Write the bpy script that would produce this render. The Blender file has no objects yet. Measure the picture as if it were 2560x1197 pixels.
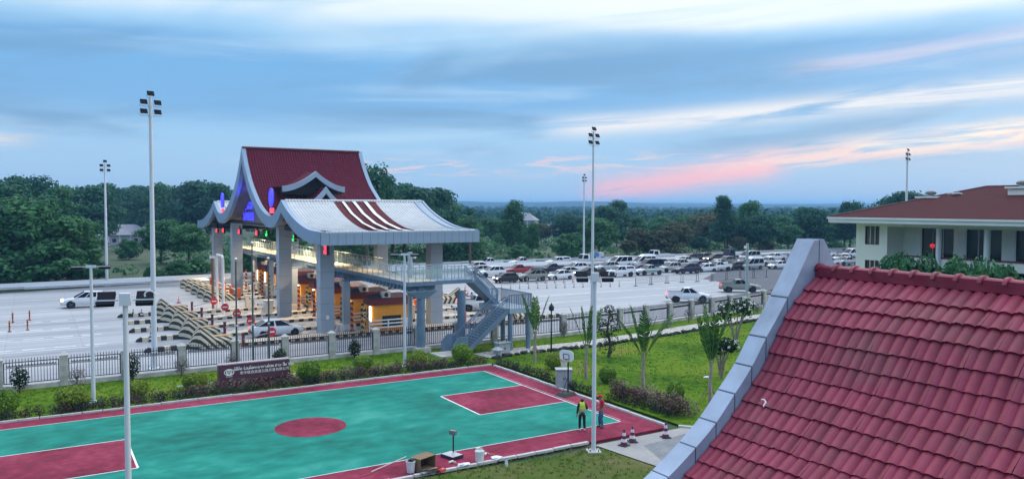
import bpy, bmesh, math, random
from mathutils import Vector, Matrix
from math import radians as R, sin, cos, pi, atan2, hypot, sqrt
S = bpy.context.scene
COL = S.collection
rnd = random.Random(7)

# ------------------------------------------------------------------ camera
CAM = Vector((2.0797, -32.3817, 11.505)); YAW, PIT, ROL, FPX = .5480, -.0428, .0031, 1964.0
_d = Vector((sin(YAW)*cos(PIT), cos(YAW)*cos(PIT), sin(PIT)))
_r = Vector((cos(YAW), -sin(YAW), 0)); _u = _r.cross(_d)
_r2 = _r*cos(ROL) + _u*sin(ROL); _u2 = -_r*sin(ROL) + _u*cos(ROL)
cam = bpy.data.cameras.new('camera'); cam.sensor_width = 36; cam.lens = 36*FPX/2560
cam.clip_start = .1; cam.clip_end = 20000
camo = bpy.data.objects.new('camera', cam); COL.objects.link(camo)
camo.matrix_world = Matrix(((_r2.x, _u2.x, -_d.x, CAM.x), (_r2.y, _u2.y, -_d.y, CAM.y), (_r2.z, _u2.z, -_d.z, CAM.z), (0, 0, 0, 1)))
S.camera = camo

def ray(x, y):
    return _d + _r2*((x-1280)/FPX) - _u2*((y-598.5)/FPX)
def at(x, y, z=0.):            # ground point under a pixel of the survey picture
    v = ray(x, y); t = (z-CAM.z)/v.z
    return CAM + v*t
def onX(x, y, X):
    v = ray(x, y); return CAM + v*((X-CAM.x)/v.x)
def onY(x, y, Y):
    v = ray(x, y); return CAM + v*((Y-CAM.y)/v.y)

# ------------------------------------------------------------------ world: dusk sky with streaky cloud
SUN_AZ, SUN_EL = 1.75, R(11)          # azimuth from +Y towards +X
w = bpy.data.worlds.new('World'); S.world = w; w.use_nodes = True
nt = w.node_tree; nt.nodes.clear()
def N(t, **k):
    n = nt.nodes.new(t)
    for a, b in k.items(): setattr(n, a, b)
    return n
def L(a, b): nt.links.new(a, b)
def mth(op, a, b=None, c=None, clamp=False):
    n = N('ShaderNodeMath', operation=op, use_clamp=clamp)
    for i, v in enumerate((a, b, c)):
        if v is None: continue
        if isinstance(v, (int, float)): n.inputs[i].default_value = v
        else: L(v, n.inputs[i])
    return n.outputs[0]
def mixc(f, a, b):
    n = N('ShaderNodeMix', data_type='RGBA')
    for i, v in ((0, f), (6, a), (7, b)):
        if isinstance(v, (int, float)): n.inputs[i].default_value = v
        elif isinstance(v, tuple): n.inputs[i].default_value = (*v, 1)
        else: L(v, n.inputs[i])
    return n.outputs[2]
def smooth(v, a, b):
    n = N('ShaderNodeMapRange', interpolation_type='SMOOTHSTEP')
    L(v, n.inputs[0]); n.inputs[1].default_value = a; n.inputs[2].default_value = b
    return n.outputs[0]
tc = N('ShaderNodeTexCoord'); sx = N('ShaderNodeSeparateXYZ'); L(tc.outputs['Generated'], sx.inputs[0])
az = mth('ARCTAN2', sx.outputs[0], sx.outputs[1]); el = mth('ARCSINE', sx.outputs[2])
def cloudnoise(sa, se, tilt, scale, detail=5, rough=.55, off=0., dist=.4):
    c = N('ShaderNodeCombineXYZ')
    L(mth('MULTIPLY', az, sa), c.inputs[0]); L(mth('MULTIPLY', mth('SUBTRACT', el, mth('MULTIPLY', az, tilt)), se), c.inputs[1])
    c.inputs[2].default_value = off
    n = N('ShaderNodeTexNoise'); L(c.outputs[0], n.inputs['Vector'])
    n.inputs['Scale'].default_value = scale; n.inputs['Detail'].default_value = min(4, detail) if detail != 7 else 5.5
    n.inputs['Roughness'].default_value = rough; n.inputs['Distortion'].default_value = dist
    return n.outputs[0]
ramp = N('ShaderNodeValToRGB')
n1 = cloudnoise(1.2, 7, .02, 1.6, 3, .5, 3.1)
L(mth('ADD', mth('MULTIPLY', el, 2.0), mth('MULTIPLY', mth('SUBTRACT', n1, .5), mth('MULTIPLY', el, 1.0))), ramp.inputs[0])
stops = [(0.0, (.42, .62, .86)), (.07, (.38, .63, .90)), (.17, (.34, .62, .92)), (.25, (.19, .46, .82)),
         (.35, (.17, .45, .82)), (.405, (.40, .68, .96)), (.455, (.86, .97, 1.04)), (.55, (1.10, 1.14, 1.16)), (.78, (1.75, 1.82, 1.92)), (1.0, (2.5, 2.6, 2.75))]
cr = ramp.color_ramp
while len(cr.elements) < len(stops): cr.elements.new(.5)
for e, (p, c) in zip(cr.elements, stops): e.position = p; e.color = (*c, 1)
col = ramp.outputs[0]
# blue-grey streaks through the bright upper cloud and pale wisps through the blue band
n2 = cloudnoise(2.2, 22, .05, 1.3, 6, .55, 9.0)
col = mixc(mth('MULTIPLY', smooth(n2, .50, .72), mth('MULTIPLY', smooth(el, .02, .10), .38)), col, (.62, .82, 1.0))
n3 = cloudnoise(1.6, 30, .08, 1.1, 6, .6, 21.0)
col = mixc(mth('MULTIPLY', smooth(n3, .52, .75), mth('MULTIPLY', smooth(el, .19, .24), .7)), col, (.45, .70, .93))
n4 = cloudnoise(2.0, 9, .03, 1.5, 4, .5, 61.0, .6)
col = mixc(mth('MULTIPLY', smooth(n4, .46, .68), mth('MULTIPLY', mth('MULTIPLY', smooth(el, .03, .10), mth('SUBTRACT', 1., smooth(el, .17, .23))), .8)), col, (.16, .36, .64))
def band(a0, e0, slope, width, amp, colr, sa, se, sc, lo, hi, off, a_lo, a_hi, soft=.1, tiltn=None):
    """a lit cloud bank lying along a sloping line of the sky, torn up by noise"""
    global col
    line = mth('ADD', mth('MULTIPLY', mth('SUBTRACT', az, a0), slope), e0)
    dd = mth('DIVIDE', mth('SUBTRACT', el, line), width)
    g = mth('EXPONENT', mth('MULTIPLY', mth('MULTIPLY', dd, dd), -1.))
    rng = mth('MULTIPLY', smooth(az, a_lo, a_lo+soft), mth('SUBTRACT', 1., smooth(az, a_hi-soft, a_hi)))
    nz = cloudnoise(sa, se, slope if tiltn is None else tiltn, sc, 7, .6, off, .8)
    m = mth('MULTIPLY', mth('MULTIPLY', g, rng), mth('MULTIPLY', smooth(nz, lo, hi), amp), clamp=True)
    col = mixc(m, col, colr)
band(.60, .098, .060, .013, .80, (1.04, .98, .96), 3, 40, 1.2, .28, .58, 4.0, .55, 2.4)     # cream band
band(.88, .160, .075, .014, .45, (.90, .72, .82), 3, 34, 1.2, .30, .60, 14.0, .85, 2.4)       # mauve band above it
band(.64, .015, .150, .016, 1., (1.04, .58, .66), 7, 46, 1.6, .30, .47, 7.0, .62, .90, .05)      # rose bank low on the horizon
band(.84, .052, .095, .014, .92, (1.04, .77, .74), 6, 50, 1.5, .38, .57, 17.0, .76, 2.2, .10)    # its salmon continuation
band(.95, .070, .070, .011, .9, (1.08, .95, .84), 5, 55, 1.4, .38, .60, 27.0, .9, 2.2, .12)
band(.30, .046, .020, .012, .55, (1.05, .70, .70), 9, 70, 1.6, .50, .62, 33.0, .18, .95, .15)     # few pink wisps
band(-.06, .072, .010, .010, .9, (1.05, .86, .76), 8, 60, 1.6, .34, .56, 44.0, -.6, .03, .1)      # wisp at the left
sky = N('ShaderNodeTexSky', sky_type='NISHITA'); sky.sun_disc = False
sky.sun_elevation = SUN_EL; sky.sun_rotation = SUN_AZ
sky.air_density = 1.5; sky.dust_density = 2.0; sky.ozone_density = 2.0
add = N('ShaderNodeMix', data_type='RGBA', blend_type='ADD'); add.inputs[0].default_value = 1
skm = N('ShaderNodeMix', data_type='RGBA', blend_type='MULTIPLY'); skm.inputs[0].default_value = 1
L(sky.outputs[0], skm.inputs[6]); skm.inputs[7].default_value = (.03, .03, .03, 1)
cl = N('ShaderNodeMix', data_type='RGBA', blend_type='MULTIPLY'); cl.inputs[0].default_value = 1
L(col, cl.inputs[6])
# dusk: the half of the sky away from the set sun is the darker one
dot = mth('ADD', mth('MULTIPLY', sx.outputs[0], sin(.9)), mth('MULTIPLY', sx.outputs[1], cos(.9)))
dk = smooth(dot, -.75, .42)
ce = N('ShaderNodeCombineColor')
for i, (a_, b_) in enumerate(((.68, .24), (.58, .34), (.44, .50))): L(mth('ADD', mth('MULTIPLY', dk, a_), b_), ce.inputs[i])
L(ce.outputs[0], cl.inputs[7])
# nothing of the cloud deck below the horizon
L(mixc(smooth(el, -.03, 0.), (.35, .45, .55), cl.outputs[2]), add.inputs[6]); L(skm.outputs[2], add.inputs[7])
bg = N('ShaderNodeBackground'); L(add.outputs[2], bg.inputs[0]); bg.inputs[1].default_value = 1.0
wo = N('ShaderNodeOutputWorld'); L(bg.outputs[0], wo.inputs[0])

w.cycles.sampling_method = 'MANUAL'; w.cycles.sample_map_resolution = 256
sun = bpy.data.lights.new('sun', 'SUN'); sun.energy = .5; sun.angle = R(25); sun.color = (1, .86, .76)
suno = bpy.data.objects.new('sun', sun); COL.objects.link(suno)
sd = Vector((sin(SUN_AZ)*cos(SUN_EL), cos(SUN_AZ)*cos(SUN_EL), sin(SUN_EL)))
suno.rotation_euler = sd.to_track_quat('Z', 'Y').to_euler()
vs = S.view_settings; vs.view_transform = 'Standard'; vs.look = 'None'; vs.exposure = 0.0; vs.gamma = 1
vs.use_curve_mapping = False
S.render.engine = 'CYCLES'; S.cycles.use_denoising = True; S.cycles.max_bounces = 5
S.cycles.volume_bounces = 0; S.cycles.use_adaptive_sampling = True
S.cycles.caustics_reflective = False; S.cycles.caustics_refractive = False
S.cycles.sample_clamp_indirect = 4

# ------------------------------------------------------------------ materials
MATS = {}
def mat(name, c, rough=.7, var=.12, scale=3., bump=0., bscale=40., metal=0., emit=None, estr=1., spec=.5, hue=None, alpha=1., trans=0., coat=0.):
    """procedural material: base colour broken up by two octaves of noise, optional bump"""
    if name in MATS: return MATS[name]
    m = bpy.data.materials.new(name); m.use_nodes = True; t = m.node_tree; b = t.nodes['Principled BSDF']
    b.inputs['Roughness'].default_value = rough; b.inputs['Metallic'].default_value = metal
    b.inputs['Specular IOR Level'].default_value = spec
    b.inputs['Coat Weight'].default_value = coat
    co = t.nodes.new('ShaderNodeTexCoord')
    nz = t.nodes.new('ShaderNodeTexNoise'); nz.inputs['Scale'].default_value = scale; nz.inputs['Detail'].default_value = 6
    t.links.new(co.outputs['Object'], nz.inputs['Vector'])
    rp = t.nodes.new('ShaderNodeValToRGB'); a = [max(0, x*(1-var)) for x in c]; d = [min(1, x*(1+var)) for x in c]
    if hue: d = list(hue)
    rp.color_ramp.elements[0].position = .3; rp.color_ramp.elements[1].position = .7
    rp.color_ramp.elements[0].color = (*a, 1); rp.color_ramp.elements[1].color = (*d, 1)
    t.links.new(nz.outputs[0], rp.inputs[0]); t.links.new(rp.outputs[0], b.inputs['Base Color'])
    if bump:
        n2 = t.nodes.new('ShaderNodeTexNoise'); n2.inputs['Scale'].default_value = bscale; n2.inputs['Detail'].default_value = 4
        t.links.new(co.outputs['Object'], n2.inputs['Vector'])
        bp = t.nodes.new('ShaderNodeBump'); bp.inputs['Strength'].default_value = bump; bp.inputs['Distance'].default_value = .05
        t.links.new(n2.outputs[0], bp.inputs['Height']); t.links.new(bp.outputs[0], b.inputs['Normal'])
    if emit:
        b.inputs['Emission Color'].default_value = (*emit, 1); b.inputs['Emission Strength'].default_value = estr
    if alpha < 1: b.inputs['Alpha'].default_value = alpha
    if trans: b.inputs['Transmission Weight'].default_value = trans
    MATS[name] = m; return m

# ------------------------------------------------------------------ mesh builder
class MB:
    def __init__(s): s.v = []; s.f = []; s.m = []; s.mi = 0
    def add(s, vs, fs):
        o = len(s.v); s.v += [tuple(p) for p in vs]; s.f += [tuple(i+o for i in f) for f in fs]; s.m += [s.mi]*len(fs); return s
    def box(s, c, d, rz=0, taper=1., M=None):
        x, y, z = d[0]/2, d[1]/2, d[2]/2
        P = [(-x, -y, -z), (x, -y, -z), (x, y, -z), (-x, y, -z), (-x*taper, -y*taper, z), (x*taper, -y*taper, z), (x*taper, y*taper, z), (-x*taper, y*taper, z)]
        if M is not None: P = [M @ Vector(p) for p in P]
        elif rz: P = [(a*cos(rz)-b*sin(rz), a*sin(rz)+b*cos(rz), e) for a, b, e in P]
        P = [(a[0]+c[0], a[1]+c[1], a[2]+c[2]) for a in P]
        return s.add(P, [(3, 2, 1, 0), (4, 5, 6, 7), (0, 1, 5, 4), (1, 2, 6, 5), (2, 3, 7, 6), (3, 0, 4, 7)])
    def b2(s, lo, hi):
        return s.box([(a+b)/2 for a, b in zip(lo, hi)], [b-a for a, b in zip(lo, hi)])
    def bar(s, p, q, w, h=None, up=(0, 0, 1)):
        p, q = Vector(p), Vector(q); h = h or w; d = (q-p); l = d.length; d.normalize()
        u = Vector(up)
        if abs(d.dot(u)) > .98: u = Vector((1, 0, 0))
        sd = d.cross(u).normalized(); u = sd.cross(d)
        M = Matrix((sd, d, u)).transposed()
        return s.box((p+q)/2, (w, l, h), M=M)
    def tube(s, pts, rad, n=8, cap=True):
        pts = [Vector(p) for p in pts]; k = len(pts)
        if not isinstance(rad, (list, tuple)): rad = [rad]*k
        base = len(s.v); ref = None
        for i, p in enumerate(pts):
            d = (pts[min(i+1, k-1)]-pts[max(i-1, 0)]).normalized()
            if ref is None: ref = Vector((1, 0, 0)) if abs(d.x) < .9 else Vector((0, 1, 0))
            a = d.cross(ref).normalized(); ref = a.cross(d).normalized(); b = ref
            for j in range(n):
                t = 2*pi*j/n; s.v.append(tuple(p+(a*cos(t)+b*sin(t))*rad[i]))
        fs = []
        for i in range(k-1):
            for j in range(n):
                fs.append((base+i*n+j, base+(i+1)*n+j, base+(i+1)*n+(j+1) % n, base+i*n+(j+1) % n))
        if cap: fs += [tuple(base+j for j in range(n)), tuple(base+(k-1)*n+j for j in reversed(range(n)))]
        s.f += fs; s.m += [s.mi]*len(fs); return s
    def cyl(s, c, r, h, n=16, r2=None):
        return s.tube([c, (c[0], c[1], c[2]+h)], [r, r if r2 is None else r2], n)
    def lathe(s, prof, n=16, axis='z', c=(0, 0, 0), cap=True):
        base = len(s.v)
        for r, h in prof:
            for j in range(n):
                t = 2*pi*j/n; a, b = r*cos(t), r*sin(t)
                p = {'z': (a, b, h), 'y': (a, h, -b), 'x': (h, a, b)}[axis]
                s.v.append((p[0]+c[0], p[1]+c[1], p[2]+c[2]))
        fs = []
        for i in range(len(prof)-1):
            for j in range(n):
                fs.append((base+i*n+j, base+i*n+(j+1) % n, base+(i+1)*n+(j+1) % n, base+(i+1)*n+j))
        if cap:
            fs += [tuple(base+j for j in reversed(range(n))), tuple(base+(len(prof)-1)*n+j for j in range(n))]
        s.f += fs; s.m += [s.mi]*len(fs); return s
    def loft(s, rings, closed=True, cap=True):
        base = len(s.v); n = len(rings[0])
        for r in rings: s.v += [tuple(p) for p in r]
        fs = []
        for i in range(len(rings)-1):
            for j in range(n if closed else n-1):
                fs.append((base+i*n+j, base+i*n+(j+1) % n, base+(i+1)*n+(j+1) % n, base+(i+1)*n+j))
        if cap: fs += [tuple(base+j for j in reversed(range(n))), tuple(base+(len(rings)-1)*n+j for j in range(n))]
        s.f += fs; s.m += [s.mi]*len(fs); return s
    def prism(s, poly, z0, z1):
        n = len(poly)
        return s.add([(x, y, z0) for x, y in poly]+[(x, y, z1) for x, y in poly],
                     [tuple(reversed(range(n))), tuple(range(n, 2*n))]+[(i, (i+1) % n, n+(i+1) % n, n+i) for i in range(n)])
    def ico(s, c, r, sub=1, jit=0., rr=rnd):
        b = bmesh.new(); bmesh.ops.create_icosphere(b, subdivisions=sub, radius=1)
        rx = r if isinstance(r, (list, tuple)) else (r, r, r)
        vs = []
        for v in b.verts:
            k = 1+rr.uniform(-jit, jit); vs.append((c[0]+v.co.x*rx[0]*k, c[1]+v.co.y*rx[1]*k, c[2]+v.co.z*rx[2]*k))
        fs = [tuple(v.index for v in f.verts) for f in b.faces]; b.free(); return s.add(vs, fs)
    def mesh(s, name, mats, smooth=None):
        me = bpy.data.meshes.new(name); me.from_pydata(s.v, [], s.f)
        for m in (mats if isinstance(mats, (list, tuple)) else [mats]): me.materials.append(m)
        if s.m and max(s.m): me.polygons.foreach_set('material_index', s.m)
        if smooth is not None:
            me.polygons.foreach_set('use_smooth', [True]*len(me.polygons))
            me.set_sharp_from_angle(angle=R(smooth))
        me.update(); return me
    def build(s, name, mats, parent=None, smooth=None, loc=None, kind=None):
        return put(name, s.mesh(name, mats, smooth), parent, loc, kind)
def put(name, me, parent=None, loc=None, kind=None, rot=None, scale=None):
    o = bpy.data.objects.new(name, me); COL.objects.link(o)
    if parent is not None: o.parent = parent
    if loc is not None: o.location = loc
    if rot is not None: o.rotation_euler = rot
    if scale is not None: o.scale = scale
    if kind: o['kind'] = kind
    return o
def tag(o, label, cat, group=None):
    o['label'] = label; o['category'] = cat
    if group: o['group'] = group
    return o
def thing(name, label, cat, loc=(0, 0, 0), rz=0, group=None):
    o = bpy.data.objects.new(name, None); COL.objects.link(o); o.empty_display_size = .2
    o.location = loc; o.rotation_euler = (0, 0, rz)
    return tag(o, label, cat, group)
def dup(o, parent=None):
    c = o.copy(); COL.objects.link(c); c.parent = parent
    for ch in KIDS.get(o.name, []): dup(ch, c)
    return c
KIDS = {}
def index_kids(o):
    KIDS[o.name] = list(o.children)
    for c in o.children: index_kids(c)
def dupat(o, loc, rz, label, group=None, sc=None):
    c = dup(o); c.location = loc; c.rotation_euler = (0, 0, rz); c['label'] = label
    if sc is not None: c.scale = (sc, sc, sc) if isinstance(sc, (int, float)) else sc
    if group: c['group'] = group
    return c
def sheet(name, poly, z, m, sub=None):
    mb = MB(); mb.add([(x, y, z) for x, y in poly], [tuple(range(len(poly)))])
    o = mb.build(name, m); o['kind'] = 'structure'; return o
def text_mesh(body, size, extrude, font_spacing=1.0):
    c = bpy.data.curves.new('txt', 'FONT'); c.body = body; c.size = size; c.extrude = extrude; c.resolution_u = 2
    c.space_character = font_spacing; c.align_x = 'CENTER'; c.align_y = 'CENTER'
    o = bpy.data.objects.new('txt', c); COL.objects.link(o); bpy.context.view_layer.update()
    me = bpy.data.meshes.new_from_object(o.evaluated_get(bpy.context.evaluated_depsgraph_get()))
    COL.objects.unlink(o); bpy.data.objects.remove(o); return me
# ================================================================== SETTING
def wmat(name, stops, scale=.3, rough=.9, bump=0., bscale=8., stretch=(1, 1, 1), spec=.3, scale2=None, lines=None, rvar=None):
    """ground material on world position: colour ramp over mixed noises; lines=(period, width, axis, dark) cuts slab joints"""
    m = bpy.data.materials.new(name); m.use_nodes = True; t = m.node_tree; b = t.nodes['Principled BSDF']
    b.inputs['Roughness'].default_value = rough; b.inputs['Specular IOR Level'].default_value = spec
    g = t.nodes.new('ShaderNodeNewGeometry'); mp = t.nodes.new('ShaderNodeMapping'); mp.inputs['Scale'].default_value = stretch
    t.links.new(g.outputs['Position'], mp.inputs['Vector'])
    def nz(sc, d):
        n = t.nodes.new('ShaderNodeTexNoise'); n.inputs['Scale'].default_value = sc; n.inputs['Detail'].default_value = d
        t.links.new(mp.outputs[0], n.inputs['Vector']); return n.outputs[0]
    a, c = nz(scale, 5), nz(scale2 or scale*7, 6)
    mx = t.nodes.new('ShaderNodeMix'); mx.inputs[0].default_value = .4; t.links.new(a, mx.inputs[2]); t.links.new(c, mx.inputs[3])
    rp = t.nodes.new('ShaderNodeValToRGB')
    while len(rp.color_ramp.elements) < len(stops): rp.color_ramp.elements.new(.5)
    for e, (p, cc) in zip(rp.color_ramp.elements, stops): e.position = p; e.color = (*cc, 1)
    t.links.new(mx.outputs[0], rp.inputs[0]); out = rp.outputs[0]
    if lines:
        sp = t.nodes.new('ShaderNodeSeparateXYZ'); t.links.new(g.outputs['Position'], sp.inputs[0]); prev = None
        for ax in (0, 1):
            p1 = t.nodes.new('ShaderNodeMath'); p1.operation = 'PINGPONG'; t.links.new(sp.outputs[ax], p1.inputs[0]); p1.inputs[1].default_value = lines[ax]/2
            p2 = t.nodes.new('ShaderNodeMath'); p2.operation = 'LESS_THAN'; t.links.new(p1.outputs[0], p2.inputs[0]); p2.inputs[1].default_value = lines[2]
            if prev is None: prev = p2.outputs[0]
            else:
                p3 = t.nodes.new('ShaderNodeMath'); p3.operation = 'MAXIMUM'; t.links.new(prev, p3.inputs[0]); t.links.new(p2.outputs[0], p3.inputs[1]); prev = p3.outputs[0]
        sc = t.nodes.new('ShaderNodeMath'); sc.operation = 'MULTIPLY'; t.links.new(prev, sc.inputs[0]); sc.inputs[1].default_value = .45
        m2 = t.nodes.new('ShaderNodeMix'); m2.data_type = 'RGBA'; t.links.new(sc.outputs[0], m2.inputs[0]); t.links.new(out, m2.inputs[6]); m2.inputs[7].default_value = (.10, .10, .11, 1)
        out = m2.outputs[2]
    t.links.new(out, b.inputs['Base Color'])
    if rvar:
        rr = t.nodes.new('ShaderNodeMapRange'); t.links.new(a, rr.inputs[0]); rr.inputs[1].default_value = .35; rr.inputs[2].default_value = .65
        rr.inputs[3].default_value = rvar[0]; rr.inputs[4].default_value = rvar[1]; t.links.new(rr.outputs[0], b.inputs['Roughness'])
    if bump:
        n2 = t.nodes.new('ShaderNodeTexNoise'); n2.inputs['Scale'].default_value = bscale; n2.inputs['Detail'].default_value = 5
        t.links.new(g.outputs['Position'], n2.inputs['Vector'])
        bp = t.nodes.new('ShaderNodeBump'); bp.inputs['Strength'].default_value = bump; bp.inputs['Distance'].default_value = .08
        t.links.new(n2.outputs[0], bp.inputs['Height']); t.links.new(bp.outputs[0], b.inputs['Normal'])
    MATS[name] = m; return m
G_FIELD = wmat('scrubland', [(.3, (.022, .055, .026)), (.48, (.042, .078, .034)), (.60, (.085, .088, .052)), (.75, (.055, .085, .038))], .03, bump=.6, bscale=1.5, scale2=.25)
G_CONC = wmat('plaza_concrete', [(.36, (.15, .17, .205)), (.45, (.245, .265, .295)), (.53, (.30, .32, .345)), (.64, (.39, .405, .42))], .10, .62, bump=.08, bscale=3, stretch=(.10, 1.5, 1), lines=(5.4, 5.4, .02), rvar=(.45, .7), spec=.5)
G_ASPH = wmat('asphalt', [(.3, (.06, .07, .085)), (.7, (.10, .11, .13))], .2, .8, bump=.15, bscale=30)
G_LAWN = wmat('lawn_grass', [(.33, (.026, .072, .004)), (.43, (.058, .135, .005)), (.54, (.105, .19, .009)), (.62, (.155, .19, .020)), (.70, (.19, .17, .045))], .20, .95, bump=.9, bscale=14, scale2=1.6, spec=.08)
G_LAWN2 = wmat('worn_lawn_grass', [(.30, (.035, .075, .010)), (.45, (.07, .11, .02)), (.56, (.105, .12, .035)), (.68, (.17, .135, .07))], .22, .95, bump=.9, bscale=14, scale2=1.8, spec=.08)
G_GREEN = wmat('court_green', [(.36, (.001, .110, .085)), (.45, (.003, .165, .124)), (.54, (.008, .215, .162)), (.64, (.04, .285, .225))], .16, .75, bump=.10, bscale=60, stretch=(.8, 1.15, 1), scale2=1.1, spec=.12)
G_RED = wmat('court_red', [(.36, (.125, .010, .028)), (.5, (.21, .019, .048)), (.64, (.29, .042, .082))], .3, .75, bump=.10, bscale=60, scale2=2., spec=.12)
G_LINE = mat('line_white', (.74, .75, .76), .8, .10, 2)
G_KERB = mat('kerb_concrete', (.50, .49, .47), .85, .22, 1.5, .2, 30)
G_CONC2 = wmat('drive_concrete', [(.3, (.23, .23, .23)), (.55, (.30, .295, .285)), (.75, (.36, .35, .33))], .35, .85, bump=.1, bscale=20, scale2=3)
# ground: one sheet, gently undulating beyond the plaza, out to the horizon
def ground_z(x, y):
    d = max(0., hypot(x-40, y-40)-120)
    return -.12 + min(1, d/150)*(1.6*sin(x*.011+1)*cos(y*.013)+.8*sin(x*.031)*sin(y*.027)) - min(1, d/60)*1.0
xs = sorted(set([-3000, -2000, -1300, -900, -600]+[-400+20*i for i in range(56)]+[800, 1000, 1300, 1700, 2200, 3000, 4000, 5000]))
ys = sorted(set([-1500, -900, -500, -300]+[-200+20*i for i in range(51)]+[900, 1100, 1400, 1800, 2300, 3000, 4000, 5000]))
mb = MB(); vv = [(x, y, ground_z(x, y)) for y in ys for x in xs]; nx = len(xs)
mb.add(vv, [(j*nx+i, j*nx+i+1, (j+1)*nx+i+1, (j+1)*nx+i) for j in range(len(ys)-1) for i in range(nx-1)])
g = mb.build('ground', G_FIELD, smooth=60); g['kind'] = 'structure'
# far low hills on the horizon
def hills(name, dist, a0, a1, hf, m, n=90, depth=500, seed=1):
    mb = MB(); rr = random.Random(seed); rows = []
    for k in range(5):
        row = []
        for i in range(n+1):
            a = a0+(a1-a0)*i/n; r = dist+depth*k/4
            h = hf(a)*(0, .75, 1, .8, 0)[k] + (rr.uniform(-1.5, 1.5) if 0 < k < 4 else -6)
            row.append((CAM.x+r*sin(a), CAM.y+r*cos(a), h-2))
        rows.append(row)
    mb.loft(rows, closed=False, cap=False); o = mb.build(name, m, smooth=40); o['kind'] = 'structure'; return o
HILL = wmat('far_forest', [(.3, (.008, .022, .016)), (.7, (.02, .045, .03))], .01, .95)
hills('hills', 2600, -.35, 1.6, lambda a: 27+4*sin(a*5+.5)+4*sin(a*13)+3*sin(a*31), HILL)
hills('hills', 3900, -.5, 1.7, lambda a: 36+7*sin(a*4+2.2)+5*sin(a*11+1), HILL, seed=3)
# plaza slab
FENCE = [(-45, 25.2), (30, 24.7), (42.3, 24.4), (54, 25.5), (62.8, 26.9), (72.5, 28.8), (84, 31.2)]
FAR = [(200, 97), (152, 99.5), (110, 98.5), (76, 102.2), (40, 98.5), (20, 93), (-2, 88.5), (-90, 82)]
plaza = sheet('plaza', [(-90, 25.6)]+[(x, y+.35) for x, y in FENCE[1:]]+[(120, 38), (200, 50)]+FAR, 0, G_CONC)
ap = [at(1757, 697), at(1930, 727), at(1990, 744)]
asphalt = sheet('asphalt_road', [(ap[2].x, ap[2].y), (ap[2].x+2, 31.6), (118, 38.0), (198, 50.2), (199, 96), (152, 98.5), (112, 99), (104, 66), (ap[0].x, ap[0].y), (ap[1].x, ap[1].y)], .004, G_ASPH)
sheet('lawn', [(-40, 16.9), (31.0, 16.9), (31.0, -3.0), (33, -5.5), (60, -5.5), (98, -5.5), (98, 34)]+list(reversed(FENCE[1:]))+[(-40, 25.0)], 0, G_LAWN)
wl = sheet('lawn', [(-40, -30), (22, -30), (25.4, -6.4), (25.0, -3.1), (16, -2.35), (-1.95, -2.35), (-1.95, 16.9), (-40, 16.9)], 0, G_LAWN2)
sheet('driveway', [(25.05, -2.52), (31.4, -2.45), (33.2, -5.0), (33.2, -30), (22.2, -30), (25.5, -6.4), (25.1, -3.1)], .004, G_CONC2)
# dark worn tarmac patch on the drive
sheet('road_patch', [(27.0, -3.8), (30.6, -3.3), (32.2, -5.2), (31.5, -9), (26.5, -9), (26.2, -6)], .008, wmat('drive_tarmac', [(.3, (.13, .14, .16)), (.55, (.20, .21, .22)), (.75, (.30, .30, .30))], .7, .85, bump=.15, bscale=25, scale2=4))
# ------------------------------------------------ the sports court (structure with its painted fields as parts)
CL, CW = 28.69, 14.955
court = bpy.data.objects.new('sports_court', None); COL.objects.link(court); court['kind'] = 'structure'
MB().b2((-1.7, -2.05, -.1), (30.1, 16.35, .020)).build('court_base', G_RED, court)
def flat(name, poly, z, m): return MB().add([(x, y, z) for x, y in poly], [tuple(range(len(poly)))]).build(name, m, court)
def rect(x0, y0, x1, y1): return [(x0, y0), (x1, y0), (x1, y1), (x0, y1)]
flat('green_field', rect(0, 0, CL, CW), .024, G_GREEN)
kc, kw, kl = CW/2, 2.45, 5.8
flat('key_field', rect(0, kc-kw, kl, kc+kw), .028, G_RED)
flat('key_field', rect(CL-kl, kc-kw, CL, kc+kw), .028, G_RED)
flat('centre_circle', [(CL/2-.15+1.8*cos(2*pi*i/64), kc+1.8*sin(2*pi*i/64)) for i in range(64)], .028, G_RED)
lw = .05
ring = MB(); vv = []
for i in range(64):
    t = 2*pi*i/64; vv += [(CL/2-.15+r*cos(t), kc+r*sin(t), .032) for r in (1.79, 1.82)]
G_DARKRED = mat('ring_dark_red', (.16, .03, .06), .8)
ring.add(vv, [(2*i, 2*i+1, (2*i+3) % 128, (2*i+2) % 128) for i in range(64)]).build('circle_line', G_DARKRED, court)
def line(x0, y0, x1, y1, w=lw):
    if abs(x1-x0) > abs(y1-y0): flat('painted_line', rect(min(x0, x1), y0-w/2, max(x0, x1), y0+w/2), .032, G_LINE)
    else: flat('painted_line', rect(x0-w/2, min(y0, y1), x0+w/2, max(y0, y1)), .032, G_LINE)
line(0, lw/2, CL, lw/2); line(0, CW-lw/2, CL, CW-lw/2)
line(0, lw*1.5, 0, CW-lw*1.5); line(CL, lw*1.5, CL, CW-lw*1.5, .07); line(CL+.22, .3, CL+.22, CW, .02)
for s in (0, 1):
    x0, x1 = (0, kl) if s == 0 else (CL-kl, CL)
    xi = kl if s == 0 else CL-kl
    xa, xb = (.04, kl) if s == 0 else (CL-kl, CL-.04)
    line(xa, kc-kw, xb, kc-kw, .06); line(xa, kc+kw, xb, kc+kw, .06); line(xi, kc-kw+.035, xi, kc+kw-.035, .09)
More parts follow.
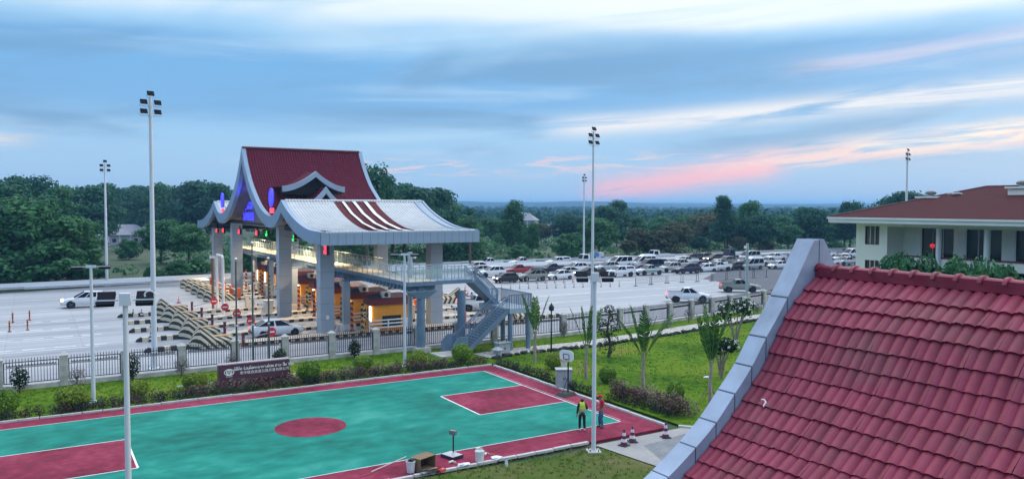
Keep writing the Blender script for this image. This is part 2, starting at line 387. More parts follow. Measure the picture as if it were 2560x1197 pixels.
# kerb stones round the court, each its own block
kb = MB().b2((-.485, -.09, 0), (.485, .09, .11)).mesh('kerb_stone', G_KERB)
rk = random.Random(3)
def kerbs(p, q):
    p, q = Vector((*p, 0)), Vector((*q, 0)); n = int((q-p).length/1.0); d = (q-p)/n; a = atan2(d.y, d.x)
    for i in range(n):
        c = p+d*(i+.5)
        put('kerb_stone', kb, court, (c.x+rk.uniform(-.01, .01), c.y+rk.uniform(-.012, .012), rk.uniform(-.02, .012)), rot=(0, rk.uniform(-.01, .01), a+rk.uniform(-.02, .02)))
kerbs((-1.8, 16.46), (30.2, 16.46)); kerbs((-1.84, -1.9), (-1.84, 16.3)); kerbs((30.24, 16.2), (30.24, -1.8)); kerbs((-1.8, -2.16), (24.9, -2.16))
kerbs((30.6, -2.2), (33, -4.8)); 
# ------------------------------------------------ lane lines on the plaza
ISL = [34.4, 39.9, 45.5, 50.9, 56.5]       # near islands (centre Y)
ISF = [66.6, 70.9, 75.2, 79.5, 83.8]       # far islands
def pline(name, x0, x1, y, w=.16, m=G_LINE, z=.004):
    o = MB().add([(x0, y-w/2, z), (x1, y-w/2, z), (x1, y+w/2, z), (x0, y+w/2, z)], [(0, 1, 2, 3)]).build(name, m); o['kind'] = 'structure'
lm = mat('road_paint', (.72, .73, .73), .7, .25, .8)
for y in ISL:
    pline('lane_marking', -60, 6.5, y-.4, .16, lm)
    x = -3.2
    for k in range(5):
        pline('lane_marking', x+2.2*k, x+2.2*k+1.5, y+.55, .22, lm)
for y in (66, 78): pline('lane_marking', -60, 16, y, .16, lm)
for y in (44.5, 51, 60, 64):
    pline('lane_marking', 46, 88, y, .16, lm)
# ================================================================== FENCE along the plaza
CONC_P = mat('pillar_concrete', (.46, .45, .41), .9, .28, 2.5, .4, 25)
IRON = mat('black_iron', (.012, .013, .026), .45, .2, 10)
fence = thing('iron_fence', 'long black iron fence with concrete pillars between lawn and toll plaza', 'fence', (17.6, 24.8, 0))
def along(poly, s):
    for (x0, y0), (x1, y1) in zip(poly, poly[1:]):
        l = hypot(x1-x0, y1-y0)
        if s <= l: return x0+(x1-x0)*s/l, y0+(y1-y0)*s/l, atan2(y1-y0, x1-x0)
        s -= l
    return (*poly[-1], 0)
pil = MB(); pil.box((0, 0, .95), (.46, .46, 1.9)); pil.box((0, 0, 1.92), (.54, .54, .08)); pil.box((0, 0, 2.02), (.46, .46, .14), taper=.4)
pilm = pil.mesh('pillar', CONC_P)
PL = 3.5; pos = []
s = 62.6-3.5*17
while s < 131:
    pos.append(along(FENCE, s)); s += PL
base = Vector(fence.location)
def prail(L_):
    fr = MB(); h0, h1 = .42, 1.72
    for z in (h0, h1): fr.box((0, 0, z), (L_, .04, .05))
    for x in (-L_/2+.03, L_/2-.03): fr.box((x, 0, (h0+h1)/2), (.06, .05, h1-h0-.05))
    fr.box((0, 0, 1.38), (L_-.1, .02, .025))
    br = MB(); n = int(L_/.16)
    for i in range(1, n):
        x = -L_/2+L_*i/n; br.box((x, 0, (h0+h1)/2+.09), (.034, .034, h1-h0+.18)); br.box((x, 0, h1+.20), (.05, .05, .08), taper=.05)
        if i < n-1:
            x2 = x+L_/n; xm = (x+x2)/2
            br.bar((x, 0, 1.60), (xm, 0, 1.46), .026); br.bar((xm, 0, 1.46), (x2, 0, 1.60), .026)
            br.bar((x, 0, 1.52), (xm, 0, 1.38), .026); br.bar((xm, 0, 1.38), (x2, 0, 1.52), .026)
    return fr.mesh('railing_panel', IRON), br.mesh('iron_bars', IRON)
RP = prail(PL-.5)
plin = MB().box((0, 0, .14), (PL-.46, .30, .28)).mesh('plinth', CONC_P)
for i, (x, y, a) in enumerate(pos):
    put('pillar', pilm, fence, Vector((x, y, rnd.uniform(-.03, .03)))-base, rot=(0, 0, a))
    if i+1 < len(pos):
        x2, y2, _ = pos[i+1]; aa = atan2(y2-y, x2-x); c = Vector(((x+x2)/2, (y+y2)/2, 0))-base
        rp = put('railing_panel', RP[0], fence, c, rot=(0, 0, aa)); b = put('iron_bars', RP[1], rp, kind='stuff')
        put('plinth', plin, fence, c, rot=(0, 0, aa))
# ================================================================== TOLL GATE CANOPY
GREY = mat('clad_blue_grey', (.21, .31, .43), .5, .06, .6, metal=.15)
GREYP = mat('clad_panel_grey', (.27, .36, .46), .5, .06, .8, metal=.15)
COLM = mat('column_clad', (.34, .39, .44), .6, .06, .5, spec=.3)
SOFF = mat('soffit_brown', (.17, .14, .12), .7, .15, 1)
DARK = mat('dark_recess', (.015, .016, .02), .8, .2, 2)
def tilemat(name, c, wave, rough=.6):
    m = mat(name, c, rough, .07, 1.2, spec=.06); t = m.node_tree; b = t.nodes['Principled BSDF']
    co = [n for n in t.nodes if n.type == 'TEX_COORD'][0]
    wv = t.nodes.new('ShaderNodeTexWave'); wv.wave_type = 'BANDS'; wv.bands_direction = 'X'; wv.inputs['Scale'].default_value = wave; wv.inputs['Distortion'].default_value = 0
    t.links.new(co.outputs['Object'], wv.inputs['Vector'])
    bp = t.nodes.new('ShaderNodeBump'); bp.inputs['Strength'].default_value = .8; bp.inputs['Distance'].default_value = .06
    t.links.new(wv.outputs[0], bp.inputs['Height']); t.links.new(bp.outputs[0], b.inputs['Normal']); return m
T_WHITE = tilemat('white_roof_tile', (.62, .64, .64), 1.05)
T_RED = tilemat('maroon_roof_tile', (.105, .013, .030), 1.05)
T_STRIPE = tilemat('brown_red_roof_tile', (.17, .045, .05), 1.05)
GC = 60.2; X0, X1 = 22.5, 37.3
gate = thing('toll_gate', 'large toll gate canopy with steep maroon roof and white tiled wings', 'toll gate', (30, GC, 0))
gl = Vector((30, GC, 0))
PROF = [(0, 18.08), (.75, 16.9), (1.75, 15.65), (3.3, 14.1), (5.1, 12.85), (7.2, 11.65), (9.0, 10.98), (10.7, 10.54), (12.2, 10.4), (13.7, 10.62), (15.0, 11.2), (16.4, 12.0),
        (17.8, 11.3), (19.5, 10.65), (21.4, 10.08), (23.5, 9.62), (25.6, 9.36), (28.5, 9.27)]
BOT = [(0, 16.42), (.9, 15.2), (1.9, 14.0), (3.3, 12.75), (5.0, 11.6), (7.1, 10.45), (9.2, 9.7), (10.9, 9.3), (12.3, 9.2), (13.8, 9.4), (15.1, 9.95), (16.4, 10.8),
       (17.8, 10.12), (19.5, 9.48), (21.4, 8.88), (23.7, 8.44), (25.7, 8.26), (28.5, 8.22)]
def densify(p, k=3):
    """Catmull-Rom inside smooth runs, with corners kept at the two peaks"""
    out = []; n = len(p); corner = {0, 11, n-1}
    for i in range(n-1):
        p0 = p[i-1] if i not in corner else p[i]; p3 = p[i+2] if (i+1) not in corner else p[i+1]
        for j in range(k):
            t = j/k
            out.append(tuple(.5*((2*p[i][c])+(-p0[c]+p[i+1][c])*t+(2*p0[c]-5*p[i][c]+4*p[i+1][c]-p3[c])*t*t+(-p0[c]+3*p[i][c]-3*p[i+1][c]+p3[c])*t**3) for c in (0, 1)))
    return out+[p[-1]]
PR, BO = densify(PROF), densify(BOT)
full = [(-d, z) for d, z in reversed(PR)]+PR[1:]; fullb = [(-d, z) for d, z in reversed(BO)]+BO[1:]
def barge(x0, x1, dz=0.):
    mb = MB(); rings = []
    for (d, z), (d2, z2) in zip(full, fullb):
        rings.append([(x0-30, d, z+dz), (x1-30, d, z+dz), (x1-30, d2, z2), (x0-30, d2, z2)])
    return mb.loft(rings)
barge(X0, X0+.45).build('front_barge_board', GREY, gate, 30)
barge(36.4, 36.85).build('rear_barge_board', GREY, gate, 30)
def zprof(d):
    d = abs(d)
    for (a, za), (b, zb) in zip(PR, PR[1:]):
        if a <= d <= b: return za+(zb-za)*(d-a)/(b-a)
    return PR[-1][1]
def roof(name, x0, x1, d0, d1, m, sgn, course=.30, lift=.05, drop=.12):
    """stepped tile courses running down the slope between two profile distances"""
    pts = [(d, z) for d, z in PR if d0 <= d <= d1]
    pts = [(d0, zprof(d0))]+[p for p in pts if d0+1e-6 < p[0] < d1-1e-6]+[(d1, zprof(d1))]
    if pts[-1][1] > pts[0][1]: pts = pts[::-1]
    seg = [0]
    for a, b in zip(pts, pts[1:]): seg.append(seg[-1]+hypot(b[0]-a[0], b[1]-a[1]))
    def pt(s):
        for i in range(len(pts)-1):
            if s <= seg[i+1]+1e-9:
                t = (s-seg[i])/(seg[i+1]-seg[i]); a, b = pts[i], pts[i+1]
                return a[0]+(b[0]-a[0])*t, a[1]+(b[1]-a[1])*t
        return pts[-1]
    n = int(seg[-1]/course); mb = MB()
    for k in range(n):
        a, b = pt(seg[-1]*k/n), pt(seg[-1]*(k+1)/n)
        za, zb = a[1]-drop, b[1]-drop+lift
        mb.add([(x0-30, sgn*a[0], za), (x1-30, sgn*a[0], za), (x1-30, sgn*b[0], zb), (x0-30, sgn*b[0], zb), (x0-30, sgn*b[0], zb-lift), (x1-30, sgn*b[0], zb-lift)],
               [(0, 1, 2, 3), (3, 2, 5, 4)] if sgn < 0 else [(3, 2, 1, 0), (4, 5, 2, 3)])
    return mb.build(name, m, gate)
for s in (-1, 1):
    roof('main_roof_slope', X0+.45, 36.4, 0, 12.2, T_RED, s, .26)
    roof('wing_inner_slope', X0+.45, 36.9, 12.2, 16.4, T_WHITE, s)
STR = [(27.7, 28.48), (28.77, 29.61), (29.94, 30.79), (31.18, 32.1)]
roof('wing_roof_slope', X0+.45, X1, 16.4, 28.42, T_WHITE, 1)
edges = [X0+.45]+[v for ab in STR for v in ab]+[X1]
for i in range(len(edges)-1):
    red = i % 2 == 1
    if red: roof('maroon_tile_band', edges[i], edges[i+1], 16.4, 28.42, T_STRIPE, -1)
    elif 0 < i < 8: roof('white_ridge_strip', edges[i], edges[i+1], 16.4, 28.42, mat('white_strip', (.7, .72, .73), .5), -1, 3., .0, .04)
    else: roof('wing_roof_slope', edges[i], edges[i+1], 16.4, 28.42, T_WHITE, -1)
# eave tiles: a scalloped row of tile ends
ev = MB()
for i in range(72):
    x = X0+.6+i*(X1-X0-.65)/72
    ev.tube([(x-30, -28.30, 9.23), (x-30, -28.60, 9.215)], .085, 6)
o = ev.build('eave_tile_ends', T_WHITE, gate, 40, kind='stuff')
# ridges
MB().tube([(X0-29.9, 0, 18.02), (36.5-30, 0, 18.02)], .16, 8).build('ridge_cap', mat('ridge_maroon', (.10, .02, .03), .5), gate, 50)
for s in (-1, 1): MB().tube([(X0-29.6, s*16.4, 11.93), (X1-30, s*16.4, 11.93)], .14, 8).build('ridge_cap', T_WHITE, gate, 50)
# rear verge kerb of the white wing
mb = MB(); wing = [p for p in PR if p[0] >= 16.4]
mb.loft([[(X1-30, -d, z+.02), (X1-29.75, -d, z+.02), (X1-29.75, -d, z-.5), (X1-30, -d, z-.5)] for d, z in wing]).build('wing_verge', GREY, gate, 40)
mb = MB(); mb.loft([[(X1-30, d, z+.02), (X1-29.75, d, z+.02), (X1-29.75, d, z-.5), (X1-30, d, z-.5)] for d, z in wing]).build('wing_verge', GREY, gate, 40)
# eave fascia panels on the near side, one panel each
n = 21; wdt = (X1+.25-X0-.02)/n
fp = MB().box((0, 0, 0), (wdt-.025, .16, 1.04)).mesh('fascia_panel', GREYP)
for i in range(n): put('fascia_panel', fp, gate, (X0+.02+wdt*(i+.5)-30, -28.60, 8.66))
MB().b2((X0-30+.02, -28.50, 8.2), (X1+.2-30, -28.35, 9.14)).build('fascia_backing', DARK, gate)
MB().b2((X0-30+.02, 28.40, 8.2), (X1+.2-30, 28.60, 9.2)).build('eave_fascia', GREYP, gate)
# soffit under the roof: follows the lower profile
mb = MB(); rings = []
for d, z in fullb: rings.append([(X0-29.7, d, z+.35), (36.6-30, d, z+.35)])
mb.loft(rings, closed=False, cap=False).build('soffit', SOFF, gate, 60)
MB().b2((X0-29.4, -28.3, 8.3), (X1-30, -14.2, 8.36)).build('wing_soffit', SOFF, gate)
MB().b2((X0-29.4, 14.2, 8.3), (X1-30, 28.3, 8.36)).build('wing_soffit', SOFF, gate)
# sign wall set back in the gable
mb = MB(); gp = [(d, z) for d, z in BO if d <= 10.9 and z > 9.5]
poly = [(-d, z+.3) for d, z in reversed(gp)]+[(d, z+.3) for d, z in gp[1:]]+[(8.9, 9.0), (-8.9, 9.0)]
mb.loft([[(24.6-30, d, z) for d, z in poly], [(24.8-30, d, z) for d, z in poly]]).build('gable_wall', mat('gable_wall_tan', (.22, .17, .13), .7, .1, 1), gate)
# columns
cb = MB(); cb.box((0, 0, 4.45), (1.25, 1.1, 8.9))
for z in (1.45, 2.9, 4.35, 5.8, 7.25): cb.box((0, 0, z), (1.256, 1.106, .02))
cmesh = MB().b2((-.625, -.55, 0), (.625, .55, 9.3)).mesh('column', COLM)
jm = MB()
for z in (1.4, 2.8, 4.2, 5.6, 7.0): jm.box((0, 0, z), (1.256, 1.106, .018))
jmesh = jm.mesh('joint_line', mat('joint_dark', (.14, .15, .17), .8))
for x in (24.2, 34.9):
    for d in (-24.5, -11.0, 11.0, 23.2):
        c = put('column', cmesh, gate, (x-30, d, 0)); put('joint_line', jmesh, c, kind='stuff')
MB().box((24.2-30, -24.5-.56, 1.6), (.26, .02, .36)).build('notice_plate', mat('notice_white', (.75, .76, .78), .5), gate)
# nested hood dormers on the near slope
def hood(name, y0, pk, ends, drop, th, m):
    """curved two-sided hood: barge face at y0 and roof shell running back into the slope"""
    xp, zp = pk; (xa, za), (xb, zb) = ends; pts = []
    for (xe, ze) in ((xa, za), (xb, zb)):
        h = []
        for i in range(13):
            t = i/12; x = xp+(xe-xp)*t; z = ze+(zp-ze)*((1-t)**1.75)
            h.append((x, z))
        pts.append(h)
    line = pts[0][::-1]+pts[1][1:]
    mb = MB(); rings = [[(x-30, y0-GC, z), (x-30, y0+.35-GC, z), (x-30, y0+.35-GC, z-th), (x-30, y0-GC, z-th)] for x, z in line]
    mb.loft(rings).build(name+'_barge', GREYP, gate, 30)
    mb = MB(); mb.loft([[(x-30, y0+.3-GC, z-.06), (x-30, y0+4.5-GC, z-.06)] for x, z in line], closed=False, cap=False).build(name+'_roof', m, gate, 40)
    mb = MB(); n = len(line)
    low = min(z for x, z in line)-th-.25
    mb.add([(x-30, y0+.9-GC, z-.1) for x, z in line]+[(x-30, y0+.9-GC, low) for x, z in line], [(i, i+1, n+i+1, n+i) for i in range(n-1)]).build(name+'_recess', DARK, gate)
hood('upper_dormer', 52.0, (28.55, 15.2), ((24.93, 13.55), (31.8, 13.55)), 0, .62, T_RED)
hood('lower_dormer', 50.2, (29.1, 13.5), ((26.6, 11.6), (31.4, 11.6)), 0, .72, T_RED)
# beams carrying lane signals
for x in (23.6,):
    MB().b2((x-30-.15, -27.5, 9.0), (x-30+.15, -14, 9.3)).build('signal_beam', DARK, gate)
    MB().b2((x-30-.15, -11, 9.25), (x-30+.15, 11, 9.5)).build('signal_beam', DARK, gate)
    MB().b2((x-30-.15, 14, 9.0), (x-30+.15, 27.5, 9.3)).build('signal_beam', DARK, gate)
# ------------------------------------------------ blue lettering on the gable (tubes of light)
BLUE = mat('blue_neon', (.02, .02, .6), .4, 0, 1, emit=(.05, .05, 1.), estr=1.9)
REDN = mat('red_neon', (.6, .02, .04), .4, 0, 1, emit=(1., .07, .13), estr=1.3)
GREENN = mat('green_neon', (.02, .5, .05), .4, 0, 1, emit=(.05, 1., .15), estr=1.6)
LAO = {'ບ': [[(.1, .9), (.1, .1), (.9, .1), (.9, .9)], [(.1, .9), (.3, .9), (.3, .7), (.1, .7)]], 'ລ': [[(.1, .1), (.1, .5), (.5, .7), (.9, .6), (.9, .1)], [(.9, .6), (.8, .95), (.3, .95)], [(.1, .1), (.35, .1), (.35, .3), (.1, .35)]],
 'ສ': [[(.1, .1), (.1, .5), (.5, .7), (.9, .5), (.9, .1)], [(.5, .7), (.95, 1)], [(.1, .1), (.35, .1), (.35, .3)]], 'ດ': [[(.2, .1), (.1, .5), (.3, .9), (.8, .9), (.9, .6), (.9, .1)], [(.2, .1), (.5, .1), (.5, .4), (.25, .4)]],
 'ຮ': [[(.1, .9), (.5, .9), (.3, .5), (.9, .5), (.9, .1), (.2, .1), (.3, .5)]], 'ວ': [[(.2, .9), (.8, .9), (.9, .4), (.6, .1), (.2, .1), (.2, .35), (.5, .35)]], 'ມ': [[(.1, .9), (.1, .1), (.9, .1), (.9, .9)], [(.1, .1), (.4, .3), (.1, .4)]],
 'ພ': [[(.1, .9), (.1, .1), (.5, .6), (.9, .1), (.9, .9)]], 'ທ': [[(.1, .9), (.1, .1), (.5, .9), (.9, .8), (.9, .1)]], 'ນ': [[(.1, .9), (.1, .1), (.6, .5), (.9, .1), (.9, .9)], [(.1, .9), (.3, .9), (.3, .7)]], 'າ': [[(.2, .8), (.5, .95), (.8, .8), (.8, .1)]],
 'ງ': [[(.2, .6), (.4, .1), (.8, .1), (.9, .9), (.6, .9), (.6, .7)]], 'ຈ': [[(.2, .8), (.6, .95), (.9, .7), (.9, .1), (.4, .1), (.4, .4), (.7, .4)]], 'ກ': [[(.1, .1), (.15, .7), (.5, .95), (.9, .7), (.9, .1)]], 'ະ': [[(.2, .6), (.5, .8), (.8, .65)], [(.2, .2), (.5, .4), (.8, .25)]],
 'ຽ': [[(.2, .9), (.8, .9), (.5, .5), (.8, .1), (.3, -.1)]], '-': [[(.1, .5), (.9, .5)]]}
MARK = {'ໍ': [[(.4, 1.2), (.6, 1.2), (.6, 1.4), (.4, 1.4), (.4, 1.2)]], 'ິ': [[(.1, 1.15), (.5, 1.45), (.9, 1.15), (.1, 1.15)]], 'ັ': [[(.1, 1.4), (.4, 1.2), (.9, 1.45)]], '່': [[(.5, 1.2), (.5, 1.5)]], 'ີ': [[(.1, 1.15), (.5, 1.45), (.9, 1.15), (.1, 1.15)], [(.8, 1.2), (.8, 1.5)]], 'ຳ': [[(.1, 1.2), (.3, 1.4)]]}
def lao(text, h, r, wfac=.72):
    """stroke lettering in the local X (reading) / Z (up) plane, centred"""
    mb = MB(); x = 0; items = []
    for ch in text:
        if ch in MARK: items.append((x-h*wfac*1.12, MARK[ch])); continue
        if ch == ' ': x += h*.45; continue
        if ch in LAO: items.append((x, LAO[ch])); x += h*wfac*1.12
    for xo, strokes in items:
        for st in strokes:
            for a, b in zip(st, st[1:]):
                mb.bar((xo+a[0]*h*wfac-x/2, 0, a[1]*h), (xo+b[0]*h*wfac-x/2, 0, b[1]*h), r, r, up=(0, 1, 0))
    return mb
# local frame of the gable: reading direction is +Y -> -Y as seen from the road (-X side looking +X: left is +Y)
def gable_sign(mb, name, y, z, x=24.45):
    o = mb.build(name, BLUE, kind='stuff'); o.parent = gate; o.location = (x-30, y-GC, z); o.rotation_euler = (0, 0, -pi/2); return o
gable_sign(lao('ດ່ານ', .75, .085), 'neon_lettering', 66.9-.3, 12.2)
gable_sign(lao('ວຽງຈັນ', .95, .09, .95), 'neon_lettering', 66.0, 10.95)
me = text_mesh('万象收费站', 1.12, .03); me.materials.clear(); me.materials.append(BLUE)
o = put('neon_lettering', me, gate, (24.42-30, 65.6-GC, 10.05), rot=(pi/2, 0, -pi/2), kind='stuff')
# blue wash of the neon inside the gable
ld = bpy.data.lights.new('neon_glow', 'AREA'); ld.energy = 70; ld.color = (.05, .06, 1); ld.shape = 'RECTANGLE'; ld.size = 4; ld.size_y = 1.2
lo = bpy.data.objects.new('neon_glow', ld); COL.objects.link(lo); lo.parent = gate; lo.location = (23.4-30, 62.5-GC, 12.2); lo.rotation_euler = (0, R(155), 0)
# lit emblems standing in the roof valleys
def emblem(y, z0, label):
    t = thing('lit_emblem', label, 'lit sign', (22.95, y, z0), 0, 'lit emblems above the roof valleys')
    mb = MB(); n = 24
    ov = [(.55*cos(2*pi*i/n)*1.35, .92*sin(2*pi*i/n)+1.72) for i in range(n)]
    mb.loft([[(-.06, a, b) for a, b in ov], [(.06, a, b) for a, b in ov]]).build('oval_disc', mat('emblem_blue', (.02, .02, .35), .4, emit=(.03, .03, .8), estr=.22), t)
    rg = MB()
    for k in (1., .72, .42):
        rg.tube([(-.09, a*k, (b-1.72)*k+1.72) for a, b in ov+ov[:1]], .05, 5, cap=False)
    for a in (-.4, -.15, .15, .4): rg.bar((-.09, a, 1.2), (-.09, a*.5, 2.3), .06)
    rg.build('neon_rings', BLUE, t, kind='stuff')
    MB().b2((-.07, -.62, .12), (.07, .62, .66)).build('lettering_panel', REDN, t)
    for a in (-.4, .4): MB().bar((.05, a, -.6), (.05, a, .2), .07).build('post', DARK, t)
    MB().bar((1.2, .3, -.4), (.1, .3, 1.2), .05).build('brace', DARK, t)
emblem(48.85, 10.55, 'blue oval neon emblem over red panel in the near roof valley')
emblem(73.0, 10.35, 'blue oval neon emblem over red panel in the far roof valley')
# ------------------------------------------------ lane signals hung from the canopy
SIGB = mat('signal_black', (.01, .01, .012), .5)
def signal(y, z, colm, label, x=23.3, h=.66):
    t = thing('lane_signal', label, 'lane signal', (x, y, z), 0, 'lane signals under the toll canopy')
    MB().b2((-.06, -.36, -h/2), (.18, .36, h/2)).build('housing', SIGB, t)
    mb = MB()
    if colm is REDN:
        mb.bar((-.085, -.26, -h/2+.12), (-.085, .26, h/2-.12), .13, .03); mb.bar((-.11, .26, -h/2+.12), (-.11, -.26, h/2-.12), .13, .03)
        mb.b2((-.075, -.3, -h/2+.05), (-.065, .3, h/2-.05))
    else:
        mb.bar((-.085, 0, .28), (-.085, 0, -.28), .1, .03); mb.bar((-.085, -.22, -.05), (-.085, 0, -.3), .1, .03); mb.bar((-.11, .22, -.05), (-.11, 0, -.3), .1, .03)
    mb.build('signal_face', colm, t, kind='stuff')
    for a in (-.15, .15): MB().bar((.05, a, h/2), (.05, a, h/2+max(.35, 9.05-z-h/2)), .05).build('hanger', SIGB, t)
signal(78.7, 8.05, REDN, 'red cross lane signal hung in the far roof wing, leftmost of its row')
signal(74.5, 8.2, REDN, 'red cross lane signal hung below the far roof valley emblem')
signal(65.3, 8.3, REDN, 'red lane signal hung beside the tall column left of the blue lettering')
signal(56.6, 8.4, REDN, 'red lane signal hung between the two middle columns')
signal(52.2, 8.5, GREENN, 'green arrow lane signal hung left of the second column')
signal(42.2, 8.4, GREENN, 'green arrow lane signal hung under the near roof wing')
signal(33.0, 7.75, REDN, 'red lane signal hung right of the nearest column under the eave', 23.4, .95)
# warm downlights in the canopy soffit
LAMPW = mat('downlight_glow', (.9, .85, .7), .4, emit=(1, .86, .62), estr=6)
def downlight(x, y, z, e, label):
    t = thing('downlight', label, 'lamp', (x, y, z), 0, 'downlights in the canopy soffit')
    MB().lathe([(.22, .16), (.3, .0), (.26, 0), (.2, .1)], 12, cap=False).build('lamp_shade', SIGB, t)
    MB().lathe([(.2, .06), (.18, .03), (.01, .02)], 12).build('bulb', LAMPW, t)
    l = bpy.data.lights.new('downlight_lamp', 'SPOT'); l.energy = e; l.color = (1, .74, .44); l.spot_size = R(150); l.spot_blend = .6; l.shadow_soft_size = .2
    lo = bpy.data.objects.new('downlight_lamp', l); COL.objects.link(lo); lo.parent = t; lo.location = (0, 0, -.05)
k = 0
for x, y, z, nm in ((25.9, 49.6, 8.7, 'behind the second column'), (25.9, 71.0, 8.7, 'behind the third column'), (25.9, 83.2, 8.0, 'beside the farthest column'), (29.5, 36.0, 8.0, 'above the nearest toll booth'),
                    (29.5, 46.0, 8.0, 'above the second toll booth'), (29.5, 56.5, 9.2, 'above the middle lanes'), (29.5, 66.0, 9.2, 'above the far lanes'), (29.5, 78.0, 8.0, 'in the far roof wing')):
    downlight(x, y, z, 900 if y < 40 else 4000, 'round warm downlight in the canopy soffit '+nm)
# ================================================================== TOLL ISLANDS, BOOTHS, BARRIERS
def stripemat(name, c1, c2, period, ang, axes=('X', 'Z'), rough=.6, emit=None):
    """diagonal two-colour hazard stripes painted in object space"""
    m = bpy.data.materials.new(name); m.use_nodes = True; t = m.node_tree; b = t.nodes['Principled BSDF']; b.inputs['Roughness'].default_value = rough
    co = t.nodes.new('ShaderNodeTexCoord'); sp = t.nodes.new('ShaderNodeSeparateXYZ'); t.links.new(co.outputs['Object'], sp.inputs[0])
    def mm(op, a, b_):
        n = t.nodes.new('ShaderNodeMath'); n.operation = op
        for i, v in ((0, a), (1, b_)):
            if isinstance(v, (int, float)): n.inputs[i].default_value = v
            else: t.links.new(v, n.inputs[i])
        return n.outputs[0]
    u = mm('ADD', mm('MULTIPLY', sp.outputs[axes[0]], cos(ang)), mm('MULTIPLY', sp.outputs[axes[1]], sin(ang)))
    if len(axes) > 2: u = mm('ADD', u, mm('MULTIPLY', sp.outputs[axes[2]], cos(ang)))
    st = mm('LESS_THAN', mm('FRACT', mm('DIVIDE', u, period), 0), .5)
    nz = t.nodes.new('ShaderNodeTexNoise'); nz.inputs['Scale'].default_value = 6; t.links.new(co.outputs['Object'], nz.inputs['Vector'])
    mx = t.nodes.new('ShaderNodeMix'); mx.data_type = 'RGBA'; t.links.new(st, mx.inputs[0]); mx.inputs[6].default_value = (*c1, 1); mx.inputs[7].default_value = (*c2, 1)
    m2 = t.nodes.new('ShaderNodeMix'); m2.data_type = 'RGBA'; m2.blend_type = 'MULTIPLY'; m2.inputs[0].default_value = .35
    t.links.new(mx.outputs[2], m2.inputs[6]); t.links.new(nz.outputs[0], m2.inputs[7]); t.links.new(m2.outputs[2], b.inputs['Base Color']); return m
HZ = stripemat('hazard_stripe', (.02, .02, .022), (.62, .55, .38), .46, R(40), ('X', 'Z', 'Y'))
KST = stripemat('kerb_stripe', (.02, .02, .022), (.66, .58, .42), .95, 0, ('X', 'Z'))
KSTR = stripemat('kerb_stripe_rust', (.03, .02, .018), (.58, .40, .24), .7, 0, ('X', 'Z'))
ISLC = mat('island_concrete', (.50, .45, .38), .85, .12, .8, .1, 30)
WHT = mat('white_paint', (.75, .76, .76), .5, .06, 3)
ORG = mat('barrier_orange', (.75, .13, .02), .45, .08, 3)
ALU = mat('galvanised', (.42, .44, .46), .4, .1, 4, metal=.6)
ORD = {0: 'nearest', 1: 'second', 2: 'third', 3: 'fourth', 4: 'fifth'}
def island(i, y, x0, x1, near=True, wd=1.9):
    nm = ('%s toll island of the near lanes' if near else '%s toll island of the far lanes') % ORD[i]
    t = thing('toll_island', nm+' with black and cream striped kerb', 'toll island', (x0, y, 0), 0, 'toll islands under the canopy')
    L_ = x1-x0
    MB().b2((.12, -wd/2+.12, 0), (L_-.12, wd/2-.12, .235)).build('island_top', ISLC, t)
    km = KST if i > 0 else KSTR
    for s in (-1, 1): MB().b2((0, s*wd/2-(.12 if s > 0 else 0), 0), (L_, s*wd/2+(.12 if s < 0 else 0), .25)).build('kerb', km, t)
    for x in (0, L_-.12): MB().b2((x, -wd/2+.125, 0), (x+.12, wd/2-.125, .25)).build('kerb', km, t)
    return t
def cushion(i, y, x0, near=True):
    nm = '%s striped concrete crash block at the %s end of the %s lanes' % (ORD[i], 'left', 'near' if near else 'far')
    t = thing('crash_block', nm, 'crash block', (x0, y, 0), 0, 'striped crash blocks before the toll islands')
    if near:
        ring = []
        for x, hw, h in ((-.1, .12, .18), (.35, .55, 1.1), (.75, .85, 1.75), (1.2, .92, 1.4), (1.9, .92, .86), (2.6, .92, .84), (3.3, .92, .9)):
            ring.append([(x, -hw, 0), (x, hw, 0), (x, hw*.86, h*.7), (x, hw*.55, h), (x, -hw*.55, h), (x, -hw*.86, h*.7)])
        MB().loft(ring).build('block_body', HZ, t, 35)
        MB().b2((1.5, -.42, .84), (3.2, .42, .90)).build('sand_cap', mat('sand_top', (.42, .27, .14), .9, .15, 2), t)
        low = MB(); low.loft([[(x, -.28*k, 0), (x, .28*k, 0), (x, .22*k, .36*k), (x, -.22*k, .36*k)] for x, k in ((-3.4, .3), (-3.0, 1), (-.05, 1))])
        low.build('low_kerb', KST, t)
    else:
        ring = [[(x, -hw, 0), (x, hw, 0), (x, hw*.8, h*.8), (x, hw*.6, h), (x, -hw*.6, h), (x, -hw*.8, h*.8)] for x, hw, h in ((-.25, .5, .9), (.1, .8, 1.25), (1.2, .95, 1.15), (2.6, .95, .85), (3.2, .95, .5))]
        MB().loft(ring).build('block_body', HZ, t, 35)
    return t
for i, y in enumerate(ISL):
    island(i, y, 16.3, 42.0 if i else 44.0)
    cushion(i, y, 12.6)
    b = cushion(i, y, 46.2); b.rotation_euler = (0, 0, pi); b['label'] = '%s striped concrete crash block at the right end of the near lanes' % ORD[i]
for i, y in enumerate(ISF):
    island(i, y, 22.8, 42.0, False, 1.7); cushion(i, y, 19.6, False)
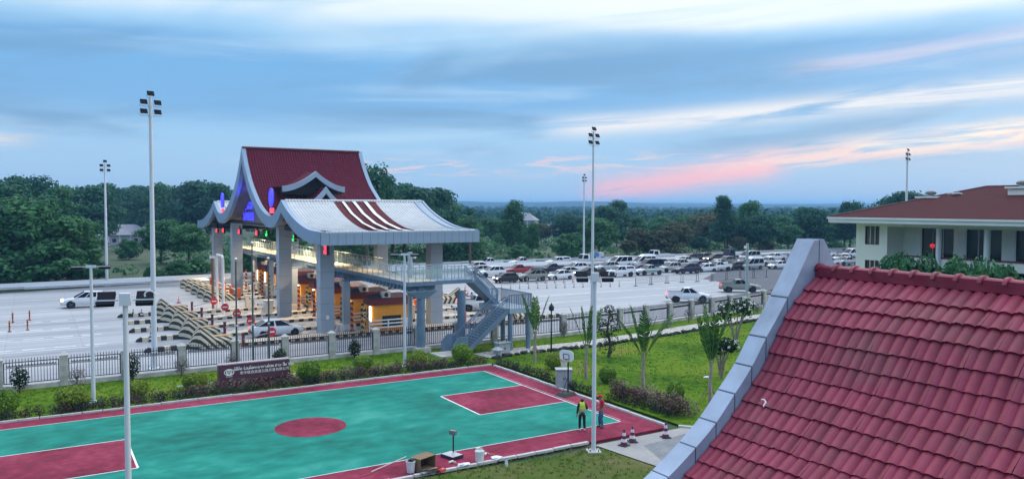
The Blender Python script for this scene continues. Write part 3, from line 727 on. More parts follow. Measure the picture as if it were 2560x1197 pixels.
# ------------------------------------------------ toll booths
BORG = mat('booth_orange', (.74, .30, .025), .5, .08, 2)
BRED = mat('booth_roof_red', (.15, .02, .02), .6, .1, 2)
BROOF = mat('booth_roof_dark', (.06, .045, .07), .8, .2, 2)
GLASS = mat('dark_glass', (.012, .018, .022), .08, .2, 2, spec=.6)
LIT = mat('lit_panel', (.9, .9, .9), .4, emit=(1, .93, .82), estr=4.0)
ACW = mat('air_conditioner', (.55, .55, .53), .6, .1, 5)
SB = stripemat('post_stripe_yellow', (.02, .02, .02), (.62, .42, .12), .40, R(52), ('X', 'Z', 'Y'))
SO = stripemat('post_stripe_orange', (.08, .02, .015), (.80, .22, .06), .40, R(52), ('X', 'Z', 'Y'))
def booth(x, y, label):
    t = thing('toll_booth', label, 'toll booth', (x, y, .235), 0, 'orange toll booths on the islands')
    MB().b2((-1.75, -.85, 0), (1.75, .85, 2.35)).build('booth_body', BORG, t)
    MB().b2((-1.95, -1.0, 2.35), (1.95, 1.0, 2.95)).build('roof_band', BRED, t)
    MB().loft([[(-2.0, -1.05, 2.95), (2.0, -1.05, 2.95), (2.0, 1.05, 2.95), (-2.0, 1.05, 2.95)], [(-1.2, -.3, 3.3), (1.4, -.3, 3.3), (1.4, .3, 3.3), (-1.2, .3, 3.3)]]).build('roof', BROOF, t)
    for s in (-1, 1):
        w_ = MB().b2((-.85, s*.85-.02, .42), (.95, s*.85+.02, 1.35)).build('side_window', GLASS, t)
        MB().b2((.02, s*.87-.012, .42), (.08, s*.87+.012, 1.35)).build('window_bar', SIGB, w_)
    MB().b2((-1.79, -.55, .9), (-1.74, .55, 1.9)).build('front_window', GLASS, t)
    MB().b2((-2.05, -1.02, .95), (-1.97, -.72, 2.3)).build('lit_signboard', LIT, t)
    ac = MB().b2((-.9, -.95, 2.96), (-.1, -.5, 3.55)).build('air_conditioner', ACW, t)
    MB().lathe([(.2, -.97), (.2, -.955)], 12, 'y', (-.5, 0, 3.25)).build('fan_grille', SIGB, ac)
    return t
bl = [None]*5
for i, y in enumerate(ISL):
    booth(29.6-.35*i*0, y+.1, '%s orange toll booth with dark red roof band, in the near lanes' % ORD[i])
for i, y in enumerate(ISF[:4]):
    booth(30.5, y, '%s orange toll booth with dark red roof band, in the far lanes' % ORD[i])
def post(x, y, m, label):
    t = thing('striped_post', label, 'bollard post', (x, y, .235), 0, 'tall striped guard posts before the booths')
    MB().cyl((0, 0, .05), .14, 2.45, 12).build('pole', m, t, 40); MB().lathe([(.14, 2.5), (.12, 2.58), (.02, 2.62)], 12).build('top_cap', SIGB, t); MB().cyl((0, 0, 0), .24, .05, 12).build('base_plate', SIGB, t)
for i, y in enumerate(ISL+ISF[:3]):
    nm = ('%s booth of the near lanes' % ORD[i]) if i < 5 else ('%s booth of the far lanes' % ORD[i-5])
    post(26.4, y+.62, SO, 'orange and black striped guard post before the '+nm)
    post(26.9, y-.72, SB, 'yellow and black striped guard post before the '+nm)
# white rail guards beside booths
def guard(x, y, label, L_=3.6):
    t = thing('white_guardrail', label, 'railing', (x, y, .235), 0, 'white rails guarding the booths')
    for a in (0, L_/2, L_): MB().b2((a-.05, -.05, 0), (a+.05, .05, 1.05)).build('post', WHT, t)
    for z in (.35, .68, 1.0): MB().b2((-.05, -.09, z-.06), (L_+.05, -.055, z+.06)).build('rail', WHT, t)
for i, y in enumerate(ISL): guard(27.5, y-.82, 'white three-rail guard beside the %s near booth' % ORD[i])
for i, y in enumerate(ISF[:3]): guard(27.5, y-.76, 'white three-rail guard beside the %s far booth' % ORD[i])
# barrier machines with arms, no-entry discs
NOENT = mat('sign_red', (.62, .015, .03), .45, .05, 3)
def barrier(x, y, label, arm=1, disc=True, z0=.235):
    t = thing('lane_barrier', label, 'barrier', (x, y, z0), 0, 'orange lane barriers with arms')
    MB().b2((-.2, -.2, 0), (.2, .2, 1.05)).build('cabinet', ORG, t); MB().b2((-.23, -.23, 1.05), (.23, .23, 1.12)).build('cabinet_lid', ORG, t)
    MB().bar((-.28, 0, .92), (-.28, arm*2.9, .95), .08, .1).build('arm', WHT, t)
    if disc:
        d = MB().lathe([(.30, -.34), (.30, -.31)], 20, 'x', (0, arm*1.5, .95)).build('no_entry_disc', NOENT, t)
        MB().b2((-.355, arm*1.5-.2, .90), (-.342, arm*1.5+.2, 1.0)).build('white_bar', WHT, d)
def disc_barrier(x, y, label):
    t = thing('lane_barrier', label, 'barrier', (x, y, .235), 0, 'slim lane barriers with no-entry discs'); c = mat('barrier_maroon', (.16, .02, .03), .5)
    MB().b2((-2.3, -.1, 0), (-2.1, .1, .95)).build('post', c, t); MB().b2((-2.33, -.13, .95), (-2.07, .13, 1.02)).build('post_cap', SIGB, t)
    MB().bar((-2.2, -.13, .55), (.3, -.13, 1.0), .05, .07).build('arm', ALU, t)
    d = MB().lathe([(.37, -.20), (.37, -.17)], 22, 'y', (0, 0, .98)).build('no_entry_disc', NOENT, t); MB().b2((-.24, -.215, .92), (.24, -.203, 1.04)).build('white_bar', WHT, d)
for i, y in enumerate(ISL): disc_barrier(18.5, y+(-.6 if i else -2.2), 'red no-entry disc on a slim barrier arm, %s from the fence in the near lanes' % ORD[i])
for i, y in enumerate(ISF): barrier(23.4, y-.1, 'orange lane barrier box, %s of the far lanes' % ORD[i], 1, False)
for i, y in enumerate(ISL[:3]): barrier(37.4, y, 'orange lane barrier behind the booths, %s near lane' % ORD[i], 1, False)
# slim maroon delineators on the islands
for i, y in enumerate([]):
    t = thing('sign_post', 'short dark red marker post on the left end of the %s near island' % ORD[i], 'post', (16.7, y, .235), 0, 'marker posts on the island ends')
    MB().cyl((0, 0, 0), .07, 1.1, 10).build('pole', mat('marker_maroon', (.12, .015, .02), .5), t, 40); MB().cyl((0, 0, 1.1), .09, .12, 10).build('cap', SIGB, t)
# round pink-red stop discs on poles behind
for (px, py), lb in (((1003, 768), 'red round stop disc on a pole right of the nearest booth'), ((1053, 782), 'red round stop disc on a pole before the right column'), ((855, 735), 'red round stop disc on a pole above the booth roofs')):
    p = onY(px, py, {1003: 41.5, 1053: 39.0, 855: 52}[px])
    t = thing('stop_disc', lb, 'sign', (p.x, p.y, 0), 0, 'round red stop discs')
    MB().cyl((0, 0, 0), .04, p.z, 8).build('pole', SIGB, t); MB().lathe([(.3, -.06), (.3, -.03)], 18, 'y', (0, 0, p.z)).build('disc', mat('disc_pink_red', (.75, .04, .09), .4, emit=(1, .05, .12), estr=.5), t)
# height-limit frame over a lane on the left
t = thing('height_frame', 'white steel height-limit frame over a lane left of the columns', 'frame', (19.0, 55.0, 0))
for yy in (-1.6, 1.6): MB().cyl((0, yy, 0), .14, 5.9, 10).build('post', WHT, t, 40)
MB().tube([(0, -1.6, 5.9), (0, -1.3, 6.15), (0, 1.3, 6.15), (0, 1.6, 5.9)], .13, 8).build('crossbar', WHT, t, 40)
t = thing('camera_post', 'tall thin brown post beside the white height frame', 'post', (18.7, 57.4, 0))
MB().cyl((0, 0, 0), .13, 5.7, 10).build('pole', mat('post_brown', (.20, .10, .06), .6), t, 40); MB().b2((-.3, -.12, 5.7), (.25, .12, 5.95)).build('camera', WHT, t)
# small camera stands and equipment cabinets on the islands
for i, (x, y, lb) in enumerate(((36.6, 34.6, 'white camera on a slim white stand at the right column'), (21.0, 45.4, 'white camera on a slim stand on the third near island'), (21.5, 50.9, 'white camera on a slim stand on the fourth near island'), (25.2, 66.5, 'white camera on a slim stand at the first far island'), (25.4, 70.9, 'white camera on a slim stand at the second far island'), (25.4, 75.2, 'white camera on a slim stand at the third far island'))):
    t = thing('lane_camera', lb, 'camera', (x, y, .235), 0, 'lane cameras on slim stands')
    MB().cyl((0, 0, 0), .05, 1.5, 8).build('stand', WHT, t, 40); MB().b2((-.35, -.14, 1.5), (.35, .14, 1.75)).build('camera', WHT, t); MB().b2((-.4, -.11, 1.53), (-.352, .11, 1.72)).build('lens', SIGB, t)
for i, (x, y, lb) in enumerate(((23.0, 50.9, 'cream equipment cabinet on the fourth near island'), (22.4, 56.6, 'cream equipment cabinet on the fifth near island'), (27.0, 66.6, 'cream equipment cabinet on the first far island'), (27.2, 70.9, 'cream equipment cabinet on the second far island'), (34.2, 39.9, 'grey equipment cabinet behind the second near booth'), (34.0, 45.5, 'grey equipment cabinet behind the third near booth'))):
    t = thing('equipment_cabinet', lb, 'cabinet', (x, y, .235), 0, 'lane equipment cabinets')
    MB().b2((-.45, -.3, 0), (.45, .3, 1.25)).build('cabinet_body', mat('cabinet_cream', (.55, .50, .42), .6), t); MB().b2((-.5, -.35, 1.25), (.5, .35, 1.33)).build('lid', ACW, t); MB().b2((-.4, -.315, .1), (.4, -.303, 1.15)).build('door', mat('cabinet_door', (.60, .56, .48), .5), t)
# bollard-like delineators and cones on the left plaza
DEL = mat('delineator_orange', (.55, .16, .05), .6, .2, 4)
for i, ((px, py), lb) in enumerate((((32, 806), 'far left one of four slim orange delineators on the left plaza'), ((74, 800), 'far right one of four slim orange delineators on the left plaza'), ((24, 829), 'near left one of four slim orange delineators on the left plaza'), ((69, 825), 'near right one of four slim orange delineators on the left plaza'))):
    p = at(px, py); t = thing('delineator', lb, 'delineator', (p.x, p.y, 0), 0, 'orange delineators on the left plaza')
    MB().cyl((0, 0, .05), .07, .95, 10).build('pole', DEL, t, 40); MB().cyl((0, 0, 0), .16, .05, 10).build('foot', SIGB, t)
    for z in (.45, .7): MB().cyl((0, 0, z), .074, .1, 10).build('reflector_band', SIGB, t)
def cone(x, y, label, h=.75, col=None, group='traffic cones on the plaza', scale=1.):
    t = thing('traffic_cone', label, 'cone', (x, y, 0.01), rnd.uniform(0, 3), group)
    c1, c2 = col or (mat('cone_dark', (.03, .02, .025), .6), mat('cone_white', (.7, .7, .7), .6))
    MB().box((0, 0, .02), (.42*scale, .42*scale, .04)).build('base', mat('cone_base', (.02, .02, .022), .7), t)
    n = 5
    for k in range(n):
        r0, r1 = [(.17-.135*q/n)*scale for q in (k, k+1)]
        MB().lathe([(r0, .04+(h-.04)*k/n), (r1, .04+(h-.04)*(k+1)/n)], 14, cap=(k == n-1)).build('cone_band', c1 if k % 2 == 0 else c2, t, 40)
for (px, py), lb in (((333, 791), 'dark striped cone left of the far near-lane kerb end'), ((354, 791), 'dark striped cone right beside another at the far kerb end'), ((377, 827), 'dark striped cone behind the tall left floodlight mast, farther one'), ((377, 853), 'dark striped cone behind the tall left floodlight mast, nearer one')):
    p = at(px, py); cone(p.x, p.y, lb)
CR = (mat('cone_orange', (.72, .10, .03), .5), mat('cone_white2', (.72, .70, .68), .6))
for (px, py), lb in (((1170, 741), 'orange cone behind the upper stair flight, right one'), ((1163, 727), 'orange cone behind the upper stair flight, upper one'), ((1136, 741), 'orange cone just left of the rear plaza stair column'), ((447, 757), 'small orange cone between near and far lanes')):
    p = at(px, py); cone(p.x, p.y, lb, col=CR)
# ================================================================== FOOTBRIDGE over the lanes with its stairs
STL = mat('bridge_steel_blue', (.15, .22, .30), .55, .12, 1.2, spec=.3)
STLW = mat('bridge_rail_pale', (.34, .42, .48), .45, .06, 3)
DECK = mat('bridge_deck', (.38, .36, .30), .8, .1, 1)
BGL = mat('rail_glass', (.55, .70, .66), .06, .0, 1, alpha=.16, spec=.8)
YB0, YB1, XB, WB, ZB = 23.7, 86.0, 28.1, 2.4, 5.55
br = thing('footbridge', 'blue grey steel footbridge with glass railings crossing under the canopy', 'footbridge', (XB, YB0, 0))
O = Vector((XB, YB0, 0))
MB().b2((-WB/2, 0, ZB-.35), (WB/2, YB1-YB0, ZB-.05)).build('deck_beam', STL, br)
MB().b2((-WB/2-.05, 0, ZB-.046), (WB/2+.05, YB1-YB0, ZB)).build('deck_surface', DECK, br)
jo = MB().box((0, 0, 0), (WB+.16, .14, .36)).mesh('joist', STL)
for i in range(80): put('joist', jo, br, (0, .5+i*.76, ZB-.54))
MB().b2((-.25, .3, ZB-.75), (.25, YB1-YB0-.3, ZB-.352)).build('main_girder', STL, br)
ph = MB().box((0, 0, .55), (.05, .05, 1.1)).mesh('rail_post', STLW)
gp = MB().box((0, 0, .55), (.012, 1.16, .86)).mesh('glass_panel', BGL)
for s in (-1, 1):
    y0 = 0 if s < 0 else 1.9
    MB().bar((s*WB/2, y0, ZB+1.12), (s*WB/2, YB1-YB0, ZB+1.12), .08, .06).build('handrail', STLW, br)
    n = 50
    for i in range(n):
        y = y0+.05+(YB1-YB0-y0-.1)*i/n
        put('rail_post', ph, br, (s*WB/2, y, ZB)); put('glass_panel', gp, br, (s*WB/2, y+.61, ZB+.02))
# end landing running to the stairs
MB().b2((WB/2, 0, ZB-.30), (4.45, 1.9, ZB-.004)).build('end_landing', STL, br)
for yy, x0 in ((0, -1.2), (1.9, 1.2)):
    MB().bar((x0, yy, ZB+1.12), (4.45, yy, ZB+1.12), .08, .06).build('handrail', STLW, br)
    k = int((4.45-x0)/.62)
    for i in range(k+1): put('rail_post', ph, br, (x0+(4.45-x0)*i/k, yy, ZB))
    g2 = MB().box((0, 0, .55), ((4.45-x0)-.1, .012, .86)).mesh('glass_panel', BGL); put('glass_panel', g2, br, ((4.45+x0)/2, yy, ZB+.02))
# columns under the bridge
rc = MB().cyl((0, 0, 0), .34, ZB-.95, 18).mesh('round_column', STL, 40)
hd = MB().loft([[(-.45, -.35, 0), (.45, -.35, 0), (.45, .35, 0), (-.45, .35, 0)], [(-1.25, -.45, .55), (1.25, -.45, .55), (1.25, .45, .55), (-1.25, .45, .55)]]).mesh('column_head', STL)
for x, y in ((28.0, 23.8), (31.7, 24.0)):
    c = put('round_column', rc, br, Vector((x, y, 0))-O)
    if x < 30: put('column_head', hd, c, (0, 0, ZB-1.3))
    MB().b2((-.6, -.6, 0), (.6, .45, .4)).build('column_plinth', CONC_P, c)
sqc = MB().b2((-.3, -.3, .5), (.3, .3, ZB-.9)).mesh('square_column', COLM)
for i, y in enumerate((36.0, 42.0, 52.5, 58.5, 66.6, 75.2, 83.8)):
    c = put('square_column', sqc, br, Vector((26.2 if i < 3 else 27.3, y, 0))-O)
    MB().b2((-.75, -.55, .236), (.75, .55, .78)).build('column_plinth', mat('plinth_white', (.66, .66, .64), .8), c)
    MB().b2((-.3, -.32, ZB-.9), (2.9, .32, ZB-.72)).build('cross_beam', STL, c)
# ------------------------------------------------ stair: upper flight (+X), landing, lower flight (-X)
st = thing('bridge_stair', 'blue grey steel double-flight stair with baluster railings on the lawn', 'staircase', (30.5, 20.0, 0))
SO_ = Vector((30.5, 20.0, 0))
def flight(p0, p1, yc, wd, nstep, name):
    (x0, z0), (x1, z1) = p0, p1; dx, dz = (x1-x0)/nstep, (z1-z0)/nstep
    tr = MB().box((0, 0, 0), (abs(dx)+.05, wd-.1, .05)).mesh('tread', STL)
    for i in range(nstep): put('tread', tr, st, Vector((x0+dx*(i+.5), yc, z0+dz*(i+.5)))-SO_)
    for s in (-1, 1):
        y = yc+s*wd/2
        MB().bar(Vector((x0, y, z0-.12))-SO_, Vector((x1, y, z1-.12))-SO_, .07, .34).build('stringer', STL, st)
        MB().bar(Vector((x0, y, z0+1.05))-SO_, Vector((x1, y, z1+1.05))-SO_, .07, .07).build('handrail', STL, st)
        MB().bar(Vector((x0, y, z0+.82))-SO_, Vector((x1, y, z1+.82))-SO_, .04, .04).build('handrail', STL, st)
        b = MB(); n = int(hypot(x1-x0, z1-z0)/.15)
        for i in range(n+1):
            t = i/n; x, z = x0+(x1-x0)*t, z0+(z1-z0)*t; b.box((x-SO_.x, y-SO_.y, z+.45), (.042, .042, 1.1))
        b.build('balusters', STL, st, kind='stuff')
LX0, LX1, LZ = 34.2, 36.3, 3.35
flight((32.75, 5.5), (LX0+.9, LZ), 24.6, 1.7, 14, 'upper')
flight((LX0, LZ), (30.2, .2), 21.6, 1.9, 19, 'lower')
# a closed soffit plate under each flight
MB().bar(Vector((32.75, 24.6, 5.2))-SO_, Vector((LX0+.9, 24.6, LZ-.25))-SO_, 1.6, .06).build('flight_soffit', STL, st)
MB().bar(Vector((LX0, 21.6, LZ-.3))-SO_, Vector((30.3, 21.6, .02))-SO_, 1.8, .06).build('flight_soffit', STL, st)
MB().b2(Vector((LX0, 20.55, LZ-.4))-SO_, Vector((LX1, 25.55, LZ))-SO_).build('half_landing', STLW, st)
for a, b_ in (((LX1, 20.6), (LX1, 25.5)), ((LX0+1.0, 25.5), (LX1, 25.5)), ((LX0, 20.6), (LX1, 20.6))):
    MB().bar(Vector((*a, LZ+1.1))-SO_, Vector((*b_, LZ+1.1))-SO_, .07).build('handrail', STL, st)
    bb = MB(); n = int(hypot(b_[0]-a[0], b_[1]-a[1])/.15)
    for i in range(n+1):
        t = i/n; bb.box((a[0]+(b_[0]-a[0])*t-SO_.x, a[1]+(b_[1]-a[1])*t-SO_.y, LZ+.55), (.042, .042, 1.1))
    bb.build('balusters', STL, st, kind='stuff')
lg = MB().cyl((0, 0, 0), .2, LZ-.4, 14).mesh('leg', STL, 40)
for x, y in ((LX0+.2, 20.8), (LX1-.2, 20.8), (LX0+1.2, 23.6)): put('leg', lg, st, Vector((x, y, 0))-SO_)
# solid newel panels at the stair foot
for y in (20.62, 22.62):
    MB().loft([[(29.2, y-.05, 0), (30.5, y-.05, 0), (30.5, y-.05, 1.45), (29.7, y-.05, 1.45), (29.2, y-.05, .9)], [(29.2, y+.05, 0), (30.5, y+.05, 0), (30.5, y+.05, 1.45), (29.7, y+.05, 1.45), (29.2, y+.05, .9)]]).build('newel_panel', STL, st, loc=-SO_)
MB().b2((28.2, 20.6, 0), (30.2, 22.6, .12)).build('foot_slab', CONC_P, st, loc=-SO_)
# ================================================================== VEHICLES
def paint(name, c, rough=.28, metal=.0): return mat('paint_'+name, c, rough, .04, 1., metal=metal, coat=.25)
PAINT = {'white': paint('white', (.74, .76, .77)), 'silver': paint('silver', (.44, .47, .49), .35, .3), 'grey': paint('grey', (.16, .18, .19), .35, .3), 'black': paint('black', (.010, .011, .014)),
         'navy': paint('navy', (.012, .018, .05)), 'red': paint('red', (.32, .015, .03)), 'blue': paint('blue', (.03, .06, .18)), 'olive': paint('olive_grey', (.24, .26, .22), .4, .2), 'dark': paint('dark_grey', (.03, .034, .042))}
CGL = mat('car_glass', (.006, .009, .022), .18, .1, 1, spec=.12)
TYR = mat('tyre', (.012, .012, .013), .8); RIM = mat('wheel_rim', (.38, .39, .41), .3, .05, 4, metal=.8)
HL = mat('headlamp', (.65, .68, .70), .1, 0, 1); HLON = mat('headlamp_on', (.9, .85, .8), .2, emit=(1, .80, .62), estr=9)
TL = mat('tail_lamp', (.30, .01, .015), .25, 0, 1); TLON = mat('tail_lamp_on', (.6, .02, .03), .25, emit=(1, .05, .06), estr=3.5)
TRIM = mat('car_trim_black', (.012, .012, .013), .6)
PLATE = mat('number_plate', (.55, .42, .10), .5)
def sec(x, hw, zb, zt, r=.12, tum=.0):
    """cross-section ring of a car body at x: flat bottom, bellied sides, rounded shoulders"""
    h = zt-zb
    P = [(-hw*.86, zb), (-hw*.97, zb+h*.18), (-hw, zb+h*.55), (-hw*.985, zt-h*.22), (-hw*.93+tum*-1, zt-.03), (-hw*.78, zt)]
    ring = [(x, y, z) for y, z in P]+[(x, -y, z) for y, z in reversed(P)]
    return ring
def car(kind):
    """one vehicle of a kind, nose towards +X, origin on the ground under its middle; returns its root"""
    D = dict(
     sedan=dict(L=4.5, hw=.86, wb=(-1.32, 1.36), wr=.31, body=[(-2.25, .62, .45, .78), (-2.15, .78, .30, .98), (-1.6, .85, .22, 1.02), (-.6, .86, .20, .95), (.6, .86, .20, .93), (1.0, .86, .20, .92), (1.6, .84, .22, .82), (2.05, .76, .26, .70), (2.22, .60, .34, .56)],
        cab=((-2.0, 1.0), (-.95, 1.45), (.20, 1.47), (1.35, .90)), cw=(.80, .60)),
     hatch=dict(L=3.7, hw=.80, wb=(-1.12, 1.18), wr=.28, body=[(-1.85, .66, .40, .85), (-1.75, .76, .28, 1.0), (-1.2, .80, .20, 1.0), (.5, .80, .19, .95), (.9, .80, .19, .95), (1.45, .77, .22, .84), (1.75, .68, .28, .70), (1.86, .55, .36, .58)],
        cab=((-1.78, 1.0), (-1.35, 1.46), (.25, 1.48), (1.05, .95)), cw=(.74, .60)),
     suv=dict(L=4.75, hw=.92, wb=(-1.40, 1.42), wr=.38, body=[(-2.37, .72, .50, .98), (-2.28, .86, .38, 1.14), (-1.5, .92, .32, 1.16), (.4, .92, .30, 1.12), (.95, .92, .30, 1.12), (1.7, .90, .32, 1.04), (2.15, .84, .36, .92), (2.36, .68, .44, .72)],
        cab=((-2.28, 1.14), (-1.72, 1.70), (-.02, 1.75), (1.18, 1.10)), cw=(.85, .64)),
     pickup=dict(L=5.3, hw=.92, wb=(-1.62, 1.52), wr=.40, body=[(-2.64, .82, .52, 1.02), (-2.58, .88, .46, 1.10), (-1.6, .92, .40, 1.12), (-.75, .92, .36, 1.12), (.5, .92, .34, 1.12), (1.05, .92, .34, 1.13), (1.75, .90, .36, 1.05), (2.35, .84, .40, .92), (2.62, .66, .48, .74)],
        cab=((-.95, 1.12), (-.58, 1.70), (.18, 1.74), (1.22, 1.12)), cw=(.84, .64), bed=True),
     van=dict(L=5.0, hw=.92, wb=(-1.35, 1.50), wr=.34, body=[(-2.48, .80, .38, 1.05), (-2.42, .88, .32, 1.15), (-1.2, .92, .28, 1.15), (.8, .92, .28, 1.12), (1.6, .91, .28, 1.08), (2.2, .86, .32, .98), (2.46, .70, .40, .76)],
        cab=((-2.42, 1.15), (-2.22, 2.02), (.72, 2.06), (2.12, 1.02)), cw=(.88, .80)),
    )[kind]
    root = bpy.data.objects.new('parked_'+kind, None); COL.objects.link(root)
    m0 = PAINT['white']
    mb = MB(); mb.loft([sec(*b) for b in D['body']]); (xa, za), (xb, zb), (xc, zc), (xd, zd) = D['cab']; w0, w1 = D['cw']
    # cabin shell
    def cr(x, w_, z, k=1.): return (x, -w_, z), (x, w_, z)
    e = .03
    mb.add([(xa, -w0, za-.06), (xa, w0, za-.06), (xd, -w0, zd-.06), (xd, w0, zd-.06), (xb, -w1, zb), (xb, w1, zb), (xc, -w1, zc), (xc, w1, zc),
            (xb+.12, -w1+.1, zb+.035), (xb+.12, w1-.1, zb+.035), (xc-.15, -w1+.1, zc+.03), (xc-.15, w1-.1, zc+.03)],
           [(0, 4, 5, 1), (2, 3, 7, 6), (0, 2, 6, 4), (1, 5, 7, 3), (4, 8, 9, 5), (6, 7, 11, 10), (4, 6, 10, 8), (5, 9, 11, 7), (8, 10, 11, 9)])
    if D.get('bed'):
        pass
    body = mb.build('body', m0, root, 38)
    if D.get('bed'):
        b2 = MB(); b2.b2((-2.5, -.76, 1.06), (-.92, .76, 1.128)).build('bed_liner', TRIM, root)
        for s in (-1, 1): MB().b2((-2.56, s*.84-.06, 1.10), (-.86, s*.84+.06, 1.24)).build('bed_side', m0, root)
        MB().b2((-2.62, -.80, 1.06), (-2.54, .80, 1.24)).build('tailgate', m0, root)
    # glass, 8 mm proud of the shell
    def pane(name, quad, off):
        o_ = Vector(off); MB().add([Vector(q)+o_ for q in quad]+[Vector(q)+o_*.3 for q in quad], [(0, 1, 2, 3), (4, 7, 6, 5), (0, 4, 5, 1), (1, 5, 6, 2), (2, 6, 7, 3), (3, 7, 4, 0)]).build(name, CGL, root)
    def lerp(a, b, t): return tuple(x+(y-x)*t for x, y in zip(a, b))
    fl, fr, tl, tr = (xd, -w0, zd), (xd, w0, zd), (xc, -w1, zc), (xc, w1, zc)
    pane('windscreen', [lerp(lerp(fl, tl, .08), lerp(fr, tr, .08), .05), lerp(lerp(fl, tl, .08), lerp(fr, tr, .08), .95), lerp(lerp(fl, tl, .9), lerp(fr, tr, .9), .93), lerp(lerp(fl, tl, .9), lerp(fr, tr, .9), .07)], (.012, 0, .016))
    fl, fr, tl, tr = (xa, -w0, za), (xa, w0, za), (xb, -w1, zb), (xb, w1, zb)
    pane('rear_window', [lerp(lerp(fl, tl, .12), lerp(fr, tr, .12), .06), lerp(lerp(fl, tl, .86), lerp(fr, tr, .86), .08), lerp(lerp(fl, tl, .86), lerp(fr, tr, .86), .92), lerp(lerp(fl, tl, .12), lerp(fr, tr, .12), .94)], (-.016, 0, .008))
    nwin = {'sedan': 2, 'hatch': 2, 'suv': 3, 'pickup': 2, 'van': 3}[kind]
    for s in (-1, 1):
        A, B, C_, E_ = (xa, s*w0, za), (xb, s*w1, zb), (xc, s*w1, zc), (xd, s*w0, zd)
        for k in range(nwin):
            t0, t1 = (k+.06)/nwin, (k+.95)/nwin
            if k == 0: t0 = .05
            if k == nwin-1: t1 = .93
            lo0, lo1 = lerp(A, E_, t0), lerp(A, E_, t1); up0, up1 = lerp(B, C_, t0), lerp(B, C_, t1)
            q = [lerp(lo0, up0, .06), lerp(lo1, up1, .06), lerp(lo1, up1, .91), lerp(lo0, up0, .91)]
            if s > 0: q = q[::-1]
            pane('side_window', q, (0, s*.016, .006))
    # wheels
    wr = D['wr']
    ty = MB().lathe([(wr*.62, -.10), (wr*.95, -.10), (wr, -.06), (wr, .06), (wr*.95, .10), (wr*.62, .10)], 18, 'y').mesh('wheel', TYR, 40)
    rm = MB(); rm.lathe([(.03, -.085), (wr*.60, -.07), (wr*.64, -.104), (wr*.64, .104), (wr*.60, .07), (.03, .085)], 18, 'y')
    for k in range(5):
        for s in (-1, 1): rm.box((wr*.36*cos(2*pi*k/5), s*.085, wr*.36*sin(2*pi*k/5)), (wr*.5, .03, .05), M=Matrix.Rotation(-2*pi*k/5, 3, 'Y'))
    rm = rm.mesh('rim', RIM, 40)
    ar = MB().lathe([(wr*1.18, -.02), (wr*1.18, .02)], 18, 'y').mesh('wheel_arch', TRIM)
    for x in D['wb']:
        for s in (-1, 1):
            put('wheel_arch', ar, root, (x, s*(D['hw']-.03), wr*1.06)); wh = put('wheel', ty, root, (x, s*(D['hw']-.065), wr)); put('rim', rm, wh)
    zl = D['body'][-2][3]; xf = D['body'][-1][0]; xr = D['body'][0][0]; hw = D['hw']
    zl2 = {'sedan': .66, 'hatch': .70, 'suv': .86, 'pickup': .88, 'van': .82}[kind]
    for s in (-1, 1):
        MB().box((xf-.16, s*hw*.68, zl2), (.22, .30, .14), rz=-s*.45).build('headlight', HL, root)
        MB().box((xr+.06, s*hw*.80, zl2+.12), (.14, .16, .24 if kind != 'sedan' else .15)).build('taillight', TL, root)
        MB().box((xd-.35, s*(w0+.10), zd+.10), (.12, .18, .13)).build('mirror', m0, root)
    MB().box((xf-.01, 0, .46), (.10, hw*1.25, .20)).build('grille', TRIM, root)
    MB().box((xr+.0, 0, .50), (.10, hw*1.5, .16)).build('rear_bumper', TRIM, root)
    MB().box((xr-.03, 0, .72), (.03, .46, .12)).build('number_plate', PLATE, root)
    return root
def canopy(root):
    MB().loft([[(-2.58, -.84, 1.24), (-.80, -.84, 1.24), (-.80, .84, 1.24), (-2.58, .84, 1.24)], [(-2.40, -.70, 1.74), (-.70, -.70, 1.76), (-.70, .70, 1.76), (-2.40, .70, 1.74)]]).build('bed_canopy', PAINT['white'], root)
    for s in (-1, 1): MB().add([(-2.36, s*.826, 1.33), (-.95, s*.826, 1.33), (-.9, s*.74, 1.64), (-2.25, s*.74, 1.64)], [(0, 1, 2, 3)]).build('canopy_window', CGL, root)
PROTO = {k: car(k) for k in ('sedan', 'hatch', 'suv', 'pickup', 'van')}
pc = car('pickup'); canopy(pc); pc.name = 'parked_canopy_pickup'; PROTO['canopy'] = pc
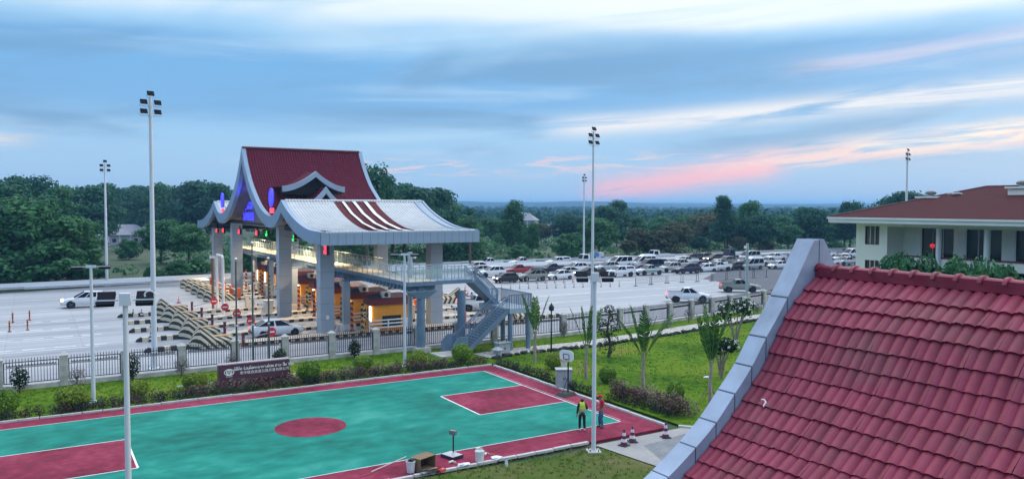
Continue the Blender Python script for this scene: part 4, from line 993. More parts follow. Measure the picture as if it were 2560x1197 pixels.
# high-roof minibus and small cab truck variants
hv = car('van'); MB().loft([[(-2.22, -.80, 2.0), (.75, -.80, 2.0), (.75, .80, 2.0), (-2.22, .80, 2.0)], [(-2.1, -.62, 2.36), (.1, -.62, 2.36), (.1, .62, 2.36), (-2.1, .62, 2.36)]]).build('high_roof', PAINT['white'], hv); PROTO['highvan'] = hv
def truck():
    r = bpy.data.objects.new('parked_truck', None); COL.objects.link(r); m0 = PAINT['white']
    MB().loft([[(.9, -.95, .55), (2.6, -.95, .55), (2.6, .95, .55), (.9, .95, .55)], [(.9, -.97, 1.35), (2.62, -.97, 1.35), (2.62, .97, 1.35), (.9, .97, 1.35)], [(.95, -.86, 2.25), (2.25, -.86, 2.25), (2.25, .86, 2.25), (.95, .86, 2.25)]]).build('body', m0, r)
    MB().add([(2.63, -.85, 1.40), (2.63, .85, 1.40), (2.30, .76, 2.16), (2.30, -.76, 2.16)], [(0, 1, 2, 3)]).build('windscreen', CGL, r)
    for s in (-1, 1): MB().add([(1.3, s*.975, 1.40), (2.4, s*.975, 1.40), (2.15, s*.885, 2.10), (1.3, s*.885, 2.10)], [(0, 1, 2, 3)]).build('side_window', CGL, r)
    MB().b2((-2.8, -.9, .6), (.8, .9, .8)).build('chassis', TRIM, r)
    MB().b2((-2.9, -1.0, .8), (.82, 1.0, .95)).build('cargo_bed', ALU, r)
    for s in (-1, 1): MB().b2((-2.9, s*.98-.02, .95), (.82, s*.98+.02, 1.45)).build('side_board', WHT, r)
    ty = MB().lathe([(.26, -.13), (.40, -.13), (.42, 0), (.40, .13), (.26, .13)], 16, 'y').mesh('wheel', TYR, 40); rm = MB().lathe([(.04, -.1), (.27, -.135), (.27, .135), (.04, .1)], 14, 'y').mesh('rim', RIM, 40)
    for x in (-1.9, 1.7):
        for s in (-1, 1): wh = put('wheel', ty, r, (x, s*.86, .42)); put('rim', rm, wh)
    for s in (-1, 1): MB().box((2.62, s*.72, .85), (.06, .28, .16)).build('headlight', HL, r); MB().box((-2.9, s*.85, .7), (.06, .2, .12)).build('taillight', TL, r)
    return r
PROTO['truck'] = truck()
for r in PROTO.values(): index_kids(r)
BODY = {'body', 'bed_side', 'tailgate', 'mirror', 'bed_canopy', 'high_roof'}
GROUP_Q = 'vehicles queuing on the right plaza'
KINDN = {'sedan': 'sedan_car', 'hatch': 'hatchback_car', 'suv': 'suv_car', 'pickup': 'pickup_truck', 'canopy': 'pickup_truck', 'van': 'passenger_van', 'highvan': 'passenger_van', 'truck': 'cab_truck'}
CATN = {'sedan': 'car', 'hatch': 'car', 'suv': 'car', 'pickup': 'pickup', 'canopy': 'pickup', 'van': 'van', 'highvan': 'van', 'truck': 'truck'}
def place_car(kind, colour, x, y, hdg, label, group=GROUP_Q, lights=False, brake=False, sc=1., z=0.006):
    o = dup(PROTO[kind]); o.name = KINDN[kind]; o.location = (x, y, z); o.rotation_euler = (0, 0, hdg); o.scale = (sc,)*3
    tag(o, label, CATN[kind], group); m = PAINT[colour]
    for c in list(o.children):
        nm = c.name.split('.')[0]
        repl = m if nm in BODY else HLON if lights and nm == 'headlight' else TLON if brake and nm == 'taillight' else None
        if repl is not None:
            c.material_slots[0].link = 'OBJECT'; c.material_slots[0].material = repl
    return o
H_ = pi-.10
CARS = [  # kind, colour, (pixel under the middle), label, lights
 ('hatch', 'black', (1272, 707), 'small black hatchback with a lit headlamp, front left of the queue', 1),
 ('suv', 'olive', (1338, 703), 'grey-green off-roader with roof rack at the head of the queue', 0),
 ('sedan', 'white', (1408, 699), 'white sedan in the front row right of the grey-green off-roader', 0),
 ('pickup', 'black', (1483, 695), 'black pickup with lit headlamp behind the middle floodlight mast', 1),
 ('canopy', 'white', (1557, 692), 'white pickup with bed canopy in the front row', 0),
 ('pickup', 'silver', (1630, 688), 'silver pickup with green side stripe behind the crowd barriers', 0),
 ('suv', 'navy', (1727, 684), 'dark navy off-roader in the front row behind the crowd barriers', 0),
 ('pickup', 'white', (1803, 678), 'white pickup in the front row left of the silver van', 0),
 ('highvan', 'silver', (1888, 674), 'silver passenger van in the front row behind the camera pole', 0),
 ('sedan', 'white', (1955, 672), 'white car right of the silver van, partly behind the roof edge', 0),
 ('pickup', 'white', (2080, 666), 'white pickup nearest between the roof peak and the office building', 0),
 ('pickup', 'silver', (2126, 664), 'silver pickup cut off by the left corner of the office building', 0),
 ('suv', 'white', (1235, 693), 'white off-roader with long dark windows behind the black hatchback', 0),
 ('sedan', 'silver', (1205, 686), 'silver sedan partly hidden by the upper stair railing', 0),
 ('sedan', 'white', (1196, 676), 'white car at the far left end of the queue', 0),
 ('pickup', 'red', (1302, 687), 'red pickup in the second row', 0),
 ('pickup', 'navy', (1388, 684), 'navy pickup in the second row behind the white sedan', 0),
 ('suv', 'white', (1445, 682), 'white off-roader in the second row left of the middle mast', 0),
 ('sedan', 'silver', (1425, 690), 'pale green-silver car just behind the front white sedan', 0),
 ('suv', 'silver', (1525, 679), 'silver off-roader in the second row right of the middle mast', 0),
 ('van', 'navy', (1635, 676), 'navy van in the second row behind the silver striped pickup', 0),
 ('sedan', 'blue', (1607, 683), 'blue-grey car between the white canopy pickup and the silver pickup', 0),
 ('suv', 'silver', (1683, 681), 'silver off-roader between the silver pickup and the navy off-roader', 0),
 ('suv', 'silver', (1700, 672), 'silver wagon with dark side windows in the third row', 0),
 ('suv', 'blue', (1752, 676), 'blue car behind the navy off-roader', 0),
 ('sedan', 'white', (1772, 680), 'white sedan just left of the white front-row pickup', 0),
 ('hatch', 'black', (1847, 675), 'black car squeezed between the white pickup and the silver van', 0),
 ('sedan', 'white', (1800, 668), 'white sedan in the third row above the white pickup', 0),
 ('suv', 'grey', (1822, 663), 'grey-green off-roader in the fourth row left of the camera pole', 0),
 ('pickup', 'silver', (1930, 665), 'silver pickup above and right of the silver van', 0),
 ('pickup', 'white', (1228, 668), 'white pickup at the guardrail, leftmost of the back row', 0),
 ('pickup', 'white', (1310, 666), 'white pickup at the guardrail behind the red pickup', 0),
 ('canopy', 'white', (1400, 665), 'white pickup with low canopy at the guardrail behind the navy pickup', 0),
 ('truck', 'white', (1487, 664), 'white truck loaded with blue cargo at the guardrail', 0),
 ('van', 'white', (1558, 668), 'white minibus with a large rear side window in the back row', 0),
 ('highvan', 'white', (1617, 667), 'white high-roof minibus in the back row', 0),
 ('truck', 'white', (1660, 652), 'white cab truck standing behind the high-roof minibus', 0),
 ('sedan', 'white', (1655, 666), 'white sedan below the white cab truck', 0),
 ('pickup', 'white', (1722, 663), 'white pickup in the back row left of the dark canopy pickup', 0),
 ('canopy', 'dark', (1737, 655), 'dark pickup with tall canopy in the back row', 0),
 ('suv', 'dark', (1765, 653), 'dark off-roader in the back row left of the one with bright headlamps', 0),
 ('suv', 'black', (1794, 656), 'black off-roader with two bright headlamps in the back row', 1),
 ('truck', 'navy', (1846, 648), 'navy cab truck in the far back row', 0),
 ('sedan', 'silver', (1868, 660), 'silver car behind the camera pole in the back row', 0),
 ('pickup', 'white', (1945, 653), 'white pickup in the back row beside the roof edge', 0),
 ('van', 'silver', (1882, 651), 'silver van in the far back row right of the camera pole', 0),
 ('pickup', 'white', (2072, 645), 'white pickup in the back row right of the roof peak', 0),
 ('sedan', 'white', (2062, 654), 'white sedan in the middle row right of the roof peak', 0),
 ('sedan', 'silver', (2112, 652), 'silver sedan in the middle row left of the office building', 0),
 ('van', 'white', (2140, 644), 'white van half hidden by the office building corner', 0),
 ('suv', 'blue', (848, 702), 'white and blue car seen between the footbridge columns', 0),
 ('sedan', 'white', (1000, 722), 'white car seen behind the toll booths below the footbridge', 0),
 ('pickup', 'white', (985, 706), 'white pickup seen behind the camera column below the footbridge', 0),
]
for kind, colr, (px, py), lb, lt in CARS:
    p = at(px, py)
    if px > 1990: sc = 1.0
    else: sc = 1.0
    place_car(kind, colr, p.x, p.y+.9, H_+rnd.uniform(-.06, .06), lb, lights=bool(lt))
# moving vehicles
p = at(693, 839); place_car('sedan', 'white', p.x, 37.3, .0, 'white sedan driving through the nearest toll lane', 'vehicles driving on the plaza', brake=True)
p = at(212, 769); place_car('suv', 'white', p.x+.1, p.y+.9, pi-.03, 'white off-roader driving away on the left plaza', 'vehicles driving on the plaza', lights=True)
p = at(1200, 778); place_car('pickup', 'white', p.x+.6, p.y+.9, -.25, 'white pickup with people in the bed beside the stair landing', 'vehicles driving on the plaza', brake=True)
p = at(1735, 756); place_car('pickup', 'white', p.x, p.y+.9, -.62, 'white double-cab pickup with lit tail lamps driving off near the fence', 'vehicles driving on the plaza', brake=True)
p = at(1862, 731); place_car('pickup', 'olive', p.x, p.y+.9, -.60, 'grey-beige pickup with lit tail lamps behind the camera pole', 'vehicles driving on the plaza', brake=True)
for r in PROTO.values():
    def kill(o):
        for c in list(o.children): kill(c)
        bpy.data.objects.remove(o)
    kill(r)
# cargo and extras on vehicles
def find(lb): return [o for o in bpy.data.objects if o.get('label') == lb][0]
v = find('white truck loaded with blue cargo at the guardrail')
for i, (x, y, z, c) in enumerate(((-2.2, -.4, .95, 'blue'), (-1.1, .3, .95, 'white'), (-.1, -.3, .95, 'blue'), (-1.6, .4, 1.75, 'white'), (-.6, .1, 1.75, 'blue'))):
    MB().box((x, y, z+.4), (1.0, .95, .78)).build('cargo_bundle', mat('cargo_'+c, {'blue': (.10, .25, .50), 'white': (.55, .6, .64)}[c], .7, .2, 3), v)
v = find('grey-green off-roader with roof rack at the head of the queue')
MB().b2((-1.9, -.62, 1.86), (.1, .62, 1.96)).build('roof_rack', TRIM, v); MB().lathe([(.36, -2.55), (.36, -2.40)], 14, 'x', (0, 0, 1.0)).build('spare_wheel', TYR, v)
v = find('silver pickup with green side stripe behind the crowd barriers')
for s in (-1, 1): MB().b2((-1.2, s*.925-.008, .68), (1.1, s*.925+.008, .84)).build('side_stripe', mat('stripe_green', (.06, .28, .17), .4), v)
# ================================================================== PLAZA FURNITURE: delineator rows, barriers, guardrail, masts
dp = None; k = 0
DELP = mat('delineator_worn', (.45, .26, .20), .7, .3, 5)
dm = MB().cyl((0, 0, 0), .05, .95, 8).mesh('pole', DELP, 40); df = MB().cyl((0, 0, 0), .14, .05, 8).mesh('foot', SIGB); dbm = MB().cyl((0, 0, .6), .055, .12, 8).mesh('reflector_band', WHT, 40)
ORDN = ['first', 'second', 'third', 'fourth', 'fifth', 'sixth', 'seventh', 'eighth', 'ninth', 'tenth', 'eleventh', 'twelfth', 'thirteenth', 'fourteenth', 'fifteenth']
def drow(a, b, n, rowname):
    for i in range(n):
        t = i/(n-1); p = at(a[0]+(b[0]-a[0])*t, a[1]+(b[1]-a[1])*t)
        o = thing('delineator', '%s delineator from the left in the %s row before the queue' % (ORDN[i], rowname), 'delineator', (p.x, p.y, .004), 0, 'delineator rows before the queue')
        put('pole', dm, o); put('foot', df, o); put('reflector_band', dbm, o)
drow((1254, 722), (1548, 716), 14, 'near'); drow((1318, 709), (1500, 704), 9, 'far')
# crowd barriers with black feet
BARM = mat('barrier_grey', (.30, .31, .33), .5)
bp_ = [(1587, 715), (1627, 711), (1667, 707), (1705, 706), (1743, 704), (1780, 702), (1816, 699), (1850, 696), (1884, 694), (1918, 692)]
for i in range(len(bp_)-1):
    a, b = at(*bp_[i]), at(*bp_[i+1]); c = (a+b)/2; L_ = (b-a).length-.35; an = atan2(b.y-a.y, b.x-a.x)
    t = thing('crowd_barrier', '%s crowd barrier from the left in the row before the queue' % ORDN[i], 'barrier', (c.x, c.y, .006), an, 'crowd barriers before the queue')
    fr = MB()
    for z in (.28, 1.15): MB().bar((-L_/2, 0, z), (L_/2, 0, z), .045).build('rail', BARM, t)
    for x in (-L_/2, L_/2):
        MB().b2((x-.03, -.03, .06), (x+.03, .03, 1.2)).build('upright', SIGB, t)
        MB().lathe([(.30, 0), (.26, .07), (.06, .10)], 12, 'z', (x, 0, 0)).build('foot', SIGB, t)
    bb = MB(); n = int(L_/.16)
    for q in range(1, n): bb.box((-L_/2+L_*q/n, 0, .715), (.018, .018, .85))
    bb.build('bars', BARM, t, kind='stuff')
# guardrail along the far edge of the plaza
GR = mat('guardrail_steel', (.36, .40, .44), .4, .08, 1, metal=.4)
gr = thing('guardrail', 'long galvanised guardrail along the far edge of the toll plaza', 'guardrail', (20, 92, 0))
gp_ = [(x, y-.8) for x, y in reversed(FAR)]; prof = [(0, .0), (.06, .08), (0, .16), (.06, .24), (0, .32)]
for (x0, y0), (x1, y1) in zip(gp_, gp_[1:]):
    d = Vector((x1-x0, y1-y0, 0)); l = d.length; d.normalize(); nrm = Vector((d.y, -d.x, 0))
    mb = MB(); rows = []
    for q in (0, 1):
        c = Vector((x0, y0, 0))+d*(l*q); rows.append([c+nrm*(a+.02)+Vector((0, 0, .48+b*1.15))-Vector((20, 92, 0)) for a, b in prof]+[c+nrm*(a+.0)+Vector((0, 0, .48+b*1.15))-Vector((20, 92, 0)) for a, b in reversed(prof)])
    mb.loft(rows).build('rail_beam', GR, gr)
    for q in range(int(l/4)):
        c = Vector((x0, y0, 0))+d*(q*4+1)-nrm*.1-Vector((20, 92, 0)); put('post', (MB().b2((-.07, -.07, 0), (.07, .07, .85)).mesh('post', GR) if 'gpost' not in globals() else gpost), gr, c)
        if 'gpost' not in globals(): gpost = gr.children[-1].data
# ------------------------------------------------ floodlight masts
MAST = mat('mast_white', (.62, .66, .70), .4, .04, 1); LAMPB = mat('floodlight_black', (.006, .007, .014), .7, .1, 4, spec=.15); LENS = mat('floodlight_lens', (.05, .06, .09), .15)
def mast(x, y, h, rz, label, r=.16, sc=1., tilt=.5, wide=1.):
    t = thing('floodlight_mast', label, 'floodlight mast', (x, y, 0), rz, 'tall white floodlight masts')
    sc, wide = sc*.72, 1.0
    MB().tube([(0, 0, 0), (0, 0, h)], [r, r*.55], 14).build('pole', MAST, t, 40)
    b = MB().box((0, 0, .04), (r*4, r*4, .08)).build('base_plate', MAST, t)
    for a in (-1, 1):
        for c in (-1, 1): MB().cyl((a*r*1.5, c*r*1.5, .08), .03, .12, 6).build('anchor_bolt', SIGB, b)
    s = sc
    def fl(px, pz):
        f = MB().box((px, -.12*s, pz+.40*s), (.62*s*wide, .14*s, .46*s), M=Matrix.Rotation(-tilt, 3, 'X')).build('floodlight', LAMPB, t)
        MB().box((px, -.12*s-.085*s*cos(tilt), pz+.40*s+.085*s*sin(-tilt)), (.52*s*wide, .012, .36*s), M=Matrix.Rotation(-tilt, 3, 'X')).build('lens', LENS, f)
        MB().bar((px-.36*s*wide, 0, pz+.06*s), (px-.36*s*wide, -.1*s, pz+.4*s), .03*s).build('yoke', MAST, f); MB().bar((px+.36*s*wide, 0, pz+.06*s), (px+.36*s*wide, -.1*s, pz+.4*s), .03*s).build('yoke', MAST, f)
    fl(0, h-.02*s); MB().bar((-.42*s, 0, h), (.42*s, 0, h), .05*s).build('crossarm', MAST, t)
    for dz in (.85, 1.75):
        z = h-dz*s; MB().bar((-1.0*s*wide, 0, z), (1.0*s*wide, 0, z), .07*s).build('crossarm', MAST, t); MB().lathe([(r*.75, -.08), (r*.75, .08)], 10, 'z', (0, 0, z)).build('collar', MAST, t)
        for sx_ in (-.64*wide, .64*wide): fl(sx_*s, z)
    return t
def court_pole(x, y, h, rz, label):
    t = thing('court_light_pole', label, 'lamp post', (x, y, 0), rz, 'white court light poles')
    MB().tube([(0, 0, 0), (0, 0, h)], [.105, .08], 14).build('pole', MAST, t, 40)
    b = MB().box((0, 0, .03), (.62, .62, .06)).build('base_plate', CONC_P, t)
    for a in (-1, 1):
        for c in (-1, 1): MB().cyl((a*.2, c*.2, .06), .025, .1, 6).build('anchor_bolt', SIGB, b)
    MB().b2((-.17, -.14, h-.2), (.17, .08, h+.22)).build('head_box', MAST, t)
    for s in (-1, 1):
        MB().bar((s*.22, -.02, h-.02), (s*.9, -.02, h-.02), .06).build('lamp_arm', MAST, t)
        M_ = Matrix.Rotation(.75, 3, 'X')
        f = MB().box((s*.60, .10, h+.02), (.54, .56, .13), M=M_).build('court_light', LAMPB, t)
        MB().box((s*.60, .10, h-.06), (.44, .46, .012), M=M_).build('lens', LENS, f)
    MB().tube([(.78+.16*cos(q*pi/6), -.14, h+.16+.13*sin(q*pi/6)) for q in range(-1, 8)], .03, 6).build('cable_loop', MAST, t)
court_pole(24.36, -3.29, 8.2, -.45, 'white court light pole at the court corner beside the two people')
court_pole(4.70, -3.0, 8.3, -.25, 'white court light pole in front of the left end of the court')
mast(onY(1481, 690, 25.6).x, 25.6, 18.3, .2, 'tall floodlight mast behind the fence, rising behind the court light pole')
mast(9.2, 27.4, 18.9, .2, 'tall floodlight mast just behind the fence on the left', .2, 1.0)
mast(10.9, 92.0, 17.3, .2, 'far left floodlight mast beside the guardrail', .2, 1.0)
p = at(1459, 655); mast(p.x, p.y, 17.6, .2, 'far middle floodlight mast beside the guardrail behind the cars', .22, .95)
p = onX(2266, 505, 100); mast(100, p.y, onX(2272, 372, 100).z-.4, .2, 'right floodlight mast rising behind the office roof', .2, .95)
# two-panel area lights on shorter poles
def area_light(x, y, h, rz, label):
    t = thing('area_light', label, 'lamp post', (x, y, 0), rz, 'two-panel lamp posts round the court')
    MB().tube([(0, 0, 0), (0, 0, h)], [.12, .08], 12).build('pole', MAST, t, 40); MB().box((0, 0, .03), (.4, .4, .06)).build('base_plate', MAST, t)
    MB().b2((-.26, -.07, h), (.26, .07, h+.14)).build('head_bracket', MAST, t)
    for s in (-1, 1):
        MB().bar((s*.26, 0, h+.06), (s*1.0, 0, h+.06), .05).build('arm', MAST, t)
        f = MB().box((s*.72, .05, h+.02), (.58, .5, .10), M=Matrix.Rotation(.18, 3, 'X')).build('light_panel', LAMPB, t); MB().box((s*.72, .05, h-.045), (.5, .42, .01), M=Matrix.Rotation(.18, 3, 'X')).build('diffuser', mat('panel_diffuser', (.5, .5, .5), .5), f)
area_light(4.91, 19.02, 7.85, -.2, 'slim two-panel lamp post on the left lawn behind the hedge')
area_light(24.66, 19.32, 7.95, -.3, 'slim two-panel lamp post on the lawn in front of the toll booths')
# ================================================================== FOREGROUND TILED ROOF
YG, XR, ZR = -22.25, 15.08, 10.30
TCUR = [(15.08, 10.26), (14.44, 9.78), (14.13, 9.44), (13.86, 9.03), (13.59, 8.62), (13.32, 8.33), (13.08, 8.08), (12.82, 7.83), (12.56, 7.58), (12.29, 7.38), (12.05, 7.19), (11.74, 6.97), (11.2, 6.62), (10.5, 6.22), (9.7, 5.82)]
def smooth_curve(p, k=6, it=6):
    out = []
    for i in range(len(p)-1):
        p0, p1, p2, p3 = p[max(i-1, 0)], p[i], p[i+1], p[min(i+2, len(p)-1)]
        for j in range(k):
            t = j/k; out.append(tuple(.5*((2*p1[c])+(-p0[c]+p2[c])*t+(2*p0[c]-5*p1[c]+4*p2[c]-p3[c])*t*t+(-p0[c]+3*p1[c]-3*p2[c]+p3[c])*t**3) for c in (0, 1)))
    out.append(p[-1])
    for _ in range(it): out = [out[0]]+[tuple((a[c]+2*b[c]+d[c])/4 for c in (0, 1)) for a, b, d in zip(out, out[1:], out[2:])]+[out[-1]]
    return out
TC = [(x, z-.07) for x, z in smooth_curve(TCUR)]
ARC = [0]
for a, b in zip(TC, TC[1:]): ARC.append(ARC[-1]+hypot(b[0]-a[0], b[1]-a[1]))
def tpt(s):
    for i in range(len(TC)-1):
        if s <= ARC[i+1]:
            t = (s-ARC[i])/(ARC[i+1]-ARC[i]); return TC[i][0]+(TC[i+1][0]-TC[i][0])*t, TC[i][1]+(TC[i+1][1]-TC[i][1])*t
    return TC[-1]
rf = thing('tiled_roof_building', 'near building with glazed maroon tile roof and blue grey verge', 'building', (16, -27, 0))
RO = Vector((16, -27, 0))
RT = mat('glazed_roof_tile', (.225, .015, .042), .48, .22, 2.2, .12, 40, spec=.32, hue=(.30, .040, .078))
# each tile also weathers a little differently
t_ = RT.node_tree; oi = t_.nodes.new('ShaderNodeObjectInfo'); hs = t_.nodes.new('ShaderNodeHueSaturation'); mr = t_.nodes.new('ShaderNodeMapRange')
t_.links.new(oi.outputs['Random'], mr.inputs[0]); mr.inputs[3].default_value = .82; mr.inputs[4].default_value = 1.14; t_.links.new(mr.outputs[0], hs.inputs['Value'])
gq = t_.nodes.new('ShaderNodeNewGeometry'); nq = t_.nodes.new('ShaderNodeTexNoise'); nq.inputs['Scale'].default_value = .9; nq.inputs['Detail'].default_value = 7; nq.inputs['Roughness'].default_value = .65; t_.links.new(gq.outputs['Position'], nq.inputs['Vector'])
rq = t_.nodes.new('ShaderNodeMapRange'); t_.links.new(nq.outputs[0], rq.inputs[0]); rq.inputs[1].default_value = .50; rq.inputs[2].default_value = .74; rq.inputs[4].default_value = .45
dq = t_.nodes.new('ShaderNodeMix'); dq.data_type = 'RGBA'; t_.links.new(rq.outputs[0], dq.inputs[0]); dq.inputs[7].default_value = (.15, .085, .075, 1)
bs = t_.nodes['Principled BSDF']; src = bs.inputs['Base Color'].links[0].from_socket; t_.links.new(src, hs.inputs['Color']); t_.links.new(hs.outputs[0], dq.inputs[6]); t_.links.new(dq.outputs[2], bs.inputs['Base Color'])
CWD, EXPO = .383, .36
def tile_mesh(n=16, L_=EXPO+.07, name='roof_tile'):
    """double-roll tile: local x down the slope, y across, z up"""
    mb = MB(); up, lo, lip = [], [], []
    for i in range(n+1):
        u = i/n; y = (u-.5)*CWD; z = .040*abs(cos(2*pi*u))**.75
        up.append((0, y, z)); lo.append((L_, y, z+.046)); lip.append((L_, y, z-.002))
    k = n+1; mb.add(up+lo+lip, [(i, k+i, k+i+1, i+1) for i in range(n)]+[(k+i, 2*k+i, 2*k+i+1, k+i+1) for i in range(n)])
    return mb.mesh(name, RT, 50)
TM = tile_mesh()
rows = int(ARC[-1]/EXPO); rt = random.Random(11)
stuff = MB()
for r_ in range(rows):
    s0 = .10+r_*EXPO; a, b = tpt(max(0, s0)), tpt(s0+EXPO); ang = atan2(-(b[1]-a[1]), b[0]-a[0])
    d = Vector((b[0]-a[0], 0, b[1]-a[1])).normalized()
    # local x axis -> d ; z axis -> outward normal
    yv = Vector((0, -1, 0)); zv = d.cross(yv); zv = zv if zv.z > 0 else -zv
    M_ = Matrix((d, zv.cross(d), zv)).transposed()
    for c in range(26):
        y = YG-.28-CWD*(c+.5)
        if c < 15 and r_ < 15:
            o = put('roof_tile', TM, rf, Vector((a[0], y+rt.uniform(-.004, .004), a[1]))-RO+d*rt.uniform(-.008, .010))
            j = Matrix.Rotation(rt.uniform(-.016, .016), 3, 'Z') @ Matrix.Rotation(rt.uniform(-.014, .008), 3, 'Y')
            o.rotation_euler = (M_ @ j).to_euler()
        else:
            o0 = Vector((a[0], y, a[1]))-RO; n0 = len(TM.vertices)
            stuff.add([o0+M_ @ v.co for v in TM.vertices], [tuple(p.vertices) for p in TM.polygons])
stuff.build('outer_roof_tiles', RT, rf, 50, kind='stuff')
# far slope, plain courses, hidden behind the ridge
mb = MB(); mb.loft([[(2*XR-x-16, YG-.25+27, z), (2*XR-x-16, YG-12+27, z)] for x, z in TC], closed=False, cap=False).build('rear_slope', RT, rf, 40)
mb = MB(); mb.loft([[(x-16, YG-.25+27, z-.05), (x-16, YG-12+27, z-.05)] for x, z in TC], closed=False, cap=False).build('roof_deck', DARK, rf, 40)
# ridge caps
cp = MB(); ring = []
for x, r in ((0, .135), (.05, .142), (.07, .142), (.08, .108), (.40, .10)):
    ring.append([(r*cos(q)*1.05, -x, r*sin(q)) for q in [pi*i/10-.15+.3*i/10*0 for i in range(11)]])
cp.loft(ring, closed=False, cap=False); cpm = cp.mesh('ridge_cap', RT, 50)
for i in range(28): put('ridge_cap', cpm, rf, (XR-16, YG-.25-.383*i+27, ZR-.02), rot=(rt.uniform(-.012, .012), 0, 0))
# cement bed under the caps
MB().b2((XR-.11-16, YG-11+27, ZR-.14), (XR+.11-16, YG-.25+27, ZR+.05)).build('ridge_mortar', RT, rf)
# verge (barge) panels, each panel its own piece
BG = [(15.08, 10.87), (14.96, 10.86), (14.90, 10.82), (14.5, 10.22), (14.19, 9.80), (13.9, 9.42), (13.62, 9.09), (13.3, 8.65), (13.05, 8.37), (12.84, 8.16), (12.36, 7.68), (11.87, 7.31), (11.27, 6.92), (10.6, 6.55), (9.9, 6.2), (9.2, 5.9)]
BGC = smooth_curve(BG, 5, 0); VERGE = mat('verge_metal', (.30, .37, .47), .5, .20, 1.6, .06, 30, spec=.3)
joints = [15.08, 14.19, 13.62, 13.25, 12.82, 12.36, 11.87, 11.24, 10.55, 9.85, 9.2]
for xa, xb in zip(joints, joints[1:]):
    seg = [p for p in BGC if xb-1e-6 <= p[0] <= xa+1e-6]
    def ip(x):
        for p, q in zip(BGC, BGC[1:]):
            if q[0] <= x <= p[0]: t = (p[0]-x)/(p[0]-q[0]+1e-9); return (x, p[1]+(q[1]-p[1])*t)
        return BGC[-1]
    pts = [ip(xa-.012)]+[p for p in seg if xb+.03 < p[0] < xa-.03]+[ip(xb+.012)]
    for sgn in (1, -1):
        mb = MB(); mb.loft([[((x if sgn > 0 else 2*XR-x)-16, YG-.26+27, z), ((x if sgn > 0 else 2*XR-x)-16, YG+.15+27, z), ((x if sgn > 0 else 2*XR-x)-16, YG+.15+27, z-1.0), ((x if sgn > 0 else 2*XR-x)-16, YG-.26+27, z-1.0)] for x, z in pts]).build('verge_panel', VERGE, rf, 30)
# dark backing so that the panel joints read as gaps
for sgn in (1, -1):
    MB().loft([[((x if sgn > 0 else 2*XR-x)-16, YG-.25+27, z-.02), ((x if sgn > 0 else 2*XR-x)-16, YG+.14+27, z-.02), ((x if sgn > 0 else 2*XR-x)-16, YG+.14+27, z-.9), ((x if sgn > 0 else 2*XR-x)-16, YG-.25+27, z-.9)] for x, z in BGC]).build('verge_core', DARK, rf)
# walls below
WALLC = mat('cream_wall', (.60, .60, .50), .8, .06, .6)
MB().loft([[(x-16, y+27, 0) for x, y in ((10.4, -34), (19.7, -34), (19.7, YG), (10.4, YG))], [(x-16, y+27, 5.9) for x, y in ((10.4, -34), (19.7, -34), (19.7, YG), (10.4, YG))]]).build('wall', WALLC, rf)
MB().add([(10.4-16, YG-.02+27, 5.9), (19.7-16, YG-.02+27, 5.9), (15.08-16, YG-.02+27, 10.0)], [(0, 1, 2)]).build('gable_wall', WALLC, rf)
for x in (12.2, 15.0, 17.8):
    w_ = MB().b2((x-.6-16, YG-.03+27, 2.2), (x+.6-16, YG+.05+27, 3.9)).build('window', GLASS, rf); MB().b2((x-.7-16, YG+27, 2.08), (x+.7-16, YG+.12+27, 2.19)).build('sill', WHT, w_)
# mortar dabs and a curl of white sealant on the tiles
def on_tiles(px, py):
    v = ray(px, py); best = None
    for i in range(400):
        q = CAM+v*(8+i*.03)
        s_ = [z+(z2-z)*((x-q.x)/(x-x2+1e-9)) for (x, z), (x2, z2) in zip(TC, TC[1:]) if x2 <= q.x <= x]
        if s_ and q.z <= s_[0]+.07: return q
    return CAM+v*12
q = [on_tiles(*p) for p in ((1903, 1003), (1910, 1003), (1915, 1010), (1910, 1017), (1909, 1021))]
o = MB().tube([x_+Vector((0, 0, .035)) for x_ in q], [.012, .016, .018, .014, .01], 6).build('sealant_strip', mat('sealant_white', (.75, .75, .73), .6)); tag(o, 'curl of white sealant lying on the maroon roof tiles', 'scrap')
# ================================================================== OFFICE BUILDING at the right
OX = 73.5; of = thing('office_building', 'cream two-storey office with wide white eaves and maroon hipped roof', 'building', (80, 5, 0)); OO = Vector((80, 5, 0))
OW = mat('office_wall', (.78, .80, .70), .8, .05, .5); OT = mat('office_trim', (.72, .75, .72), .6, .04, 1); OGL = mat('office_glass', (.015, .035, .04), .12, .2, .5, spec=.6)
OR_ = tilemat('office_roof_tile', (.082, .027, .027), 1.6, .85)
def ob2(name, lo, hi, m, par=None):
    return MB().b2(Vector(lo)-OO, Vector(hi)-OO).build(name, m, par or of)
Y0, Y1 = -42, 17.5; DEP = 16
